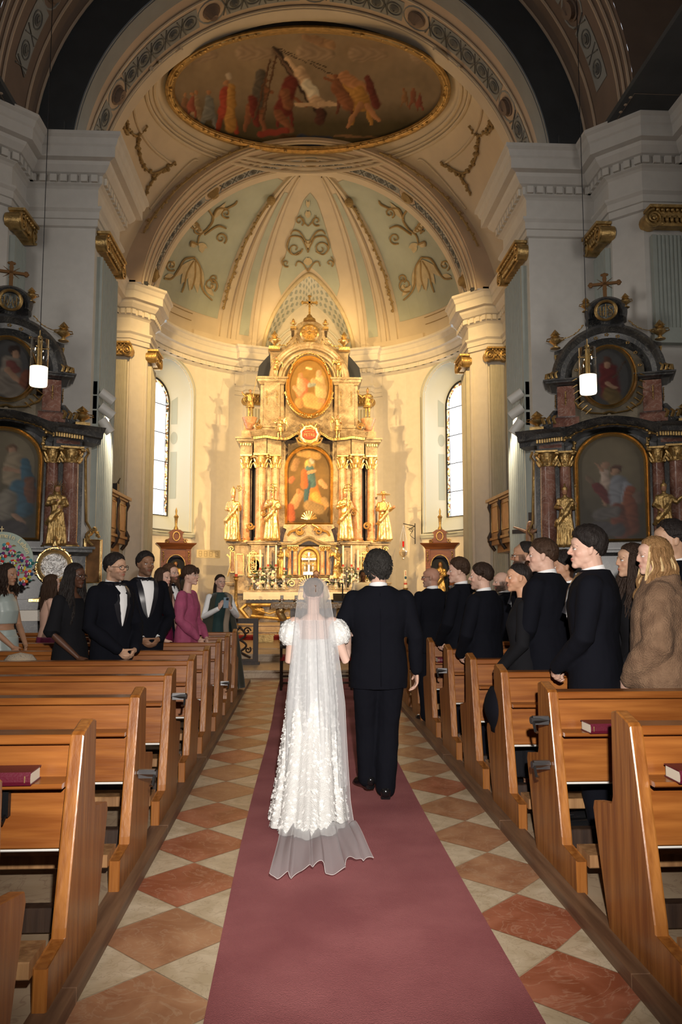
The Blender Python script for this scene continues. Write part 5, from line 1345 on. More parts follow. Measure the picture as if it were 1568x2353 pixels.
# --- mensa, gradine and antependium
YM = 22.35
def zM(py): return at(710, py, Y=YM).z
b = AB(); b.box(-2.1, 2.1, YM + .9, YA, .57, zM(1363) + .02); b.box(-2.25, 2.2, YM + .75, YA - .3, zM(1364), zM(1356)); 
b.box(-1.72, 1.72, YM + .15, YM + 1.0, .57, zM(1384) - .02)
b.build('gradine', 'marble_grey', ha)
b = AB()
for s in (-1, 1):
    rows = []
    for k in range(9):
        z = zM(1386) - (zM(1386) - .62) * k / 8; w = 1.45 - .20 * sin(pi * k / 8) - .05 * k / 8
        rows.append([(s * (w + .35 * q), YM + .14 - .16 * sin(pi * (k / 8) ** .7) * (1 - abs(q * 2 - 1) * .5), z) for q in (0, .25, .5, .75, 1)])
    b.grid(rows)
    b.tube([(s * 1.75, YM + .05, zM(1390)), (s * 1.9, YM, zM(1400)), (s * 1.7, YM, zM(1420)), (s * 1.55, YM, zM(1440)), (s * 1.62, YM, .62)], [.06, .08, .06, .07, .09], 8)
b.tube([(-1.6, YM, zM(1390)), (1.6, YM, zM(1390))], .05, 8); b.tube([(-1.6, YM - .02, zM(1415)), (-.8, YM - .04, zM(1422)), (0, YM, zM(1416)), (.8, YM - .04, zM(1422)), (1.6, YM, zM(1415))], .045, 8)
b.tube([(-1.5, YM - .04, zM(1400)), (-1.1, YM - .1, zM(1410)), (-.7, YM - .04, zM(1400))], .02, 6)
b.build('gilt_antependium', 'gold_dull', ha, smooth=40)
# statues standing on the altar (things of their own)
def on_altar(px, py, Y): return (xA(px, Y), Y, at(px, py, Y=Y).z)
G = 'gilded saints standing on the high altar ledge'
saint('gilded_statue', on_altar(536, 1244, YA - .22), pi - .25, 1.46, 'mitre', 'a', 'crozier', None, None, 'gold', .02, 11)
ST = bpy.data.objects
def last(): return ST[-1]
for px, py, Y, rz, h, hat, arm, prop, seed, lab, short, wings in (
    (626, 1243, YA - .46, pi - .15, 1.50, 'tiara', 'b', 'cross_staff', 12, 'gilded statue in a triple crown with a cross staff, left of the lower altar painting', False, False),
    (793, 1243, YA - .46, pi + .2, 1.50, 'crown', 'b', 'cross_staff', 13, 'gilded statue in a tall crown with a knobbed staff, right of the lower altar painting', False, False),
    (883, 1244, YA - .22, pi + .15, 1.45, 'brim', 'a', 'book', 14, 'gilded statue in a broad round hat holding a book, far right on the altar ledge', False, False),
    (572, 961, YA + .05, pi + .35, 0.92, 'none', 'c', 'spear', 15, 'dark gilt warrior with a raised spear high on the left wing of the altar', True, False),
    (847, 961, YA + .05, pi - .35, 0.92, 'helmet', 'c', 'bucket', 16, 'dark gilt warrior holding up a red vessel high on the right wing', True, False)):
    saint('gilded_statue', on_altar(px, py, Y), rz, h, hat, arm, prop, None, lab, 'gold_dull' if short else 'gold', .02, seed, short, wings)
for o in list(bpy.data.objects):
    if o.name.startswith('gilded_statue') and o.parent is None:
        o['category'] = 'statue'
        if 'label' not in o: o['label'] = 'gilded bishop statue in a mitre with a crozier, far left on the altar ledge'
for px, py, Y, rz, h, arm, seed, lab in ((641, 1012, YA - .55, pi - .5, .75, 'c', 21, 'winged gilt angel with one arm out, left of the red oval inscription'), (776, 1010, YA - .55, pi + .5, .75, 'c', 22, 'winged gilt angel with one arm out, right of the red oval inscription'),
    (632, 868, YA - .0, pi - .4, .68, 'b', 23, 'winged gilt angel beside the upper left corner of the oval painting'), (779, 868, YA - .0, pi + .4, .68, 'b', 24, 'winged gilt angel beside the upper right corner of the oval painting')):
    tag(saint('gilded_angel', on_altar(px, py, Y), rz, h, 'none', arm, None, None, lab, 'gold', .024, seed, True, True), cat='statue')
# consoles under the warrior figures and gilt volutes on the wall pier beside them
for s in (-1, 1):
    b = AB(); x = s * xA(XC + 138, YA + .1)
    b.lathe([(.10, -.35), (.2, -.1), (.24, 0), (.0, 0)], (x, YA + .1, zA(961, YA + .05)), 12); b.box(x - .24, x + .24, YA + .05, 25.2, zA(1005), zA(990)); b.box(x - .18, x + .18, YA + .1, 25.2, zA(990), zA(972))
    b.build('console', 'marble_pink', ha, smooth=40)
# cloth on the high altar
def cloth(name, x0, x1, y0, y1, z, drop, m, lab, cat, scal=0, loc=None, side=True, seed=0, fringe=0):
    b = MB(); n = 90; cx, cy = (x0 + x1) / 2, (y0 + y1) / 2
    def edge(t): return x0 + (x1 - x0) * t
    rows = []
    for (y, dz, o) in ((y1, 0, 0), (y0 + .02, 0, 0), (y0, -.01, .0), (y0 - .01, -.5 * drop, 1), (y0 - .01, -drop, 1)):
        r = []
        for i in range(n + 1):
            t = i / n; x = edge(t); f = .008 * sin(t * 47 + seed) + .006 * sin(t * 91)
            zz = z + dz; 
            if dz == -drop and scal: zz += scal * abs(sin(t * (x1 - x0) * pi / .11))
            r.append((x - cx, y - cy + o * f, zz))
        rows.append(r)
    b.grid(rows)
    if side:
        for sx, xx in ((-1, x0), (1, x1)):
            b.grid([[(xx - cx, y0 - cy + (y1 - y0) * k / 8, z) for k in range(9)], [(xx - cx + sx * (.03 + .008 * sin(k * 2)), y0 - cy + (y1 - y0) * k / 8, z - drop) for k in range(9)]])
    o = b.build(name, m); o.location = (cx, cy, 0)
    return tag(o, lab, cat)
def lace():
    m = mat('lace_edged_cloth', (0.80, 0.72, 0.62), 0.85); N, L = nt(m)
    tc = N.new('ShaderNodeTexCoord'); w = N.new('ShaderNodeTexVoronoi'); w.inputs['Scale'].default_value = 26
    L.new(tc.outputs['Object'], w.inputs['Vector']); r = N.new('ShaderNodeValToRGB'); r.color_ramp.elements[0].position = .2; r.color_ramp.elements[0].color = (.85, .78, .68, 1); r.color_ramp.elements[1].position = .5; r.color_ramp.elements[1].color = (.50, .36, .24, 1)
    L.new(w.outputs['Distance'], r.inputs[0]); L.new(r.outputs[0], N['Principled BSDF'].inputs['Base Color']); return m
M['lace'] = lace()
cloth('altar_cloth', xA(560, YM) , xA(861, YM), YM, YM + .75, zM(1363) + .025, zM(1363) - zM(1381), 'linen', 'white linen cloth along the top of the high altar table, behind the lace cloth', 'cloth', .02)
# --- candlesticks, candles and flowers on the gradine
zg = zM(1356) ; Yg = YM + .95
GS = 'silver candlesticks on the high altar'
def candlestick(px, top, stickh):
    x = xA(px, Yg); z0 = zg + .01
    r = empty('candlestick', (x, Yg, z0)); b = MB(); h = stickh
    b.lathe([(.13, 0), (.135, .02), (.10, .05), (.075, .12), (.045, .16), (.025, .19), (.04, .22), (.02, .26), (.016, h * .55), (.03, h * .6), (.016, h * .65), (.016, h - .12), (.035, h - .09), (.02, h - .05), (.08, h - .02), (.085, h), (.0, h)], (0, 0, 0), 16)
    for k in range(3): a = k * 2.1 + .5; b.ball((.12 * cos(a), .12 * sin(a), .03), .035, 8, 5)
    b.build('stick', 'silver_bright', r, smooth=50)
    cdl = MB(); hh = top - h; cdl.lathe([(.026, 0), (.027, hh - .01), (.015, hh), (0, hh)], (0, 0, h), 12); cdl.tube([(0, 0, h + hh), (0, 0, h + hh + .02)], .004, 5); cc = cdl.build('candle', 'wax', r, smooth=40)
    M.setdefault('red_band', mat('red_candle_base', (.55, .05, .04), .5)); bb = MB(); bb.lathe([(.0275, .005), (.0275, .07)], (0, 0, h), 12); bb.build('red_base', 'red_band', cc)
    return r
names = ['outermost', 'second', 'third', 'innermost']
for side, pxs in (('left', (598.5, 616.5, 634.5, 653.5)), ('right', (823, 808, 788.5, 771.5))):
    for k, px in enumerate(pxs):
        tall = k in (1, 2)
        o = candlestick(px, zM(1250 if tall else 1261) - zg, zM(1301 if tall else 1309) - zg)
        tag(o, '%s tall silver candlestick with ivory candle in the %s row on the high altar' % (names[k], side), 'candlestick', GS)
rnd = random.Random(4)
def bouquet(px0, px1, y0, y1, lab, seed):
    rnd = random.Random(seed); cx = xA((px0 + px1) / 2, Yg + .15); r = empty('flower_arrangement', (cx, Yg + .12, zg), 0, lab, 'flowers')
    v = MB(); w = (px1 - px0) * Yg / FPX
    for i in range(int(w / .28)): v.lathe([(.06, 0), (.09, .05), (.08, .16), (.10, .22), (0, .2)], (-w / 2 + .2 + .27 * i, 0, 0), 12)
    v.build('vases', 'chrome', r, smooth=40)
    lf = MB(); pt = MB(); fw = MB()
    zt = zM(y0) - zg
    for i in range(240):
        x = rnd.uniform(-w / 2, w / 2); z = rnd.uniform(.10, zt * 1.05 * (1 - .35 * (2 * x / w) ** 2)); y = rnd.uniform(-.13, .16); a = rnd.uniform(0, 2 * pi); u = Vector((cos(a), .5 * sin(a), rnd.uniform(-.3, .9))) * rnd.uniform(.05, .12)
        p = Vector((x, y, z)); q = Vector((-u.z, 0, u.x)) * .22
        lf.F([lf.V(p), lf.V(p + u * .5 + q), lf.V(p + u), lf.V(p + u * .5 - q)])
    lf.build('leaves', 'leaf', r)
    for i in range(30):
        x = rnd.uniform(-w / 2 + .04, w / 2 - .04); z = rnd.uniform(.14, zt * .9 * (1 - .3 * (2 * x / w) ** 2)); y = rnd.uniform(-.18, -.08)
        big = i % 3 == 0; R_ = .052 if big else .030
        for k in range(9 if big else 6):
            a = k * 2.4; rr = R_ * (.2 + .75 * k / 9); (pt if big else fw).ball((x + rr * cos(a), y - .02 + .02 * k / 9, z + rr * sin(a)), R_ * .48, 6, 4, (1, .5, 1))
    M.setdefault('white_petal', mat('white_petal', (.85, .82, .74), .7))
    pt.build('roses', 'petal', r, smooth=50); fw.build('small_blooms', 'white_petal', r, smooth=50)
bouquet(574, 668, 1302, 1352, 'cream rose and greenery arrangement among the left candlesticks of the high altar', 1)
bouquet(757, 856, 1305, 1352, 'cream rose and greenery arrangement among the right candlesticks of the high altar', 2)
# reliquaries
for px, s in ((587.5, 'left'), (842.5, 'right')):
    r = empty('reliquary', (xA(px, Yg + .35), Yg + .35, zM(1356)), 0, 'white and gilt reliquary with a dark red oval window, %s end of the high altar' % s, 'reliquary')
    b = MB(); h = zM(1240) - zM(1356)
    b.lathe([(.18, 0), (.15, .1), (.11, .12), (.10, .32), (.2, .36), (.26, .40), (0, .40)], (0, 0, 0), 14)
    b.box(-.20, .20, -.08, .1, .40, 1.0); b.box(-.24, .24, -.11, .12, .98, 1.04); b.lathe([(.17, 1.04), (.10, 1.12), (.06, 1.16), (.07, 1.22), (.03, 1.28), (0, 1.36)], (0, 0, 0), 12)
    for q in (-1, 1): b.tube([(q * .22, -.05, .42), (q * .25, -.06, .6), (q * .21, -.06, .8), (q * .23, -.06, 1.0)], .025, 6)
    b.build('case', 'white_paint' if 0 else 'gold', r, smooth=40)
    b = MB(); b.grid([[(.14 * k * cos(t), -.10, .70 + .21 * k * sin(t)) for t in [2 * pi * i / 20 for i in range(20)]] for k in (1, .001)], cu=True); b.build('window', mat('garnet_velvet', (.12, .02, .01), .6), r)
    b = MB(); b.tube([(.145 * cos(t), -.105, .70 + .215 * sin(t)) for t in [2 * pi * i / 24 for i in range(24)]], .022, 6, closed=True)
    for k in range(9): b.ball((.055 * cos(k * .7), -.11, .72 + .06 * sin(k * .7)), .02, 6, 4)
    b.box(-.012, .012, -.12, -.10, .55, .7); b.build('window_rim', 'gold', r, smooth=50)
# ================================================================== SIDE ALTARS (turned towards the aisle), local frame: x along the front, y back, z up
WZ = [(-1, -1), (0, 0), (2.1, 2.13), (4.3, 3.95), (4.75, 4.15), (6.12, 4.88), (6.95, 5.42), (8.06, 6.22), (8.8, 6.72), (20, 17.9)]
def _pw(z, a, c):
    for p, q in zip(WZ, WZ[1:]):
        if z <= q[a]: return p[c] + (q[c] - p[c]) * (z - p[a]) / (q[a] - p[a])
    return z
def iw(z): return _pw(z, 1, 0)
class SB(MB):
    def V(s, p): return MB.V(s, (p[0] * .92, p[1], _pw(p[2], 0, 1)))
def side_altar(s, loc, rz, lab, main_strokes, main_base, oval_strokes, oval_base, mono):
    ra = empty('side_altar', loc, rz, lab, 'altar')
    def ap(hw, z0, z1, n=18): return arch_outline(hw, z0, z1, n)
    def box2(b, x0, x1, *r):
        for q in (-1, 1): b.box(min(q * x0, q * x1), max(q * x0, q * x1), *r)
    def ledge(b, x0, x1, yb, yf, z0, z1):
        slab(b, x0, x1, yb, yf, z0, z1)
    b = SB()   # dark marble structure
    b.box(-1.35, 1.35, .0, .9, .0, 1.12); b.box(-1.05, 1.05, -.42, .1, .0, 1.12)
    for z in (.1, .3, .85): b.box(-1.0, 1.0, -.45 - .06 * (z < .2), -.4, z, z + .07)
    b.box(-1.1, 1.1, -.2, .5, 1.12, 1.32); ledge(b, -1.3, 1.3, .8, -.02, 1.98, 2.1); b.box(-1.32, 1.32, .1, .8, 1.3, 2.0)
    box2(b, .78, 1.32, -.12, .5, 1.3, 2.0)
    for q in (-1, 1): ledge(b, *sorted((q * .76, q * 1.34)), .7, -.16, 1.97, 2.11)
    b.box(-1.28, 1.28, .32, .75, 2.1, 4.35); box2(b, .68, 1.22, .2, .5, 2.1, 4.0)
    box2(b, .76, 1.22, -.02, .6, 3.98, 4.22)
    b.build('marble_body', 'marble_dark', ra)
    b = SB()
    wv_ = bez([(-1.5, 4.30, 0), (-1.2, 4.34, 0), (-.95, 4.36, 0), (-.7, 4.40, 0), (-.35, 4.62, 0), (0, 4.72, 0), (.35, 4.62, 0), (.7, 4.40, 0), (.95, 4.36, 0), (1.2, 4.34, 0), (1.5, 4.30, 0)], 6)
    b.grid([[(p.x * (1 + o * .15), -.05 - o - (.1 if abs(p.x) > .75 else 0), p.y + dz) for p in wv_] for o, dz in ((-.35, -.24), (0, -.24), (.03, -.16), (.10, -.14), (.14, -.06), (.22, 0), (.25, .05), (-.5, .07))])
    # upper storey with the arched gable
    half = [(0, 4.5), (1.02, 4.5), (1.0, 4.85), (.90, 5.0), (.88, 5.95), (1.0, 6.02), (1.0, 6.12), (.92, 6.14), (.88, 6.4), (.84, 6.75), (.90, 6.85), (.90, 6.95), (.62, 7.05), (.40, 7.25), (.30, 7.45), (.29, 7.62), (.36, 7.66), (.36, 7.74), (.27, 7.76), (.22, 7.93), (.12, 8.03), (0, 8.06)]
    b.prism(half + [(-x, z) for x, z in half[::-1] if x > 0], .3, .7, 'Y')
    for q in (-1, 1):
        ledge(b, *sorted((q * .52, q * .98)), .6, .10, 5.95, 6.12)
        b.tube([(q * .95, .2, 4.6), (q * 1.08, .16, 4.72), (q * 1.0, .16, 4.95), (q * .9, .2, 5.2)], [.08, .07, .06, .05], 8)
    b.grid([[(r * cos(t), y, 6.15 + r * 1.30 * sin(t)) for t in [pi * i / 30 for i in range(31)]] for r, y in ((.95, .3), (.95, .08), (.88, .0), (.80, .1), (.72, .12), (.66, .2), (.6, .3))])
    b.grid([[(r * cos(t), y, 7.66 + r * 1.05 * sin(t)) for t in [-.4 + (pi + .8) * i / 24 for i in range(25)]] for r, y in ((.36, .3), (.36, .12), (.30, .06), (.24, .12), (.22, .3))])
    b.build('cornice_and_gable', 'marble_dark', ra, smooth=35)
    b = SB(); box2(b, .56, .86, .12, .4, 5.0, 5.93); b.box(-.5, .5, .26, .31, 4.75, 7.0); box2(b, .80, 1.18, -.06, .1, 4.05, 4.2)
    for q in (-1, 1): b.box(*sorted((q * .5, q * .95)), .2, .35, 4.7, 5.0)
    b.build('upper_piers', 'marble_red', ra)
    b = SB(); b.cdt([(-.55, 4.75), (.55, 4.75), (.62, 5.2), (.60, 6.6), (.35, 7.1), (-.35, 7.1), (-.60, 6.6), (-.62, 5.2)], [], lambda u, v: (u, .25, v)); b.build('olive_field', 'marble_olive', ra)
    for q in (-1, 1):
        for x, r, y in ((1.05, .135, .02), (.76, .105, .12)):
            c = SB(); shaft(c, (q * x, y, 2.1), r, 1.60, 18); co_ = c.build('column', 'marble_red', ra, smooth=40)
            c = SB(); corinth(c, (q * x, y, 3.69), r * .95, .30, 14); c.build('capital', 'gold_dull', co_, smooth=40); c = SB(); c.lathe([(r * 1.33, 0), (r * 1.35, .04), (r * 1.1, .06)], (q * x, y, 2.1), 16); c.build('gilt_base', 'gold_dull', co_, smooth=40)
    def pic(nm, outl, y, strokes, base, cell, pj=lambda v: (v[0] / .92, iw(v[2]))):
        c = SB(); c.cdt(outl, [], lambda u, v: (u, y, v), cell); o = c.build(nm, 'painting', ra)
        k_ = .5; st = [q[:6] + (tuple(v * k_ for v in q[6]),) for q in strokes]
        paint(o, st, lambda x, z: np.array(base(x, z)) * k_, proj=pj, nscale=2.0, noise_amp=.06); return o
    inn_ = [(x, z) for x, z in ap(.53, 2.28, 4.26)]
    pic('main_canvas', inn_, .16, main_strokes, main_base, .026)
    def frm(b, o, y, prof):
        A_ = sum(o[i][0] * o[(i + 1) % len(o)][1] - o[(i + 1) % len(o)][0] * o[i][1] for i in range(len(o))); sg = 1 if A_ > 0 else -1
        b.grid([[(u, y - f, v) for u, v in outline_off(o, sg * d)] for d, f in prof], cu=True)
    c = SB(); frm(c, inn_, .16, [(0, 0), (0, .05), (.02, .10), (.035, .07), (.06, .12), (.09, .08), (.10, 0)]); c.build('main_frame', 'gold', ra, smooth=40)
    ovl = [(.39 * cos(t), iw(4.86 + .46 * sin(t))) for t in [2 * pi * i / 44 for i in range(44)]]
    pic('oval_canvas', ovl, .06, oval_strokes, oval_base, .024, lambda v: (v[0] / .92, 5.62 + (v[2] - 4.86) * .52 / .46))
    c = SB(); frm(c, ovl, .08, [(0, 0), (0, .05), (.025, .12), (.04, .07), (.06, .11), (.085, .08), (.10, 0)]); c.build('oval_frame', 'gold', ra, smooth=40)
    g = SB()
    for i in range(6, len(wv_) - 6):
        p = wv_[i]; y = -.09 - (.1 if abs(p.x) > .75 else 0)
        if abs(p.x) > .72: g.box(p.x - .014, p.x + .014, y - .02, y + .03, p.y - .22, p.y - .15)
    leafcord(g, [(p.x, -.12, p.y - .19) for p in wv_ if abs(p.x) < .75], .035, 9, .07)
    for q in (-1, 1):
        leafcord(g, [(q * .60, 0.05, 4.18 - .05 * k) for k in range(6)], .04, 2, .06)
        leafcord(g, [(q * .72, .1, 5.75 - .07 * k) for k in range(7)], .02, 2, .05); leafcord(g, [(q * .9, .28, 5.75 - .07 * k) for k in range(7)], .018, 2, .05)
        g.tube([(q * .03, -.02, 4.93), (q * .3, -.0, 5.0), (q * .5, .02, 5.2), (q * .57, .02, 5.42)], [.02, .03, .03, .01], 6)
        for k in range(7): a = .25 + .16 * k; g.tube([(q * .52 * sin(a + .35), 0, iw(4.86 - .62 * cos(a + .35))), (q * .60 * sin(a + .45), -.02, iw(4.86 - .70 * cos(a + .3)))], [.025, .006], 5)
        for k in range(3): g.tube([(q * (.90 + .09 * k), .0, 4.98 - .02 * k), (q * (.93 + .09 * k), -.08, 4.88), (q * (.90 + .09 * k), -.04, 4.72)], .028, 6)
        g.tube([(q * .87, .15, 6.78), (q * .85, .13, 6.6), (q * .86, .13, 6.45), (q * .93, .1, 6.3), (q * 1.02, .08, 6.25), (q * 1.04, .08, 6.15), (q * .96, .06, 6.16)], [.03, .025, .03, .04, .05, .04, .03], 6)
        for k in range(3): g.tube([(q * (.85 + .07 * k), .05, 6.33 - .03 * k), (q * (.88 + .07 * k), -.0, 6.25), (q * (.86 + .07 * k), .02, 6.14)], .026, 6)
        g.tube([(q * (1.30 + u), -.02, z) for z, u in ((4.0, 0), (3.9, .03), (3.82, -.02), (3.2, 0), (2.6, 0.02), (2.45, .1), (2.36, .03), (2.25, .04), (2.15, .14))], .024, 6)
        leafcord(g, bez([(q * .38, .1, 7.42), (q * .55, .1, 7.22), (q * .84, .12, 7.12)], 6), .018, 4, .10)
    for k in range(9):
        a = pi * (k + .5) / 9; v = (.53 * cos(a), 6.15 + .98 * sin(a)); 
        for j in range(5): g.ball((v[0] + .025 * cos(j * 1.3), .05, v[1] + .025 * sin(j * 1.3)), .016, 6, 4)
    g.tube([(-.1, -.05, 4.93), (0, -.08, 4.97), (.1, -.05, 4.93)], .035, 6); g.tube([(.17 * cos(t), .0, 7.66 + .215 * sin(t)) for t in [2 * pi * i / 24 for i in range(24)]], .03, 6, closed=True)
    if mono == 'IHS':
        for x in (-.09, -.04): g.tube([(x, .03, 7.56), (x, .03, 7.76)], .010, 5)
        g.tube([(-.10, .03, 7.66), (.1, .03, 7.66)], .008, 5); g.tube([(0, .03, 7.52), (0, .03, 7.82)], .011, 5); g.tube([(-.04, .03, 7.77), (.05, .03, 7.77)], .009, 5)
        g.tube(bez([(.11, .03, 7.76, ), (.07, .03, 7.78), (.045, .03, 7.72), (.10, .03, 7.65), (.10, .03, 7.57), (.04, .03, 7.56)], 5), .010, 5)
    else:
        g.tube([(-.10, .03, 7.54), (-.09, .03, 7.78), (0, .03, 7.60), (.09, .03, 7.78), (.10, .03, 7.54)], .011, 5); g.tube([(-.05, .03, 7.52), (0, .03, 7.80), (.05, .03, 7.52)], .009, 5)
    for q in (-1, 1):
        for k in range(3): g.tube([(q * (.05 + .04 * k) + u, .03, 7.58 + .06 * k + v) for u, v in spiral((0, 0), .035, 1.1, k, q, 12, .2)], .006, 4)
    g.build('gilt_ornament', 'gold_dull', ra, smooth=55)
    c = SB(); c.grid([[(.16 * k * cos(t), .09, 7.66 + .2 * k * sin(t)) for t in [2 * pi * i / 20 for i in range(20)]] for k in (1, .001)], cu=True); c.build('monogram_glass', mat('grey_glass_' + mono, (.22, .24, .23), .3), ra)
    for x, z, h in ((.33, 7.74, .26), (.87, 6.95, .34), (1.22, 4.42, .42)):
        for q in (-1, 1):
            c = SB(); 
            if z < 5: c.box(q * x - .12, q * x + .12, .0, .3, z - .05, z + .25); zz = z + .25
            else: zz = z
            urn(c, (q * x, .14, zz), h * 1.25, 12); c.build('urn', 'gold_dull', ra, smooth=50)
    c = SB(); ray_cross(c, (0, .4, 8.03), .72, True, True, .02); c.build('cross', mat('old_gilt_cross_' + mono, (.22, .11, .04), .5, .5), ra, smooth=40)
    c = SB(); c.box(-1.12, 1.12, -.50, .05, 1.12, 1.17); c.box(-1.12, 1.12, -.515, -.50, 1.02, 1.17); cl = c.build('altar_linen', 'linen', ra)
    return ra
sk = (.42, .25, .16)
mR = [(-.10, 3.55, -.12, 3.2, .09, .10, (.55, .42, .34)), (-.10, 3.70, -.09, 3.72, .07, .07, (.40, .24, .16)), (-.13, 3.6, -.25, 3.75, .03, .02, sk), (-.15, 3.2, -.12, 2.95, .06, .04, sk), (-.25, 3.3, -.05, 3.05, .09, .11, (.16, .03, .03)), (.12, 3.35, .14, 2.95, .17, .20, (.24, .25, .28)), (.08, 3.62, .08, 3.60, .10, .10, (.12, .06, .04)), (.07, 3.58, .07, 3.56, .065, .07, sk), (.25, 3.3, .22, 2.95, .08, .07, (.28, .29, .33)), (.18, 2.95, .05, 2.8, .05, .03, sk), (.30, 3.2, .28, 2.5, .10, .18, (.26, .08, .04)), (.08, 2.85, .15, 2.4, .14, .16, (.20, .06, .035)), (-.2, 2.75, .05, 2.8, .14, .12, (.16, .14, .13)), (-.3, 2.5, .1, 2.45, .14, .14, (.09, .08, .085)), (-.38, 3.45, -.33, 3.4, .06, .06, (.22, .15, .10)), (.42, 3.1, .44, 3.0, .08, .08, (.18, .12, .09))]
bR = lambda x, z: np.array((.22, .18, .115)) * (1.1 if z > 3.6 else max(.35, 1.1 - (3.6 - z) * .6)) * (1 - .5 * abs(x))
oR = [(-.0, 5.75, .02, 5.35, .17, .20, (.15, .02, .02)), (.0, 5.92, 0, 5.90, .085, .09, (.10, .045, .03)), (.0, 5.86, 0, 5.83, .055, .06, sk), (-.02, 5.5, .12, 5.42, .05, .03, sk), (.1, 5.6, .30, 5.9, .015, .015, (.08, .05, .03)), (.02, 5.3, .1, 5.2, .16, .14, (.14, .09, .03))]
oB = lambda x, z: np.array((.05, .05, .05)) * (1 + .8 * (z - 5.1))
side_altar(1, (4.63, 12.15, 0), radians(-21), 'dark marble and gilt side altar on the right, man and child in its arched picture', mR, bR, oR, oB, 'IHS')
mL = [(.12, 3.95, .13, 3.93, .10, .10, (.16, .09, .05)), (.13, 3.92, .13, 3.90, .065, .07, sk), (.15, 3.75, .15, 3.4, .15, .2, (.34, .27, .18)), (.05, 3.55, .3, 3.5, .05, .04, sk), (.32, 3.7, .42, 3.2, .09, .14, (.05, .12, .17)), (.25, 3.2, .35, 2.8, .18, .16, (.06, .14, .20)), (.1, 3.0, .0, 2.6, .18, .16, (.28, .25, .20)), (.2, 2.7, .35, 2.55, .06, .04, sk), (.40, 3.35, .45, 3.0, .10, .10, (.16, .07, .04)), (-.3, 3.2, -.25, 2.8, .12, .14, (.14, .08, .05)), (-.2, 2.5, .3, 2.45, .16, .14, (.07, .06, .06))]
bL = lambda x, z: np.array((.20, .165, .105)) * (1.15 if z > 3.9 else max(.35, 1.15 - (3.9 - z) * .55))
oL = [(.05, 5.72, .02, 5.35, .17, .22, (.26, .22, .18)), (.08, 5.98, .1, 5.95, .10, .10, (.035, .02, .015)), (.10, 5.92, .12, 5.88, .06, .06, sk), (.05, 5.7, .12, 5.62, .10, .09, (.20, .06, .05)), (-.0, 5.6, .25, 5.35, .06, .04, sk), (.3, 5.55, .25, 5.25, .10, .14, (.16, .05, .025)), (.0, 5.3, .15, 5.2, .2, .16, (.20, .17, .14))]
side_altar(-1, (-4.72, 12.15, 0), radians(21), 'dark marble and gilt side altar on the left, woman in blue in its arched picture', mL, bL, oL, oB, 'MA')
def local(loc, rz, x, y, z):
    return (loc[0] + x * cos(rz) - y * sin(rz), loc[1] + x * sin(rz) + y * cos(rz), loc[2] + z)
LR, LL = (4.63, 12.15, 0), (-4.72, 12.15, 0); aR, aL = radians(-21), radians(21)
for L_, a_, x, hat, arm, prop, seed, lab in ((LR, aR, -.70, 'helmet', 'a', 'staff', 31, 'gilt warrior statue left of the arched picture on the right side altar'), (LR, aR, .74, 'helmet', 'd', 'staff', 32, 'gilt warrior statue right of the arched picture on the right side altar'),
                             (LL, aL, .76, 'hood', 'b', 'halo', 33, 'gilt woman statue with a spiked halo on the left side altar')):
    tag(saint('gilded_statue', local(L_, a_, x, -.22, 2.14), a_ + pi, .95, hat, arm, prop, None, lab, 'gold_dull', .02, seed), cat='statue')
# round glazed relic frame on the left side altar
rq = empty('reliquary', local(LL, aL, .74, -.34, 1.33), aL, 'round silver relief in a gilt scroll frame on the left side altar, under the statue', 'reliquary')
b = MB(); b.lathe([(.235, 0), (.25, .05), (.21, .09), (.19, .05), (.19, .03)], (0, -.05, .50), 28, Matrix(((1, 0, 0), (0, 0, -1), (0, 1, 0))))
leafcord(b, [(.255 * cos(a), -.07, .5 + .275 * sin(a)) for a in [2 * pi * i / 30 for i in range(31)]], .026, 3, .05)
for q in (-1, 1): b.tube([(q * .06, -.07, .22), (q * .10, -.07, .16), (q * .11, -.07, .06), (q * .2, -.07, .02), (q * .3, -.07, .0)], .022, 6)
b.box(-.34, .34, -.12, .05, -.02, .02); b.lathe([(.05, .8), (.03, .86), (.05, .9), (0, .97)], (0, -.06, 0), 8)
b.build('scroll_frame', 'gold', rq, smooth=50)
b = MB(); b.grid([[(.19 * k * cos(t), -.08 - .02 * (1 - k), .5 + .2 * k * sin(t)) for t in [2 * pi * i / 24 for i in range(24)]] for k in (1, .75, .5, .25, .001)], cu=True); b.build('silver_relief', 'silver', rq, smooth=True)
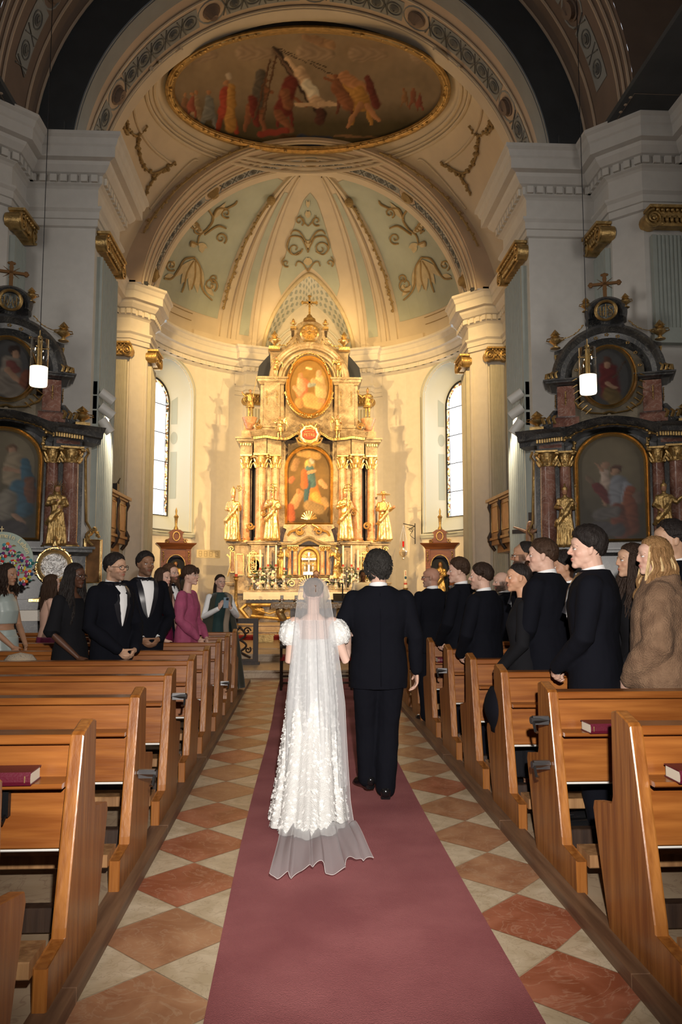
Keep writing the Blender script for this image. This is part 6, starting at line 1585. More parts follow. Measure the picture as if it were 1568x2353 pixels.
# ------------------------------------------------------------------ oratory balconies on the choir walls
for s, nm in ((-1, 'left'), (1, 'right')):
    o = empty('oratory_balcony', (s * 5.05, 17.9, 2.55), 0, 'carved walnut balcony box with square panels on the %s choir wall' % nm, 'balcony')
    def X(x): return s * x   # x measured outwards from the wall front plane (negative = into the room)
    b = MB(); f = -.60
    b.box(*sorted((X(.2), X(f))), -1.55, 1.55, .18, 1.02)
    for z0, z1, e in ((1.02, 1.07, .04), (1.07, 1.14, .09), (.12, .18, .05), (0.0, .12, .0)): b.box(*sorted((X(.2), X(f - e))), -1.55 - e, 1.55 + e, z0, z1)
    b.box(*sorted((X(.2), X(f + .12))), -1.35, 1.35, -.18, 0.0); b.box(*sorted((X(.2), X(f + .30))), -.6, .6, -.36, -.18)
    b.build('carcass', 'walnut', o)
    b = MB()
    for y in (-1.5, -.5, .5, 1.5):
        b.tube([(X(f), y, 1.05), (X(f - .03), y, .95), (X(f + .01), y, .8), (X(f + .01), y, .35), (X(f - .04), y, .2), (X(f), y, .02), (X(f + .1), y, -.12)], [.05, .055, .035, .035, .06, .05, .04], 8)
        b.ball((X(f - .03), y, .12), .06, 8, 6)
    b.build('carved_brackets', 'wood_dark', o, smooth=50)
    b = MB(); g = MB()
    for y in (-1.0, 0, 1.0):
        b.box(*sorted((X(f), X(f - .02))), y - .30, y + .30, .32, .90)
        g.tube([(X(f - .025), y + u, v) for u, v in ((-.31, .31), (.31, .31), (.31, .91), (-.31, .91))], .014, 5, closed=True)
    b.build('panel', mat('honey_panel_' + nm, (.42, .20, .08), .4, var=.15, vscale=5), o); g.build('panel_beading', 'gold_dull', o)
M['camera_black'] = mat('black_plastic', (.015, .015, .017), .4)
o = empty('spot_projector', (-4.45, 18.1, 3.70), 0, 'small black projector with cables on top of the left balcony', 'projector')
b = MB(); b.box(-.09, .09, -.12, .12, 0, .16); b.build('housing', 'camera_black', o); b = MB(); b.tube([(.05, 0, .16), (.1, .1, .3), (.05, .2, .25), (0, .35, .02)], .012, 5); b.build('cable', 'camera_black', o)
# ------------------------------------------------------------------ white spot heads under the chancel arch
GSP = 'white spotlights on the chancel arch piers'
for s, nm in ((-1, 'left'), (1, 'right')):
    for k, (px, py) in enumerate(((215, 905), (213, 938), (214, 972)) if s < 0 else ((1209, 905), (1208, 940), (1210, 975))):
        z = at(px, py, Y=14.2).z
        o = empty('spotlight', (s * 3.93, 14.22, z), 0, 'white cylindrical spotlight, %s of three on the %s pier' % (('top', 'middle', 'bottom')[k], nm), 'spotlight', GSP)
        b = MB(); b.box(-.05, .05, -.06, .06, -.02, .22); b.tube([(0, 0, .0), (-s * .12, .02, -.02)], .02, 6); b.build('bracket', 'white_paint', o)
        d = Vector((-s * .75, .35, -.55 if k < 2 else -1.1)).normalized(); c0 = Vector((-s * .19, .02, -.03)); b = MB()
        b.tube([c0 - d * .12, c0 + d * .16], .088, 18); b.tube([c0 + d * .16, c0 + d * .1], [.088, .07], 18, cap=False); b.build('lamp_head', 'white_paint', o, smooth=40)
# ------------------------------------------------------------------ pendant lamps
M['lamp_glow'] = mat('lit_opal_glass', (1, .9, .75), .5, emit=(1, .80, .52), estr=3.2)
gl_ = bpy.data.materials.new('clear_glass_tube'); gl_.use_nodes = True; N_, L_ = nt(gl_); N_.clear()
ou = N_.new('ShaderNodeOutputMaterial'); tr = N_.new('ShaderNodeBsdfTransparent'); gs = N_.new('ShaderNodeBsdfGlossy'); gs.inputs['Roughness'].default_value = .05; mx = N_.new('ShaderNodeMixShader'); lw = N_.new('ShaderNodeLayerWeight'); lw.inputs[0].default_value = .35
tr.inputs[0].default_value = (.88, .9, .9, 1); L_.new(lw.outputs['Facing'], mx.inputs[0]); L_.new(tr.outputs[0], mx.inputs[1]); L_.new(gs.outputs[0], mx.inputs[2]); L_.new(mx.outputs[0], ou.inputs[0]); M['clear_glass'] = gl_
for s, px, py0, py1, Y, wire in ((-1, 88, 780, 887, 9.0, 'left'), (1, 1353, 800, 905, 9.0, 'right')):
    top = at(px, py0, Y=Y); bot = at(px, py1, Y=Y); h = top.z - bot.z; r = .098
    o = empty('pendant_lamp', (bot.x, Y, bot.z), 0, 'lit glass cylinder pendant lamp on a long cable, %s side of the nave' % wire, 'lamp', None)
    b = MB(); b.lathe([(r, h * .40), (r, h)], (0, 0, 0), 32); b.build('glass_tube', 'clear_glass', o, smooth=True)
    b = MB(); b.lathe([(0, .0), (r * .9, 0), (r * .985, .02), (r * .985, h * .40), (0, h * .40)], (0, 0, 0), 28); b.build('lit_shade', 'lamp_glow', o, smooth=40)
    b = MB()
    for a in (0, 2.1, 4.2): b.tube([(.02 * cos(a), .02 * sin(a), h * .4), (.02 * cos(a), .02 * sin(a), h * 1.04)], .009, 6)
    for a in (0, pi / 2, pi, 3 * pi / 2): b.tube([(r * cos(a), r * sin(a), h * .8), (r * 1.1 * cos(a), r * 1.1 * sin(a), h * .8)], .008, 5)
    b.tube([(-r, 0, h * .8), (r, 0, h * .8)], .003, 4); b.lathe([(.028, h * 1.0), (.028, h * 1.05), (.008, h * 1.09), (.005, h * 1.2)], (0, 0, 0), 10)
    b.build('brass_stem', 'gold_dull', o, smooth=50)
    b = MB(); b.tube([(0, 0, h * 1.15), (0, 0, 14.1 - bot.z if abs(bot.x) < 4 else 9)], .005, 5); b.build('cable', 'iron', o)
# ================================================================== CARPET, PEWS AND OTHER FURNITURE
M['carpet'] = mat('dusty_rose_carpet', (0.29, 0.078, 0.084), 0.95, bump=0.6, bscale=260, col2=(0.39, 0.125, 0.128), vscale=2.2, detail=8)
b = MB(); rows = []
for j in range(61):
    y = -.5 + 14.0 * j / 60; cx_ = .034 + .012 * sin(y * .9)
    rows.append([(cx_ + x, y + .0, z) for x, z in ((-.592, .0), (-.590, .008), (-.3, .009 + .002 * sin(y * 3)), (0, .010), (.3, .009), (.590, .008), (.592, .0))])
b.grid(rows); cr = b.build('aisle_carpet', 'carpet', smooth=40); tag(cr, 'long dusty rose carpet running up the middle of the marble aisle', 'carpet')
# ---- pews
def pew(side, ys, x_in, x_out, zt, label, book=None, hook=None, strap=None, simple=False):
    r = empty('church_pew', (side * x_in, ys, .045), 0, label, 'pew', 'oak pews on the %s of the aisle' % ('left' if side < 0 else 'right'))
    w = x_out - x_in; S = side
    prof = [(-.02, 0), (-.37, 0), (-.365, .15), (-.16, .165), (-.155, .20), (0, zt - .06), (.012, zt - .012), (.03, zt), (.15, zt + .03), (.205, zt + .018), (.215, .58), (.23, .545), (.44, .505), (.455, .47), (.30, 0)]
    b = MB(); x0, x1 = sorted((S * -.025, S * .028)); e = .006
    b.prism(prof, x0 + e, x1 - e, 'X')
    n = len(prof); cx_ = sum(p[0] for p in prof) / n; cz_ = sum(p[1] for p in prof) / n
    ins = [(p[0] + (cx_ - p[0]) * .015, p[1] + (cz_ - p[1]) * .012) for p in prof]
    b.v = []; b.f = []; b.mi = []
    rr = [[(x, u, v) for u, v in q] for x, q in ((x0, ins), (x0 + e, prof), (x1 - e, prof), (x1, ins))]
    g = b.grid(rr, cu=True); b.F(g[0][::-1]); b.F(g[-1])
    b.build('end_panel', 'wood_end', r)
    def bx(nm, y0, y1, z0, z1, m='wood_rail', lean=0, parent=r, xa=.028, xb=None, e=.005):
        b = MB(); xx = sorted((S * xa, S * (xb or w))); 
        b.prism([(y0 + e, z0), (y1 - e, z0), (y1, z0 + e), (y1 + lean, z1 - e), (y1 + lean - e, z1), (y0 + lean + e, z1), (y0 + lean, z1 - e), (y0, z0 + e)], xx[0], xx[1], 'X')
        return b.build(nm, m, parent)
    bx('top_rail', .02, .155, zt - .05, zt - .012)
    bx('backrest', .035, .065, .43, zt - .05, lean=.04)
    bx('lower_back_board', .028, .048, .43, .69, lean=.02)
    bx('book_shelf', -.085, .05, .685, .705)
    bx('seat', .08, .47, .425, .455)
    bx('kneeler', -.40, -.22, .13, .19, 'walnut', xb=w)
    bx('seat_cushion', .05, .10, .412, .425, 'white_paint')
    bx('foot_rail', .25, .32, 0.02, .12, 'wood_dark')
    if hook:
        b = MB(); x = S * hook; b.box(x - .012, x + .012, -.0, .03, .56, .66); b.tube([(x, .01, .57), (x, -.03, .545), (x, -.05, .56)], .008, 6); b.build('coat_hook', 'iron', r)
    if strap:
        for z in strap:
            b = MB(); b.box(*sorted((S * -.035, S * -.12)), -.02, .005, z - .022, z + .022); b.tube([(S * -.03, .0, z), (S * -.13, -.01, z)], .020, 8); b.tube([(S * -.12, -.02, z), (S * -.12, -.06, z - .05), (S * -.10, -.02, z - .06)], .008, 6)
            b.build('flower_clamp', 'chrome', r, smooth=40)
    return r
def hymn(x, y, z, rz, label, w=.20, d=.13, t=.05, group=None):
    o = empty('hymn_book', (x, y, z), rz, label, 'book', group); b = MB()
    b.box(-w / 2, w / 2, -d / 2, d / 2, 0, .004); b.box(-w / 2, w / 2, -d / 2, d / 2, t - .004, t); 
    b.grid([[(-w / 2, -d / 2, 0), (-w / 2, -d / 2 - .008, t * .3), (-w / 2, -d / 2 - .008, t * .7), (-w / 2, -d / 2, t)], [(w / 2, -d / 2, 0), (w / 2, -d / 2 - .008, t * .3), (w / 2, -d / 2 - .008, t * .7), (w / 2, -d / 2, t)]])
    b.build('cover', 'book', o); b = MB(); b.box(-w / 2 + .004, w / 2 - .004, -d / 2, d / 2 - .006, .004, t - .004); b.build('pages', 'paper', o)
    b = MB()
    for x_ in (-.42, .42): b.box(x_ * w - .002, x_ * w + .002, -d / 2 - .0095, -d / 2, t * .25, t * .75)
    b.build('gilt_marks', 'gold', o); return o
ORD = ['nearest', 'second', 'third', 'fourth', 'fifth', 'sixth', 'seventh', 'eighth', 'ninth', 'tenth', 'eleventh']
YL = [2.22, 3.29, 4.387, 5.467, 6.56, 7.60, 8.71, 9.746, 10.788]
YR = [2.19, 3.203, 4.266, 5.285, 6.245, 7.236, 8.261, 9.27, 10.28]
for i, y in enumerate(YL):
    pew(-1, y, 1.11, 6.0 if i > 2 else 4.0, .885, 'oak pew on the left of the aisle, %s row from the camera' % ORD[i], hook=(.27 if i == 1 else None), strap={2: (.48,), 3: (.74,), 6: (.45,)}.get(i))
for i, y in enumerate(YR):
    pew(1, y, 1.13, 6.0 if i > 2 else 4.0, .915, 'oak pew on the right of the aisle, %s row from the camera' % ORD[i], hook=(.40 if i == 2 else None), strap={2: (.76, .53), 5: (.72,)}.get(i))
SH = .045 + .706
for x, y, rz, l, w in ((-1.38, 3.245, .02, 'dark red hymn book on the nearest left pew shelf, beside the pew end', .26), (-2.02, 4.40, -.05, 'dark red hymn book with pale page ends, second shelf on the left', .22), (-2.9, 5.42, .0, 'thin dark red book far along the third left pew shelf', .22), (-1.28, 7.58, 0, 'dark red hymn book glimpsed between the fifth and sixth left pew ends', .14),
                    (1.38, 4.22, .04, 'dark red hymn book with pale page ends, beside the pew with two steel clamps', .20), (1.36, 3.15, .0, 'dark red hymn book on the nearest right pew shelf at the frame edge', .24), (1.25, 8.22, 0, 'small dark red hymn book far up on a right pew shelf', .16), (3.1, 4.3, .0, 'white folded leaflet', .2)):
    if 'leaflet' in l: continue
    hymn(x, y, SH, rz, l, w)
# cream woven hat left on a pew, seen over the backrest
b = MB(); b.lathe([(.13, 0), (.125, .04), (.09, .08), (.0, .10)], (0, 0, 0), 26, flute=.03, fn=13)
M['fur_cream'] = mat('cream_fur', (.42, .32, .20), .95, bump=1.0, bscale=120, sheen=.5); o = b.build('fur_hat', 'fur_cream', loc=(-2.54, 6.80, .875), smooth=True); tag(o, 'cream fur hat lying on the left pew behind the first rows, only its top showing', 'hat')
# folded black coat hanging over a right pew end
M['black_cloth'] = mat('black_wool', (.008, .008, .012), .9, spec=.1)
b = MB(); rows = []
for k in range(10):
    t = k / 9; z = .84 - .30 * t; w = .055 + .07 * sin(pi * min(1, t * 1.1)) ; rows.append([(w * .6 * cos(a) , w * 1.5 * sin(a), z) for a in [2 * pi * i / 18 for i in range(18)]])
g = b.grid(rows, cu=True); b.F(g[0]); b.F(g[-1]); o = b.build('black_coat', 'black_cloth', loc=(1.13, 5.55, -.02), smooth=True); tag(o, 'black coat bundled over the end of a right hand pew', 'coat')
# ---- carved rail by the sanctuary step
r = empty('carved_rail', (-1.22, 14.75, .13), 0, 'dark carved wooden rail section with interlaced scrolls, left of the altar steps', 'rail')
b = MB(); b.box(-.42, .22, -.06, .06, 0, .10); b.box(-.42, .22, -.07, .07, .74, .83); b.box(.13, .22, -.06, .06, .1, .75); b.box(-.42, -.36, -.06, .06, .1, .75); b.box(-.45, .25, -.09, .09, -.0, .05); b.build('frame', 'wood_dark', r)
b = MB()
for q in (-1, 1):
    b.tube(bez([(-.115 + q * .2, 0, .12), (-.115 - q * .12, 0, .33), (-.115 + q * .10, 0, .52), (-.115 - q * .02, 0, .68)], 8), .022, 6)
    b.tube([(-.115 + q * .13 + u, 0, .60 + v) for u, v in spiral((0, 0), .07, 1.3, 0, q, 18, .2)], .016, 6); b.tube([(-.115 + q * .15 + u, 0, .26 + v) for u, v in spiral((0, 0), .06, 1.2, 1, -q, 18, .2)], .016, 6)
b.build('interlace', 'wood_dark', r, smooth=50); b = MB(); b.box(-.36, .13, .03, .05, .68, .70); b.build('pale_strip', 'walnut', r)
# ---- wedding chairs in front of the altar
for k, (x, lab) in enumerate(((-.29, 'dark wooden chair with dark red seat, left of the two wedding chairs'), (.31, 'dark wooden chair with dark red seat, right of the two wedding chairs'))):
    r = empty('wedding_chair', (x, 12.15, 0.0), 0, lab, 'chair', 'wedding chairs before the altar')
    b = MB()
    for q in (-1, 1):
        l = MB(); l.tube([(q * .22, -.2, .0), (q * .22, -.2, .46), (q * .22, -.25, 1.02)], .022, 6); l.build('leg', 'wood_dark', r); l = MB(); l.tube([(q * .22, .2, 0), (q * .22, .2, .46)], .022, 6); l.build('leg', 'wood_dark', r)
    b.box(-.24, .24, -.27, -.23, .92, 1.02); b.box(-.24, .24, -.25, -.22, .62, .68)
    for x_ in (-.12, 0, .12): b.box(x_ - .015, x_ + .015, -.25, -.23, .66, .94)
    b.build('backrest', 'wood_dark', r); b = MB(); b.ebox(-.24, .24, -.22, .22, .44, .5); b.build('seat', 'red_carpet', r)
    b = MB(); b.box(-.22, .22, -.21, -.19, .2, .23); b.box(-.22, .22, -.21, -.19, .1, .13); b.build('stretcher', 'wood_dark', r)
# ---- free-standing altar table with lace cloth
r = empty('altar_table', (0, 18.0, .285), 0, 'altar table with gilt scroll legs and a grey front panel, under the lace cloth', 'table')
b = MB(); b.box(-.85, .95, -.35, .35, .82, .90); b.build('table_top', 'marble_grey', r)
b = MB(); b.box(-.46, .56, -.25, -.2, .0, .82); b.build('front_panel', mat('grey_marbled_panel', (.30, .28, .27), .5, var=.2, vscale=3), r)
b = MB(); b.tube([(-.44, -.27, .40), (-.3, -.27, .58), (.05, -.27, .66), (.4, -.27, .58), (.54, -.27, .40)], .012, 6); b.tube([(-.2, -.27, .5), (.05, -.27, .58), (.3, -.27, .5)], .010, 6); b.build('gilt_line', 'gold', r)
for x in (-.62, .72):
    l = MB(); l.tube(bez([(x, -.2, .82), (x - .08, -.26, .72), (x + .03, -.22, .5), (x + .08, -.2, .3), (x - .02, -.24, .1), (x + .06, -.28, .0)], 6), [.10] * 2 + [.085] * 10 + [.06] * 13 + [.08] * 6, 10); l.ball((x - .05, -.28, .74), .09, 10, 6); l.build('scroll_leg', 'gold', r, smooth=60)
zz = at(628, 1386, Y=17.65).z
cloth('altar_cloth', -.88, .98, 17.62, 18.38, zz, .135, 'lace', 'lace edged cloth on the near altar table, with a zigzag hem', 'cloth', .03)
for k, px in enumerate((648, 681, 781)):
    x = at(px, 1386, Y=17.75).x; o = empty('low_candle', (x, 17.75, zz), 0, '%s of three low candles in white dishes on the lace cloth' % ('leftmost', 'middle', 'rightmost')[k], 'candle', 'low candles on the near altar table')
    b = MB(); b.lathe([(.05, 0), (.03, .02), (.03, .04), (.09, .07), (.09, .075), (0, .06)], (0, 0, 0), 16); b.build('dish', 'silver_bright', o, smooth=40); b = MB(); b.lathe([(.045, .07), (.045, .085)], (0, 0, 0), 14); b.build('red_base', 'red_band', o)
    b = MB(); b.lathe([(.036, .07), (.036, .17), (0, .17)], (0, 0, 0), 14); b.build('candle', 'wax', o, smooth=40)
# microphone stand and lectern
r = empty('lectern', (.66, 17.0, .285), 0, 'black lectern with microphone boom between the altar cloths', 'lectern'); zz = at(762, 1378, Y=17).z - .285
b = MB(); b.tube([(0, 0, 0), (0, 0, zz + .35)], .015, 8); b.lathe([(.2, 0), (.19, .02), (.02, .04)], (0, 0, 0), 18); b.tube([(0, 0, zz + .35), (-.3, -.05, zz + .37)], .008, 6); b.tube([(-.3, -.05, zz + .37), (-.37, -.06, zz + .36)], .018, 8); b.build('stand', 'camera_black', r)
b = MB(); b.prism([(-.14, zz - .06), (.16, zz + .10), (.16, zz + .13), (-.14, zz - .03)], -.20, .22, 'X'); b.build('book_rest', 'camera_black', r)
# tall candlesticks beside the altar
for px, py0, py1, Y, lab in ((543.5, 1288, 1302, 20.6, 'tall turned gilt candlestick with ivory candle, left of the high altar'),):
    t = at(px, py0, Y=Y); r = empty('floor_candlestick', (t.x, Y, .27), 0, lab, 'candlestick'); zc = at(px, 1325, Y=Y).z - .27; b = MB()
    b.lathe([(.18, 0), (.17, .05), (.06, .10), (.04, .2), (.08, .32), (.04, .45), (.03, .6), (.07, .68), (.075, .8), (.03, .9), (.04, 1.0), (.03, zc - .12), (.06, zc - .08), (.04, zc - .04), (.10, zc), (0, zc)], (0, 0, 0), 18); b.build('stick', 'gold_dull', r, smooth=50)
    b = MB(); b.lathe([(.036, zc), (.036, t.z - .27), (0, t.z - .26)], (0, 0, 0), 14); c = b.build('candle', 'wax', r, smooth=40); b = MB(); b.lathe([(.038, zc), (.038, zc + .07)], (0, 0, 0), 14); b.build('red_base', 'red_band', c)
t = at(932, 1310, Y=21.0); r = empty('paschal_candle', (t.x, 21.0, .27), 0, 'thick white easter candle with a blue emblem and red bands, right of the high altar', 'candle'); h = t.z - .27
b = MB(); b.lathe([(.045, h - .48), (.045, h), (0, h)], (0, 0, 0), 18); b.build('candle', 'wax', r, smooth=40); b = MB(); b.lathe([(.16, 0), (.05, .1), (.03, .3), (.05, .5), (.025, .8), (.06, h - .5), (.07, h - .47), (0, h - .47)], (0, 0, 0), 14); b.build('stand', 'gold_dull', r, smooth=50)
b = MB(); b.lathe([(.0465, h - .38), (.0465, h - .34)], (0, 0, 0), 18); b.lathe([(.0465, h - .32), (.0465, h - .31)], (0, 0, 0), 18); b.box(-.006, .006, -.05, -.045, h - .14, h - .03); b.build('red_marks', 'red_band', r); b = MB(); eball(b, (0, -.035, h - .20), (.03, .016, .05)); b.build('blue_emblem', mat('blue_wax', (.02, .08, .16), .5), r)
# sanctuary lamp on a scroll bracket
Y = 22.6; t0 = at(954, 1205, Y=Y); t1 = at(927, 1208, Y=Y); r = empty('sanctuary_lamp', (t0.x, Y, t0.z), 0, 'silver sanctuary lamp with ruby glass hanging from a black bracket, right of the altar', 'lamp')
dz = at(954, 1250, Y=Y).z - t0.z; dx = t1.x - t0.x; b = MB(); b.tube([(0, 0, .03), (0, 0, dz)], .014, 6); b.tube([(0, 0, -.05), (dx, 0, .02)], .012, 6); b.tube(bez([(0, 0, dz * .75), (dx * .4, 0, dz * .55), (dx * .2, 0, dz * .3), (dx * .7, 0, -.08)], 8), .008, 5); b.tube([(dx * .3 + u, 0, dz * .3 + v) for u, v in spiral((0, 0), .07, 1.3, 0, 1, 18, .2)], .007, 5); b.tube([(0, 0, -.05), (0, 1.4, -.05)], .012, 6); b.build('bracket', 'iron', r, smooth=50)
zl_ = at(927, 1268, Y=Y).z - t0.z; b = MB(); b.lathe([(0, zl_ - .22), (.04, zl_ - .2), (.02, zl_ - .16), (.10, zl_ - .08), (.12, zl_), (.06, zl_ + .06), (.05, zl_ + .12), (.065, zl_ + .14), (0, zl_ + .14)], (dx, 0, 0), 18, flute=.06, fn=6)
for q in (-1, 0, 1): b.tube([(dx, 0, -.02), (dx + q * .09, 0, zl_ + .35), (dx + q * .11, 0, zl_)], .005, 5)
b.build('silver_lamp', 'silver_bright', r, smooth=50); b = MB(); b.lathe([(.028, zl_ + .14), (.03, zl_ + .30), (0, zl_ + .30)], (dx, 0, 0), 12); b.build('ruby_glass', 'red_glass', r, smooth=40)
# hymn number board
t0 = at(454, 1265, Y=24.3); t1 = at(504, 1281, Y=24.8); r = empty('number_board', ((t0.x + t1.x) / 2, 24.45, (t0.z + t1.z) / 2), 0, 'narrow cream board with four figure panels on the apse wall, left of the high altar', 'sign'); r.rotation_euler.z = radians(35)
b = MB(); b.box(-.40, .40, -.03, .03, -.12, .12); b.build('board', mat('cream_board', (.50, .42, .27), .6), r); b = MB(); M['digit_line'] = mat('grey_digit_segments', (.25, .20, .13), .6)
for x in (-.28, -.10, .08, .28):
    for z in (-.075, 0, .075): b.box(x - .045, x + .045, -.036, -.03, z - .005, z + .005)
    for q in (-1, 1): b.box(x + q * .045 - .005, x + q * .045 + .005, -.036, -.03, -.075, .075)
b.build('digit', 'digit_line', r)
# brown shrines under the windows
for s, px, nm in ((-1, 404, 'left'), (1, 1012, 'right')):
    Y = 21.9; x = at(px, 1300, Y=Y).x; z0 = .27; k = lambda py: at(px, py, Y=Y).z - z0; r = empty('side_shrine', (x, Y, z0), s * radians(-14), 'red brown wooden shrine with a domed niche under the %s apse window' % nm, 'shrine')
    b = MB(); w = .40; b.box(-w - .12, w + .12, -.1, .4, 0, k(1400)); b.box(-w, w, .22, .4, k(1400), k(1250)); 
    for q in (-1, 1): b.box(*sorted((q * w, q * (w - .13))), -.05, .3, k(1400), k(1258))
    b.cdt([(-w, k(1258)), (w, k(1258)), (w, k(1385)), (-w, k(1385))], [[(-.25, k(1385) + .02), (.25, k(1385) + .02)] + [(.25 * cos(pi * i / 12), k(1300) + .3 * sin(pi * i / 12)) for i in range(13)]], lambda u, v: (u, -.02, v))
    slab(b, -w, w, .35, -.05, k(1262), k(1248), ((0, 0), (.03, .3), (.06, .5), (.12, .8), (.14, 1))); b.prism([(-.30, k(1248)), (.30, k(1248)), (.26, k(1240)), (.17, k(1236)), (.17, k(1226)), (.22, k(1224)), (.1, k(1217)), (-.1, k(1217)), (-.22, k(1224)), (-.17, k(1226)), (-.17, k(1236)), (-.26, k(1240))], .0, .3, 'Y')
    b.build('carcass', 'wood_red', r); b = MB(); b.box(-.27, .27, .18, .2, k(1385), k(1280)); b.build('niche_back', 'navy', r)
    b = MB(); b.tube([(.25 * cos(pi * i / 12), -.04, k(1300) + .3 * sin(pi * i / 12)) for i in range(13)], .015, 5); b.lathe([(.07, 0), (.05, .06), (.03, .1), (.045, .3), (.07, .36), (.02, .42), (.03, .52), (.0, .62)], (0, .15, k(1216)), 12)
    b.tube([(.09 * cos(t), -.02, k(1232) + .12 * sin(t)) for t in [2 * pi * i / 16 for i in range(16)]], .02, 5, closed=True)
    for q in (-1, 1): b.tube([(q * .25 + u, -.03, k(1243) + v) for u, v in spiral((0, 0), .06, 1.3, 0, q, 14, .2)], .014, 5); leafcord(b, [(q * (w - .06), -.08, k(1268 + 6 * i)) for i in range(5)], .025, 3, .06)
    b.build('gilding', 'gold_dull', r, smooth=50)
    st_ = saint('carved_saint', (0, .05, k(1385)), pi, 1.15, 'none' if s < 0 else 'hood', 'a' if s < 0 else 'b', None, None, None, 'gold_dull', .03, 40 + s); st_.parent = r
# framed picture on the left pier, crucifix on the right pier
t = at(214, 1290, Y=14.0); r = empty('framed_picture', (-3.80, 13.86, t.z), radians(55), 'tall narrow picture in a gilt frame with a carved crest on the left pier', 'picture')
hh = (at(214, 1248, Y=13.9).z - at(214, 1346, Y=13.9).z) / 2; b = MB(); b.tube([(-.17, 0, -hh), (.17, 0, -hh), (.17, 0, hh), (-.17, 0, hh)], .035, 6, closed=True); leafcord(b, [(-.12, -.02, hh + .05), (0, -.03, hh + .16), (.12, -.02, hh + .05)], .05, 2, .05); b.build('frame', 'gold', r, smooth=40); b = MB(); b.box(-.15, .15, -.0, .03, -hh, hh); b.build('canvas', mat('old_brown_canvas', (.20, .10, .04), .5, var=.4, vscale=5), r)
t = at(1187, 1250, Y=14.2); r = empty('crucifix', (3.86, 13.95, t.z), radians(-35), 'carved wooden crucifix with a pale figure fixed to the right pier, behind the guests', 'crucifix'); b = MB(); b.box(-.035, .035, -.02, .03, -.75, .55); b.box(-.34, .34, -.02, .03, .18, .25); b.build('cross', 'wood_dark', r)
b = MB(); P_ = [(0, -.06, .33), (0, -.07, .12), (.01, -.09, -.1), (-.01, -.12, -.32), (0, -.07, -.58)]; b.tube(P_, [.05, .075, .06, .055, .025], 10); eball(b, (.02, -.10, .33), (.05, .055, .065))
for q in (-1, 1): b.tube([(q * .06, -.06, .20), (q * .2, -.07, .26), (q * .31, -.05, .3)], [.03, .022, .015], 8)
vs, fs, nr = remesh(b, .012, 2); mesh_from('carved_figure', vs, fs, mat('carved_corpus', (.38, .20, .11), .5), r)
b = MB(); b.tube([(-.07, -.11, -.12), (.06, -.13, -.14), (.09, -.12, -.25)], .03, 6); b.build('gilt_loincloth', 'gold', r, smooth=50)
# altar step furniture
b = MB(); b.box(-.2, .2, -.15, .15, 0, .14); b.box(-.22, .22, -.17, .17, .14, .17); o = b.build('gilt_box', 'gold_dull', loc=(-1.05, 18.6, .285)); tag(o, 'small gilt step box on the floor left of the lace covered table', 'box')
b = MB(); b.ebox(-.55, .55, -.3, .3, 0, .10); o = b.build('kneeling_cushion', 'red_carpet', loc=(-1.2, 19.6, .27)); tag(o, 'red kneeling cushion on the step before the high altar', 'cushion')
# round memory board with felt flowers on the left
c0 = at(5, 1290, Y=9.3); r = empty('round_board', tuple(c0), radians(12), 'big round sage board with felt flowers and a raised gold inscription, at the left edge', 'board'); R_ = (at(5, 1222, Y=9.3).z - c0.z)
M['felt_sage'] = mat('sage_felt', (.36, .43, .37), .9, bump=.2, bscale=150)
b = MB(); b.lathe([(R_, -.015), (R_, .015), (0, .015)], (0, 0, 0), 60, ax); b.lathe([(R_, -.015), (0, -.015)], (0, 0, 0), 60, ax); b.tube([(0, .03, -R_ * .9), (0, .1, -c0.z)], .02, 6); b.build('disc', 'felt_sage', r)
cols_ = [(.5, .02, .02), (.75, .50, .02), (.02, .12, .10), (.02, .05, .14), (.7, .16, .02), (.30, .03, .12), (.35, .42, .08), (.6, .1, .3), (.05, .25, .3), (.1, .02, .12)]
for i, c in enumerate(cols_): M['felt%d' % i] = mat('felt_colour', c, .9)
rnd = random.Random(12); fm_ = ['felt%d' % i for i in range(10)] + ['white_petal', 'camera_black', 'walnut']
for k, (px, py) in enumerate(((14, 1256), (26, 1271), (45, 1282), (4, 1278), (28, 1294), (64, 1294), (2, 1296), (47, 1305), (62, 1319), (50, 1336), (33, 1318))):
    p = at(px, py, Y=9.28) - c0; b = MB(); n = 5 if k % 3 != 1 else 12; rad = .034
    for j in range(n):
        a = 2 * pi * j / n; b.cur = rnd.randrange(10); b.ball((p.x + rad * cos(a), -.022, p.z + rad * sin(a)), .021 if n == 5 else .012, 8, 4, (1, .35, 1))
    b.cur = 10; b.ball((p.x, -.028, p.z), .020, 10, 5, (1, .5, 1)); b.cur = 11; b.ball((p.x, -.036, p.z + .004), .009, 8, 4); b.ball((p.x, -.036, p.z - .012), .012, 8, 4, (1, .4, .6))
    b.cur = 2 if k % 2 else 12; b.tube([(p.x + .05, -.018, p.z + .005), (p.x + .075, -.02, p.z + .014), (p.x + .10, -.018, p.z + .01)], [.004, .012, .002], 6)
    b.build('felt_flower', fm_, r, smooth=50)
M['gold_text'] = mat('pale_gold_lettering', (.62, .50, .26), .5, .3)
def arc_text(txt, rad, a0, step, size):
    for i, ch in enumerate(txt):
        if ch == ' ': continue
        a = a0 - step * i; o = text(ch, 'raised_letter', 'gold_text', size, (0, 0, 0), r, off=Vector()); o.location = (rad * cos(a), -.025, rad * sin(a)); o.rotation_euler = (pi / 2, -(a - pi / 2), 0)
arc_text('Gott mein Leben', R_ * .87, radians(128), radians(7.6), .075)
b = MB(); p = at(3, 1221, Y=9.28) - c0; b.box(p.x - .004, p.x + .004, -.01, 0, p.z - .02, p.z + .06); b.box(p.x - .022, p.x + .022, -.01, 0, p.z + .025, p.z + .033); b.build('small_cross', 'gold_text', r)
o = None
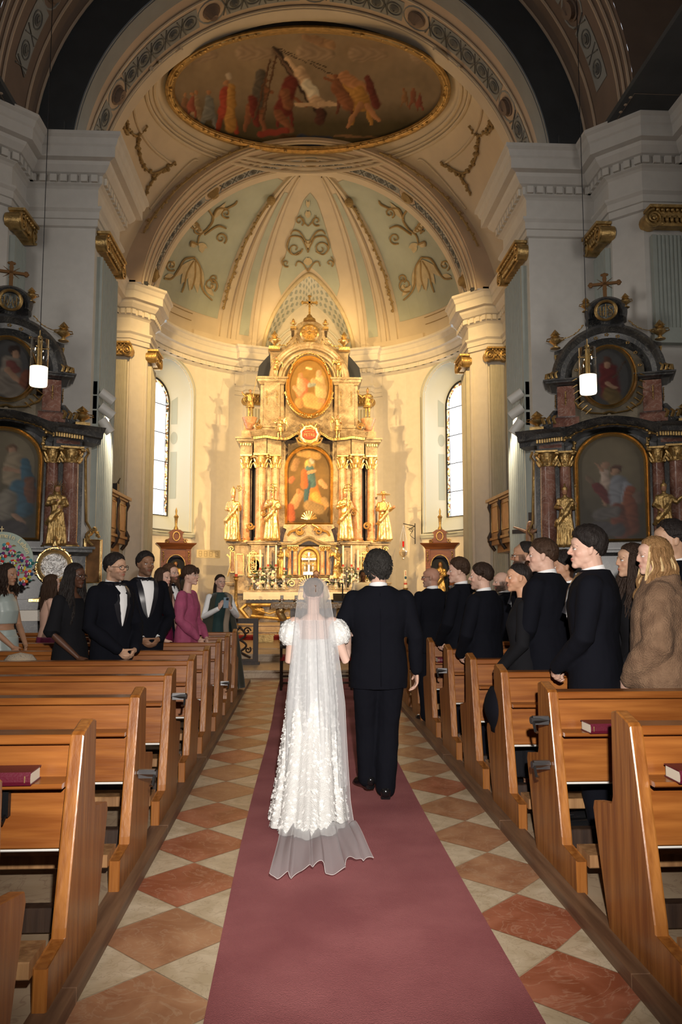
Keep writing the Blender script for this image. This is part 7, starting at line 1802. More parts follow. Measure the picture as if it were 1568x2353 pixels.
# ================================================================== PEOPLE
M['skin'] = painted('skin', 0.48)
M['suit'] = mat('black_suit_cloth', (.0045, .005, .0085), .9, bump=.15, bscale=300, spec=.12)
M['satin'] = mat('black_satin', (.012, .012, .016), .35, spec=.5)
M['shirt'] = mat('white_shirt_cotton', (.78, .78, .78), .8, bump=.1, bscale=60)
M['shoe'] = mat('black_patent_leather', (.008, .008, .009), .12)
M['black_knit'] = mat('black_dress_cloth', (.007, .007, .009), .9, spec=.2)
M['mauve'] = mat('mauve_chiffon', (.30, .055, .12), .8, bump=.25, bscale=30, var=.12, vscale=12)
M['magenta'] = mat('plum_satin', (.17, .012, .06), .5)
M['sage_satin'] = mat('sage_satin', (.36, .42, .40), .38, bump=.1, bscale=12)
M['fur'] = mat('brown_faux_fur', (.155, .088, .050), .95, bump=.6, bscale=110, col2=(.24, .145, .085), vscale=14, detail=8)
M['loden'] = mat('dark_olive_cloak', (.028, .028, .016), .9, sheen=.2)
M['priest_white'] = mat('cream_vestment', (.75, .70, .60), .8)
M['pearl'] = mat('pearl_gold', (.8, .6, .35), .2, .6)
ARM = {  # elbow, wrist, fingers, palm normal (towards +x side; mirrored for the other)
    'clasp': ((.262, .02, 1.12), (.085, .215, .915), (-.75, .2, -.62), (-.35, -.6, .5)),
    'hang': ((.262, -.03, 1.13), (.285, .03, .885), (.02, .10, -1), (-1, .0, 0)),
    'phone': ((.25, .06, 1.12), (.085, .29, 1.25), (-.35, .15, .9), (-.6, -.5, 0)),
    'rest': ((.26, .06, 1.12), (.16, .33, 1.0), (-.2, .9, -.25), (0, -.2, -1)),
    'link': ((.29, -.05, 1.14), (.16, .22, 1.12), (-.8, .6, .1), (0, -.2, -1)),
    'low': ((.25, .01, 1.12), (.11, .20, .90), (-.55, .25, -.8), (-.6, -.5, .2))}
TORSO = [(.88, .175, .125, 0), (.98, .17, .12, 0), (1.12, .158, .112, .005), (1.30, .19, .128, .0), (1.40, .198, .112, -.005), (1.455, .15, .085, -.01), (1.49, .075, .062, -.01)]
FEM = [(.86, .175, .13, 0), (.98, .165, .12, 0), (1.10, .125, .095, .0), (1.26, .145, .115, .01), (1.36, .150, .095, .0), (1.43, .12, .07, -.01), (1.48, .055, .05, -.01)]
def rings(b, R_, s, wx, grow=0, n=28, y0=0, tilt=0):
    rows = [[((rx * wx + grow) * s * (abs(cos(a)) ** .85) * (1 if cos(a) > 0 else -1), (cy + (ry * (.5 + .5 * wx) + grow) * sin(a)) * s + y0, z * s) for a in [2 * pi * i / n for i in range(n)]] for z, rx, ry, cy in R_]
    g = b.grid(rows, cu=True); b.F(g[0][::-1]); b.F(g[-1])
def mirx(v, q): return Vector((v[0] * q, v[1], v[2]))
def front_y(x, z, R_, wx, grow):
    for (z0, a0, b0, c0), (z1, a1, b1, c1) in zip(R_, R_[1:]):
        if z <= z1: t = max(0, (z - z0) / (z1 - z0)); rx = (a0 + (a1 - a0) * t) * wx + grow; ry = (b0 + (b1 - b0) * t) * (.5 + .5 * wx) + grow; cy = c0 + (c1 - c0) * t; break
    return cy + ry * sqrt(max(.02, 1 - (x / rx) ** 2))
def person(label, x, y, rz, H, wx=1.0, fem=False, head=(0, 0, 0), arms=('clasp', 'clasp'), skin=(.50, .30, .20), hair=('short', (.02, .014, .01)), wear='tux', glasses=None, beard=None, stubble=None, z0=.045, vox=.0058, seed=1, smile=0, jaw=1, nose=1, fat=1.0, parent_cat='person', brow=None, legs=None, hs=1.0, group=None, look=0, lip=None, iris=(.05, .025, .012)):
    H *= 1.016; s = H / 1.78; root = empty('person', (x, y, z0), rz, label, 'person', group); TR = FEM if fem else TORSO
    if fem: hs *= .95
    ya, pi_, ro = [radians(v) for v in head]
    T = Matrix.Translation((0, .034 * s, (1.745 - .122 * hs) * s)) @ Matrix.Rotation(ya, 4, 'Z') @ Matrix.Rotation(pi_, 4, 'X') @ Matrix.Rotation(ro, 4, 'Y') @ Matrix.Scale(hs * s, 4)
    fb = MB(); head_shapes(fb, T, fem, jaw * (.86 if fem else 1), nose * (.85 if fem else 1), True, smile, fat)
    nk = .046 if fem else .056 * fat
    hc = T @ Vector((0, -.025, -.05)); cone_tube(fb, [Vector((0, -.012, 1.36)) * s, Vector((0, -.01, 1.46)) * s, hc], [nk * 1.45 * s, nk * 1.08 * s, nk * s], 14)
    bare = wear in ('crop', 'bare', 'none', 'slip', 'tee')
    pts = []
    for q, a in zip((1, -1), arms):
        el, wr, d, n_ = [mirx(v, q) for v in (ARM[a] if isinstance(a, str) else a)]
        sh = Vector((q * (.150 if fem else .178) * (.4 + .6 * wx), -.01, 1.405)) * s; el = Vector(el) * s; wr = Vector(wr) * s
        if wx > 1.02: el.x += q * .1 * (wx - 1)
        pts.append((sh, el, wr, d.normalized(), n_)); k = (.82 if fem else 1) * s
        hand(fb, wr, d, n_, .185 * s * (.92 if fem else 1.02), .38, q, .05)
        if bare: cone_tube(fb, [sh, (sh + el) / 2, el, el.lerp(wr, .3), wr], [.056 * k, .052 * k, .041 * k, .042 * k, .027 * k], 12)
        else: cone_tube(fb, [el.lerp(wr, .75), wr], [.038 * k, .029 * k], 10)
    if bare: rings(fb, TR, s, wx); [eball(fb, p[0] + Vector((0, 0, -.0)) * s, (.056 * s, .052 * s, .055 * s)) for p in pts]
    vs, fs, nr = remesh(fb, vox * s, 5)
    C = np.tile(np.array(skin, float), (len(vs), 1)) * (1 + .06 * nz(vs, (14, 14, 14), seed)[:, None])
    dk_ = 1 if sum(skin) > .5 else .5
    head_colors(vs, C, T, skin, lip or tuple(v * w for v, w in zip(skin, (.78, .42, .45))), beard, stubble, None, .35 * dk_)
    cb = MB()
    if not bare: rings(cb, TR, s, wx, -.03)
    L_ = legs or [((.095, 0, .90), (.10, .02, .50), (.10, -.01, .07)), ((-.095, 0, .90), (-.10, .02, .50), (-.10, -.01, .07))]
    for l in L_: cone_tube(cb, [Vector(v) * s for v in l[:3]], [.075 * s, .05 * s, .038 * s], 8)
    n0 = len(vs); V2 = np.concatenate([vs, np.array(cb.v)]); F2 = list(fs) + [tuple(i + n0 for i in f) for f in cb.f]
    body = mesh_from('body', V2, F2, 'skin', root); vcol(body.data, np.concatenate([C, np.tile(np.array(skin, float), (len(cb.v), 1))]))
    kind, hcx = hair[0], hair[1]
    head_parts(root, T, brow or tuple(v * 1.1 for v in hcx), iris, look, 1 if smile > 1 else 0, glasses)
    make_hair(root, T, kind, hcx, seed, s, hair[2] if len(hair) > 2 else {})
    # ---------- clothes
    def cloth_mesh(nm, b, m, vx=.011, amp=.006, sc=(7, 7, 3), it=2, sd=0):
        v, f, n_ = remesh(b, vx * s, it); v = v + n_ * ((nz(v, sc, seed + sd) * amp + nz(v, tuple(c * 3 for c in sc), seed) * amp * .35) * s)[:, None]
        return mesh_from(nm, v, f, m, root)
    def sleeves(b, r0, r1, r2, upto=1.0, puff=0):
        for sh, el, wr, d, n_ in pts:
            e = el.lerp(wr, upto); cone_tube(b, [sh, (sh + el) / 2, el, (el + e) / 2, e], [r0 * s, (r0 * .9 + puff) * s, r1 * s, (r1 + r2) / 2 * s + puff * s, r2 * s], 14)
    def skirt(b, zt, rt, zb, rb, ry=.75, folds=.06, nf=9, cyb=0):
        lathe_robe(b, 1, [(zz * s, (rt + (rb - rt) * t) * s, (rt + (rb - rt) * t) * ry * s, cyb * t * t * s) for t, zz in [(1 - k / 8, zb + (zt - zb) * k / 8) for k in range(9)]], folds, nf, seed) if 0 else None
        rows = []
        for k in range(13):
            t = k / 12; z = zt + (zb - zt) * t; r = rt + (rb - rt) * t ** .9
            rows.append([((r * (1 + folds * t * sin(nf * a + seed) + .4 * folds * t * sin(2.3 * nf * a))) * cos(a) * s, (r * ry * (1 + folds * t * sin(nf * a + seed)) * sin(a) + cyb * t * t) * s, z * s) for a in [2 * pi * i / 72 for i in range(72)]])
        g = b.grid(rows, cu=True); b.F(g[0]); b.F(g[-1])
    if wear in ('tux', 'suit', 'suitback'):
        b = MB(); G = .018
        JR = [(.77, .178, .132, 0), (.9, .180, .13, 0)] + [r for r in TORSO if r[0] > 1.0]
        JR = JR[:-2] + [(1.445, .158, .090, -.01), (1.478, .105, .076, -.012), (1.505, .070, .064, -.014)]
        rings(b, JR, s, wx, G); sleeves(b, .070 * (.6 + .4 * wx), .062, .048, .93)
        j = cloth_mesh('jacket', b, 'suit', .010, .011, (6, 6, 4.5))
        tb = MB()
        for l in L_: cone_tube(tb, [Vector((l[0][0], l[0][1], .92)) * s, Vector(l[1]) * s, (Vector(l[2]) + Vector((0, 0, .0))) * s], [.105 * s * (.7 + .3 * wx), .085 * s, .072 * s], 14)
        eball(tb, (0, 0, .92 * s), (.165 * s * wx, .12 * s, .12 * s)); cloth_mesh('trousers', tb, 'suit', .012, .010, (9, 9, 6), 2, 3)
        cb = MB()
        tr_ = Matrix.Rotation(radians(-14), 3, 'X')
        for r_, h0, h1 in ((nk * 1.14, 1.478, 1.520),): cb.lathe([(r_ * 1.1 * s, 0), (r_ * 1.06 * s, (h1 - h0) * s), (r_ * .98 * s, (h1 - h0) * s), (r_ * 1.0 * s, 0)], (0, -.006 * s, h0 * s), 28, tr_)
        if wear != 'suitback':
            rows = []
            for k in range(9):
                t = k / 8; z = 1.48 - (.36 if wear == 'tux' else .26) * t; w_ = .062 * (1 - t) ** .8 + .004
                rows.append([(q * w_ * s, front_y(q * w_, z, JR, wx, G + .006 + .004 * (1 - abs(q))) * s, z * s) for q in (-1, -.5, 0, .5, 1)])
            cb.grid(rows)
        for sh, el, wr, d, n_ in pts:
            c = el.lerp(wr, .93); cb.tube([c, el.lerp(wr, 1.0)], [.040 * s, .0375 * s], 14)
        cb.build('shirt', 'shirt', root, smooth=50)
        if wear != 'suitback':
            lb = MB()
            for q in (-1, 1):
                rows = []
                for k in range(9):
                    t = k / 8; z = 1.49 - (.38 if wear == 'tux' else .28) * t; w_ = .062 * (1 - t) ** .8 + .004; ww = .045 * sin(pi * min(1, .25 + .75 * t)) ** .6 + .006
                    rows.append([(q * (w_ + ww * u) * s, front_y(w_ + ww * u, z, JR, wx, G + .010 - .004 * u) * s, z * s) for u in (0, .5, 1)])
                lb.grid(rows)
            lb.build('lapels', 'satin', root, smooth=True)
            tb = MB(); yy = front_y(0, 1.475, JR, wx, G) * s + .010
            if wear == 'tux':
                tb.ball((0, yy, 1.478 * s), .013 * s, 8, 5)
                for q in (-1, 1): tb.tube([(q * .008 * s, yy, 1.478 * s), (q * .035 * s, yy, 1.478 * s), (q * .058 * s, yy - .008, 1.478 * s)], [.008 * s, .016 * s, .024 * s], 8, flat=.5)
            else: tb.tube([(0, yy, 1.485 * s), (0, yy + .004, 1.40 * s), (0, front_y(0, 1.25, JR, wx, G) * s + .012, 1.24 * s)], [.014 * s, .020 * s, .026 * s], 6, flat=.4)
            tb.build('bow_tie' if wear == 'tux' else 'tie', 'satin', root, smooth=50)
        for l in L_:
            a = Vector(l[2]) * s; fd = Vector(l[3]) if len(l) > 3 else Vector((0, 1, 0)); fd.normalize(); b = MB(); up = Vector((0, 0, 1))
            P = [a + Vector((0, 0, -.02)) * s - fd * .045 * s, a + Vector((0, 0, -.03)) * s + fd * .05 * s, a + fd * .16 * s + Vector((0, 0, -.045)) * s, a + fd * .21 * s + Vector((0, 0, -.05)) * s]
            cone_tube(b, P, [.040 * s, .042 * s, .040 * s, .026 * s], 12); b.tube([a - fd * .05 * s + Vector((0, 0, -.062)) * s, a - fd * .0 * s + Vector((0, 0, -.062)) * s], .036 * s, 10)
            v, f, n_ = remesh(b, .006, 3); v[:, 2] = np.maximum(v[:, 2], (a.z - .078 * s) if a.z > .1 else 0.001); mesh_from('shoe', v, f, 'shoe', root)
    elif wear == 'none': pass
    elif wear in ('dress_black', 'tee', 'chiffon', 'slip', 'bare', 'crop', 'coat', 'cloak', 'robe', 'bride'):
        mt = {'dress_black': 'black_knit', 'tee': 'black_knit', 'chiffon': 'mauve', 'slip': 'magenta', 'bare': 'magenta', 'crop': 'sage_satin', 'coat': 'fur', 'cloak': 'loden', 'robe': 'priest_white', 'bride': 'shirt'}[wear]
        if wear in ('dress_black', 'tee', 'chiffon'):
            b = MB(); rings(b, TR[:-1] if wear != 'dress_black' else TR, s, wx, .010)
            sleeves(b, .062, .050 if wear != 'tee' else .075, .036, {'tee': 0.02, 'chiffon': .92}.get(wear, .95), .022 if wear == 'chiffon' else 0); skirt(b, .98, .165 * wx, .12, .24, .8, .07)
            cloth_mesh('dress', b, mt, .011, .008 if wear == 'chiffon' else .005, (16, 16, 3) if wear == 'chiffon' else (6, 6, 4))
        if wear == 'slip' or wear == 'bare':
            b = MB(); rings(b, [r for r in FEM if r[0] < (1.3 if wear == 'slip' else 1.0)], s, wx, .010); skirt(b, .98, .17 * wx, .1, .24, .8, .08); cloth_mesh('dress', b, mt, .011, .004)
            if wear == 'slip':
                b = MB()
                for q in (-1, 1): b.tube([(q * .08 * s, .115 * s, 1.25 * s), (q * .085 * s, .05 * s, 1.42 * s), (q * .07 * s, -.08 * s, 1.36 * s)], .005, 5)
                b.build('strap', mt, root)
        if wear == 'crop':
            b = MB(); rings(b, [(1.13, .14, .105, .0), (1.26, .150, .118, .01), (1.36, .148, .098, .0), (1.42, .115, .072, -.01), (1.44, .10, .065, -.01)], s, wx, .012); cloth_mesh('crop_top', b, mt, .009, .006)
            b = MB(); rings(b, [(.86, .18, .135, 0), (.98, .165, .12, 0), (1.07, .13, .10, .0)], s, wx, .012); skirt(b, 1.0, .175, .1, .24, .8, .05); cloth_mesh('skirt', b, mt, .011, .004)
            b = MB(); eball(b, T @ Vector((.078, 0, -.045)), (.006, .006, .014)); eball(b, T @ Vector((-.078, 0, -.045)), (.006, .006, .014)); b.build('earrings', 'pearl', root)
        if wear == 'coat':
            b = MB(); rings(b, [(.84, .21, .16, 0), (.90, .235, .18, 0), (1.1, .225, .17, 0), (1.3, .22, .16, 0), (1.40, .19, .135, 0), (1.47, .12, .10, 0), (1.52, .10, .09, -.01)], s, wx, .01)
            sleeves(b, .085, .085, .060, .92, .012); cloth_mesh('fur_coat', b, mt, .012, .016, (7, 7, 4)); b = MB(); skirt(b, .95, .175, .1, .19, .8, .03); cloth_mesh('trousers', b, 'suit', .014, .004)
        if wear == 'cloak':
            b = MB(); rows = []
            for k in range(17):
                t = k / 16; z = 1.47 - 1.42 * t; r = .10 + .22 * t ** .45 + .06 * t; op = .55 + .10 * t
                rows.append([(r * 1.05 * (1 + .05 * t * sin(9 * a)) * sin(a) * s, -r * .72 * cos(a) * (1 + .05 * t * sin(9 * a)) * s, z * s) for a in [-(pi - op) + 2 * (pi - op) * i / 60 for i in range(61)]])
            b.grid(rows); o = b.build('cloak', mt, root, smooth=True); m_ = o.modifiers.new('t', 'SOLIDIFY'); m_.thickness = .012
            b = MB(); rings(b, TR, s, wx, .012); skirt(b, 1.0, .17, .15, .2, .8, .03); cloth_mesh('dress', b, M.setdefault('dark_teal', mat('dark_teal_cloth', (.01, .035, .035), .85)), .012, .004)
            b = MB(); sleeves(b, .055, .048, .036, .9); cloth_mesh('sleeves', b, 'shirt', .010, .004)
            b = MB(); b.tube(bez([(-.10 * s, -.05 * s, 1.47 * s), (-.14 * s, .05 * s, 1.42 * s), (-.09 * s, .17 * s, 1.25 * s), (-.05 * s, .19 * s, 1.0 * s), (-.07 * s, .19 * s, .75 * s)], 6), .045 * s, 8, flat=.35); b.build('scarf', M.setdefault('grey_scarf', mat('beige_scarf', (.24, .19, .14), .9)), root, smooth=True)
        if wear == 'robe':
            b = MB(); rings(b, TR[:-1], s, wx, .02); sleeves(b, .075, .08, .09, .9); skirt(b, 1.1, .17, .05, .30, .8, .10); cloth_mesh('vestment', b, mt, .014, .006)
    return root, T, s, pts
def make_hair(root, T, kind, c, seed, s, opt):
    if kind == 'none': return
    hm = hair_mat(c); b = MB(); rnd = random.Random(seed)
    o = dict(thick=.012, front=36, temple=6, side=-13, back=-50, topvol=.014, rag=.3, lumps=9.0)
    if kind == 'curly': o.update(thick=.024, front=40, temple=4, side=-14, back=-58, topvol=.016, rag=.8, lumps=16)
    if kind == 'pixie': o.update(thick=.016, front=16, temple=0, side=-12, back=-50, topvol=.012, rag=.8)
    if kind in ('long', 'bob', 'pony', 'bun', 'updo', 'tied'): o.update(thick=.010, front=42, temple=20, side=2 if kind in ('bun', 'updo', 'tied') else -8, back=-52, topvol=.006, rag=.15)
    if kind == 'receding': o.update(thick=.006, front=62, temple=40, side=2, topvol=.004)
    o.update({k: v for k, v in opt.items() if k in o}); hair_cap(b, T, seed=seed, **o)
    if kind == 'curly':
        for i in range(230):
            a = radians(rnd.uniform(62, 298)); e = radians(rnd.uniform(-52, 80)); d = Vector((cos(e) * sin(a), cos(e) * cos(a), sin(e))); p = Vector((0, -.014, .03)) + Vector((d.x * .095, d.y * .119, d.z * .108)); u = Vector((rnd.uniform(-1, 1), rnd.uniform(-.5, .5), -.9)).normalized(); u = (u - d * u.dot(d) * .9).normalized()
            b.tube(bez([T @ p, T @ (p + d * .006 + u * .014), T @ (p + d * .002 + u * .028), T @ (p + d * .007 + u * .038)], 4), [.003] + [.0058] * 7 + [.005] * 3 + [.002] * 2, 5)
    if kind in ('short', 'pixie', 'receding'):
        for i in range(190 if kind != 'receding' else 0):
            a = radians(rnd.uniform(-180, 180)); lo = 45 if abs(a) < 1 else (16 if abs(a) < 1.5 else -6 if abs(a) < 2 else -28); e = radians(rnd.uniform(lo, 85)); d = Vector((cos(e) * sin(a), cos(e) * cos(a), sin(e))); p = Vector((0, -.014, .03)) + Vector((d.x * .0815, d.y * .103, d.z * .0945)) + d * (.006 + .5 * o['topvol'] * max(0, d.z)); u = Vector((opt.get('sweep', .5), .5, -.1)).normalized(); u = (u - d * u.dot(d)).normalized()
            p = p - d * .004; L__ = rnd.uniform(.018, .034); b.tube([T @ (p - u * L__), T @ (p + d * .004 + u * .002), T @ (p + u * L__ + d * .001)], [.002, .0042, .0012], 4)
        if kind == 'pixie':
            for i in range(26):
                a = radians(rnd.uniform(-70, 70)); d = Vector((sin(a), cos(a), 0)); b.tube(bez([T @ Vector((d.x * .06, d.y * .09, .105)), T @ Vector((d.x * .082, d.y * .104, .070)), T @ Vector((d.x * .084 + rnd.uniform(-.01, .01), d.y * .102, .036 - .02 * abs(sin(a))))], 4), [.008] * 6 + [.006, .004, .002], 5)
    if kind in ('long', 'bob'):
        L = opt.get('len', .42 if kind == 'long' else .20); w = opt.get('wave', .012); fwd = opt.get('fwd', .03)
        for q in (-1, 1):
            def fn(a, e, p0, r_):
                out = Vector((sin(a), cos(a), 0)); P = [p0]; zt = p0.z; drop = L * r_.uniform(.75, 1.05); ph = r_.uniform(0, 6)
                P.append(Vector((out.x * .092, out.y * .108 - .005, min(zt - .02, .0)))); k = 5
                for j in range(1, k + 1):
                    t = j / k; f = max(0, out.y + .2) * fwd * 3
                    P.append(Vector((out.x * (.094 + .022 * t) + w * sin(ph + j * 1.6), out.y * .100 - .012 + f * t + w * cos(ph + j * 1.4) - .02 * t * (out.y < 0), -.02 - drop * t)))
                return P
            for i in range(84):
                a0 = rnd.uniform(62, 180) * q; strands(b, T, rnd, 1, a0, a0, 5, 60, fn, .0092)
    if kind in ('bun', 'updo'):
        for k in range(10): a = k * 2.4; b.tube([T @ Vector((.03 * cos(a + u * .9), -.118 - .018 * sin(u * 1.1), (-.02 if kind == 'bun' else .03) + .03 * sin(a + u * .9))) for u in range(4)], [.012, .018, .018, .01], 6)
    if kind in ('bun',):
        for i in range(18): x = rnd.uniform(-.03, .03); b.tube(bez([T @ Vector((x, -.115, -.02)), T @ Vector((x * 1.4, -.145, -.10)), T @ Vector((x * 2, -.12, -.22)), T @ Vector((x * 2, -.11, -.32))], 4), [.011] * 9 + [.008, .006, .005, .003], 5)
    if kind == 'tied':
        for i in range(34):
            x = rnd.uniform(-.05, .05); b.tube(bez([T @ Vector((x, -.10, .0)), T @ Vector((x * 1.2, -.115, -.10)), T @ Vector((x * 1.4, -.10, -.20)), T @ Vector((x * 1.5, -.09, -.28))], 4), [.012] * 9 + [.008, .006, .004, .003], 5)
    ho = b.build('hair', hm, root, smooth=60)
    if 'streak' in opt:
        k = MB()
        for i in range(40): 
            q = rnd.choice((-1, 1)); a0 = rnd.uniform(58, 180) * q; strands(k, T, rnd, 1, a0, a0, 20, 75, fn, .008)
        k.build('light_strands', hair_mat(opt['streak'], 'blond'), ho, smooth=60)
def PX(px, Y): return (px - 693) / FPX * Y * (1 + .0) + CAMX
BLK = (.012, .009, .008); BRN = (.035, .018, .010); DBR = (.020, .011, .007)
FAIR = (.60, .38, .29); TAN = (.40, .22, .135); OLV = (.48, .29, .19); DRK = (.085, .038, .022); IND = (.24, .125, .072)
GB = ((.02, .012, .008), .0026, .050, .040); GM = ((.25, .22, .2), .0014, .046, .034)
gl = 'wedding guests standing in the left pews'; gr = 'wedding guests standing in the right pews'
D_ = lambda a: -radians(a)      # heading: 0 = towards the altar, 90 = towards the right wall, 180 = towards the viewer
# left side
person('smiling woman at the left edge in a sage crop top and skirt', PX(28, 8.28), 8.28, D_(105), 1.71, .95, True, (0, -4, 0), ('low', 'low'), TAN, ('bob', DBR, dict(len=.20, wave=.02)), 'crop', seed=2, smile=1.5)
person('woman with bare back and plum skirt half hidden behind the woman in black', PX(127, 9.39), 9.39, D_(60), 1.62, .95, True, (0, 0, 0), ('low', 'low'), FAIR, ('long', BRN, dict(len=.34)), 'bare', seed=3, vox=.007)
person('woman in a black dress with elbow sleeves, round glasses and long black hair', PX(178, 7.24), 7.24, D_(118), 1.68, 1.0, True, (8, -4, 0), ('low', 'low'), DRK, ('long', BLK, dict(len=.46, wave=.02)), 'tee', glasses=GB, seed=4)
person('man in a black tuxedo and bow tie with thick dark glasses, hands clasped', PX(268, 7.24), 7.24, D_(128), 1.765, 1.0, False, (12, 0, 0), ('clasp', 'clasp'), OLV, ('short', BLK, dict(sweep=.9, front=40, temple=10)), 'tux', glasses=GB, stubble=(.10, .06, .045), seed=5)
person('dark haired woman glimpsed between the two men in tuxedos', PX(288, 10.43), 10.43, D_(130), 1.56, .9, True, (0, 0, 0), ('low', 'low'), TAN, ('bun', BLK), 'dress_black', seed=6, vox=.008)
person('man in a black tuxedo with bow tie looking at the viewer, hands crossed', PX(338, 8.28), 8.28, D_(150), 1.83, 1.02, False, (6, 2, 0), ('clasp', 'clasp'), IND, ('short', BLK, dict(front=40, temple=10)), 'tux', stubble=(.06, .035, .025), seed=7)
person('smiling woman with long brown hair in a plum slip dress, behind the second tuxedo', PX(376, 9.39), 9.39, D_(128), 1.70, .95, True, (12, -6, 6), ('low', 'low'), FAIR, ('long', BRN, dict(len=.40)), 'slip', seed=8, smile=1.5)
person('man with shoulder length hair, reddish beard and thin glasses in a dark suit', PX(392, 9.75), 9.75, D_(125), 1.76, .95, False, (8, 0, 0), ('clasp', 'clasp'), FAIR, ('long', (.06, .03, .015), dict(len=.26)), 'suit', glasses=GM, beard=(.12, .055, .025), seed=9, vox=.007)
person('woman in a mauve chiffon dress with short dark hair and thin glasses', PX(436, 9.39), 9.39, D_(105), 1.72, .98, True, (-4, 0, 0), ('low', 'low'), FAIR, ('pixie', BRN), 'chiffon', glasses=GM, seed=10, smile=1)
wp_, Tp, sp_, pp_ = person('woman in a dark olive cloak filming with a pale blue phone by the front pews', PX(508, 11.6), 11.6, D_(158), 1.66, 1.05, True, (8, 0, 0), ('phone', 'phone'), FAIR, ('tied', DBR), 'cloak', glasses=GM, seed=11, smile=1.5, fat=1.08)
# right side
person('bald man with glasses in a black suit near the front, seen from behind', PX(995, 8.95), 8.95, D_(-22), 1.70, 1.0, False, (52, 0, 0), ('hang', 'hang'), (.42, .22, .15), ('none', (.1, .08, .07)), 'suitback', glasses=((.05, .03, .02), .002, .046, .03), stubble=(.3, .22, .18), seed=12)
person('young man in a tuxedo with swept brown hair, second from the front on the right', PX(1062, 7.95), 7.95, D_(-52), 1.75, .98, False, (32, 0, 0), ('clasp', 'clasp'), FAIR, ('short', BRN, dict(front=36, temple=8, topvol=.03, thick=.010)), 'tux', seed=13)
person('man in a black suit with dark brown hair resting his cuffed hand on a pew', PX(1115, 6.93), 6.93, D_(-45), 1.675, 1.02, False, (22, 0, 0), ('clasp', 'clasp'), FAIR, ('short', DBR, dict(back=-46)), 'suit', stubble=(.3, .19, .14), seed=14)
person('bald man with a full dark beard in a black suit, behind others', PX(1163, 8.95), 8.95, D_(-75), 1.65, .98, False, (18, -8, 0), ('rest', 'hang'), FAIR, ('none', (.05, .03, .02)), 'suit', beard=(.03, .018, .012), seed=15, vox=.007)
person('woman in a sheer necked black dress with pearl earrings and slicked dark hair', PX(1205, 5.97), 5.97, D_(-75), 1.645, 1.0, True, (12, 0, 0), ('low', 'low'), (.52, .29, .18), ('bun', BLK), 'dress_black', seed=16, look=-.5)
person('man with glasses and goatee looking over a shoulder, far right aisle side', PX(1222, 6.75), 6.75, D_(-70), 1.865, 1.0, False, (0, 0, 0), ('hang', 'hang'), TAN, ('receding', BLK), 'suit', glasses=((.08, .05, .04), .002, .048, .03), beard=(.04, .025, .02), seed=17, vox=.007)
person('broad man in a black suit with cropped brown hair, turned to the altar', PX(1262, 5.97), 5.97, D_(-48), 1.83, 1.14, False, (28, 0, 0), ('clasp', 'clasp'), FAIR, ('short', BRN, dict(back=-46, temple=8)), 'suit', seed=18, fat=1.08)
person('dark haired man in a suit and pale tie between the two broad men', PX(1312, 6.1), 6.1, D_(-80), 1.745, .98, False, (10, -4, 0), ('hang', 'hang'), TAN, ('short', BLK), 'suit', seed=19, vox=.007)
person('large man in a black suit with thick black hair, in profile at the right', PX(1372, 4.93), 4.93, D_(-62), 1.83, 1.18, False, (22, 0, 0), ('clasp', 'clasp'), FAIR, ('short', BLK, dict(front=36, thick=.016, topvol=.028)), 'suit', seed=20, fat=1.10, vox=.005)
person('woman with long dark brown hair in black, in profile beside the large man', PX(1476, 5.25), 5.25, D_(-85), 1.76, .95, True, (4, 0, 0), ('low', 'low'), OLV, ('long', DBR, dict(len=.36)), 'dress_black', seed=21)
person('woman with long blond hair in a brown fur coat at the right edge', PX(1532, 4.72), 4.72, D_(-62), 1.77, 1.05, True, (22, -2, 0), ('low', 'low'), FAIR, ('long', (.20, .11, .045), dict(len=.34, wave=.022, streak=(.50, .36, .18))), 'coat', seed=22, vox=.0065)
person('dark haired man half hidden behind the blond woman at the right edge', PX(1572, 5.1), 5.1, D_(-80), 1.90, 1.0, False, (10, 0, 0), ('hang', 'hang'), OLV, ('short', BLK, dict(front=52)), 'suit', seed=23, vox=.0065)
# clergy
person('priest with glasses, auburn beard and cream vestment behind the lace covered table', PX(727, 18.9), 18.9, D_(182), 1.66, 1.0, False, (0, 0, 0), ('clasp', 'clasp'), FAIR, ('receding', (.10, .04, .02)), 'robe', glasses=GB, beard=(.16, .06, .025), z0=.27, seed=24, vox=.008)
person('dark haired server looking out beside the dark suited man at the altar', PX(834, 18.7), 18.7, D_(185), 1.66, 1.0, False, (0, 0, 0), ('clasp', 'clasp'), DRK, ('short', BLK), 'robe', z0=.27, seed=25, vox=.008)
# phone held up by the woman in the cloak
ph = empty('phone', (0, 0, 0), 0, 'pale blue smartphone held up by the woman in the olive cloak', 'phone')
mw = wp_.matrix_basis; pc = (pp_[0][2] + pp_[1][2]) / 2 + Vector((0, .05, .075)); ph.location = Matrix.Translation(wp_.location) @ Matrix.Rotation(wp_.rotation_euler.z, 4, 'Z') @ pc; ph.rotation_euler = (radians(-10), 0, wp_.rotation_euler.z)
b = MB(); b.ebox(-.038, .038, -.004, .005, -.075, .075, .003); b.build('phone_body', mat('pale_blue_phone', (.30, .42, .52), .3, .3), ph); b = MB(); b.ebox(-.032, .004, .004, .008, .035, .07, .002); 
for x_, z_ in ((-.023, .060), (-.023, .044), (-.006, .052)): b.lathe([(.007, .006), (.007, .011), (0, .011)], (x_, 0, z_), 10, Matrix(((1, 0, 0), (0, 0, 1), (0, 1, 0))))
b.build('camera_lens', 'camera_black', ph)
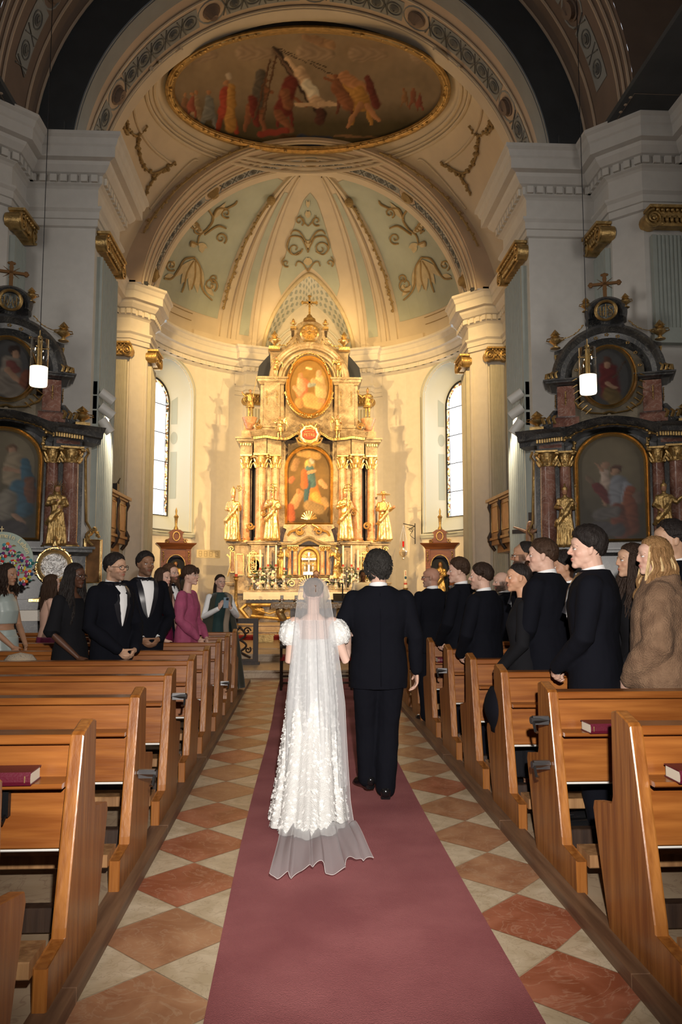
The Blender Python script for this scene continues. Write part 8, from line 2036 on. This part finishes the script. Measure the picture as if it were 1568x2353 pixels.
# the man giving his arm
walk = [((.09, 0, .90), (.075, .03, .50), (.045, -.02, .075), (.12, 1, 0)), ((-.09, 0, .90), (-.085, .07, .50), (-.075, .06, .13), (-.35, 1, -.15))]
fa = person('man in a black suit walking the bride up the aisle, wavy dark grey hair', .345, 5.86, D_(-1), 1.755, 1.08, False, (12, 0, 0), ('hang', 'link'), FAIR, ('curly', (.020, .018, .016)), 'suitback', z0=.012, seed=26, vox=.0045, legs=walk)
b = MB(); b.tube([(0, -.165, .80), (0, -.162, 1.0), (0, -.140, 1.15), (0, -.155, 1.3), (0, -.12, 1.46)], .0035, 5); b.build('back_seam', 'suit', fa[0], smooth=True)
# the bride
BX, BY = -.135, 5.58
M['lace_white'] = mat('white_lace_flowers', (.82, .82, .80), .7)
M['gown'] = mat('ivory_tulle_gown', (.74, .74, .72), .75, bump=.5, bscale=70, var=.05, vscale=20, stretch=(3, 3, .6))
ARM['bride_l'] = ((.185, -.03, 1.115), (.13, .20, 1.10), (-.6, .7, .1), (0, -.2, -1)); ARM['bride_r'] = ((.255, -.02, 1.12), (.285, .27, 1.30), (.3, .9, .1), (-.3, .2, -1))
br = person('bride seen from behind in a white lace gown with puff sleeves', BX, BY, D_(2), 1.555, .98, True, (0, -6, 0), ('bride_r', 'bride_l'), (.62, .42, .34), ('updo', (.10, .052, .026), dict(thick=.014, back=-40)), 'none', z0=.012, seed=30, vox=.0045)
s_ = 1.575 / 1.78; root = br[0]
def gown_pt(a, t):      # a angle, t 0 top .. 1 hem (local to the bride)
    z = 1.13 - 1.115 * t; r = .135 + .012 * t + .068 * t ** 1.5; cy = -.10 * t - .22 * t ** 3; ry = .105 + .05 * t + .22 * t ** 3
    f = 1 + (.02 + .06 * t) * sin(11 * a + 1.2 * sin(2 * a)) + .025 * t * sin(23 * a)
    return Vector((-.02 * t + r * f * cos(a) * (1 + .1 * t), cy + ry * f * sin(a), max(.004, z)))
b = MB(); b.grid([[gown_pt(2 * pi * i / 120, k / 44) for i in range(120)] for k in range(45)], cu=True)
gw = b.build('gown', 'gown', root, smooth=True)
b = MB(); rows = []
for k in range(7):
    t = k / 6; z = 1.13 + .10 * t
    rows.append([(.137 * (1 + .06 * t) * cos(a), (.104 - .005 * t) * sin(a), 1.13 + (z - 1.13) * (1.2 if sin(a) > -.2 else .15) * (1 + .25 * (1 if abs(cos(a)) > .8 else 0))) for a in [2 * pi * i / 60 for i in range(60)]])
b.grid(rows, cu=True); b.build('bodice', 'gown', root, smooth=True)
rnd = random.Random(8)
def blossom(b, p, n, r):
    n = n.normalized(); u = n.cross(Vector((.3, .2, 1))).normalized(); v = n.cross(u)
    k = rnd.randint(4, 6); a0 = rnd.uniform(0, 6)
    for j in range(k):
        a = a0 + 2 * pi * j / k; d = u * cos(a) + v * sin(a); e = u * -sin(a) + v * cos(a); w = r * .42; h = rnd.uniform(.1, .45) * r
        b.F([b.V(p), b.V(p + d * r * .5 + e * w + n * h * .5), b.V(p + d * r + n * h), b.V(p + d * r * .5 - e * w + n * h * .5)])
b = MB()
for i in range(3400):
    t = rnd.uniform(0.0, 1.0) ** .85; a = rnd.uniform(0, 2 * pi)
    e = abs(cos(a)); keep = .30 + .7 * (e > .72) + .5 * (t > .9) + .35 * (.15 < (a * 6 / pi) % 1.5 < .5)
    if rnd.random() > keep: continue
    p = gown_pt(a, t); q = gown_pt(a + .02, t) - p; w = gown_pt(a, min(1, t + .01)) - p; n = q.cross(w) * (-1)
    if n.dot(Vector((cos(a), sin(a), 0))) < 0: n = -n
    blossom(b, p + n.normalized() * .003, n, rnd.uniform(.008, .019))
tag(b.build('lace_blossoms', 'lace_white', gw), kind='stuff')
for q in (-1, 1):
    sh = br[3][0 if q > 0 else 1][0]; el = br[3][0 if q > 0 else 1][1]; c = sh.lerp(el, .30) + Vector((q * .012, 0, .012)); ax_ = (el - sh).normalized()
    R3 = rot3(ax_); b = MB(); rows = []
    for k in range(15):
        th = pi * (.06 + .80 * k / 14); rr = sin(th) ** .8
        rows.append([c + R3 @ Vector((.078 * rr * cos(a) * (1 + .05 * sin(9 * a)), -.090 * cos(th), .078 * rr * sin(a) * (1 + .05 * sin(9 * a)))) for a in [2 * pi * i / 40 for i in range(40)]])
    b.grid(rows, cu=True); sl = b.build('puff_sleeve', 'gown', root, smooth=True); b = MB()
    for i in range(230):
        th = pi * rnd.uniform(.08, .86); a = rnd.uniform(0, 2 * pi); rr = sin(th) ** .8; n = R3 @ Vector((rr * cos(a), -cos(th), rr * sin(a))); blossom(b, c + R3 @ Vector((.080 * rr * cos(a), -.092 * cos(th), .080 * rr * sin(a))), n, rnd.uniform(.008, .016))
    tag(b.build('lace_blossoms', 'lace_white', sl), kind='stuff')
# veil: sheer tulle hanging from the crown and trailing on the carpet
vm = bpy.data.materials.new('sheer_tulle'); vm.use_nodes = True; N_, L_ = nt(vm); N_.clear()
ou = N_.new('ShaderNodeOutputMaterial'); tr = N_.new('ShaderNodeBsdfTransparent'); df = N_.new('ShaderNodeBsdfDiffuse'); df.inputs[0].default_value = (.86, .88, .90, 1); tl = N_.new('ShaderNodeBsdfTranslucent'); tl.inputs[0].default_value = (.86, .88, .90, 1)
ad = N_.new('ShaderNodeMixShader'); ad.inputs[0].default_value = .35; L_.new(df.outputs[0], ad.inputs[1]); L_.new(tl.outputs[0], ad.inputs[2])
lw = N_.new('ShaderNodeLayerWeight'); lw.inputs[0].default_value = .25; mr = N_.new('ShaderNodeMapRange'); mr.inputs['To Min'].default_value = .27; mr.inputs['To Max'].default_value = .85; L_.new(lw.outputs['Facing'], mr.inputs[0])
mx = N_.new('ShaderNodeMixShader'); L_.new(mr.outputs[0], mx.inputs[0]); L_.new(tr.outputs[0], mx.inputs[1]); L_.new(ad.outputs[0], mx.inputs[2]); L_.new(mx.outputs[0], ou.inputs[0]); M['tulle'] = vm
ve = empty('bridal_veil', (BX, BY, .012), 0, 'long sheer white veil falling from the bride\'s crown and trailing on the carpet', 'veil')
def veil_pt(u, v, ly):     # u -1..1 across, v 0 crown .. 1 trailing end
    top = 1.548; Lh = 1.62
    if v < .06:
        k = v / .06; a = u * pi * .42; r = .104 * sin(k * pi / 2); return Vector((r * sin(a) * 1.0, -.0 - r * cos(a) * .9, top + .018 - .064 * (1 - cos(k * pi / 2)) + .006 * ly))
    t = (v - .06) / .94; w = .098 + .085 * min(1, t * 2.4) ** .8 + .035 * t + .055 * max(0, t - .72) / .28
    if ly: w *= .96
    fold = (.012 + .030 * t) * (sin(u * 9.5 + 1.3 * ly + 2 * t) + .5 * sin(u * 21 + ly * 2 - 3 * t))
    x = w * u * (1 + .02 * sin(u * 7)) + .35 * fold * cos(u * 8) + .03 * t
    drop = t / .80; z = top - .052 - 1.50 * min(1, drop)
    y = -.088 * sqrt(max(.0, 1 - .75 * u * u)) - .075 * min(1, t * 3) - .02 - .33 * max(0, (t - .45) / .35) ** 1.6 * (1 if t < .8 else 1) + fold
    if t > .8: y = -.088 * sqrt(max(0, 1 - .75 * u * u)) - .095 - .33 - (t - .8) / .2 * (.80 + .05 * sin(u * 6) - .10 * u) + fold * (1 - .6 * (t - .8) / .2); z = .023 + .018 * abs(fold) / .03 + .012 * (1 + sin(u * 8 + t * 22))
    else: z = max(.03, z)
    return Vector((x, y - .012 * ly, z + .01 * ly))
for ly, nu in ((0, 110), (1, 90)):
    b = MB(); m = 150 if ly == 0 else 120; vmax = 1.0 if ly == 0 else .70
    b.grid([[veil_pt(-1 + 2 * i / nu, vmax * k / m, ly) for i in range(nu + 1)] for k in range(0 if ly == 0 else 30, m + 1)]); b.build('tulle_layer', 'tulle', ve, smooth=True)
b = MB(); b.tube([veil_pt(-1 + 2 * i / 80, 1.0, 0) for i in range(81)], .0009, 4); b.tube([veil_pt(1, k / 90, 0) for k in range(6, 91)], .0009, 4); b.tube([veil_pt(-1, k / 90, 0) for k in range(6, 91)], .0009, 4); b.build('edge_stitching', 'lace_white', ve)
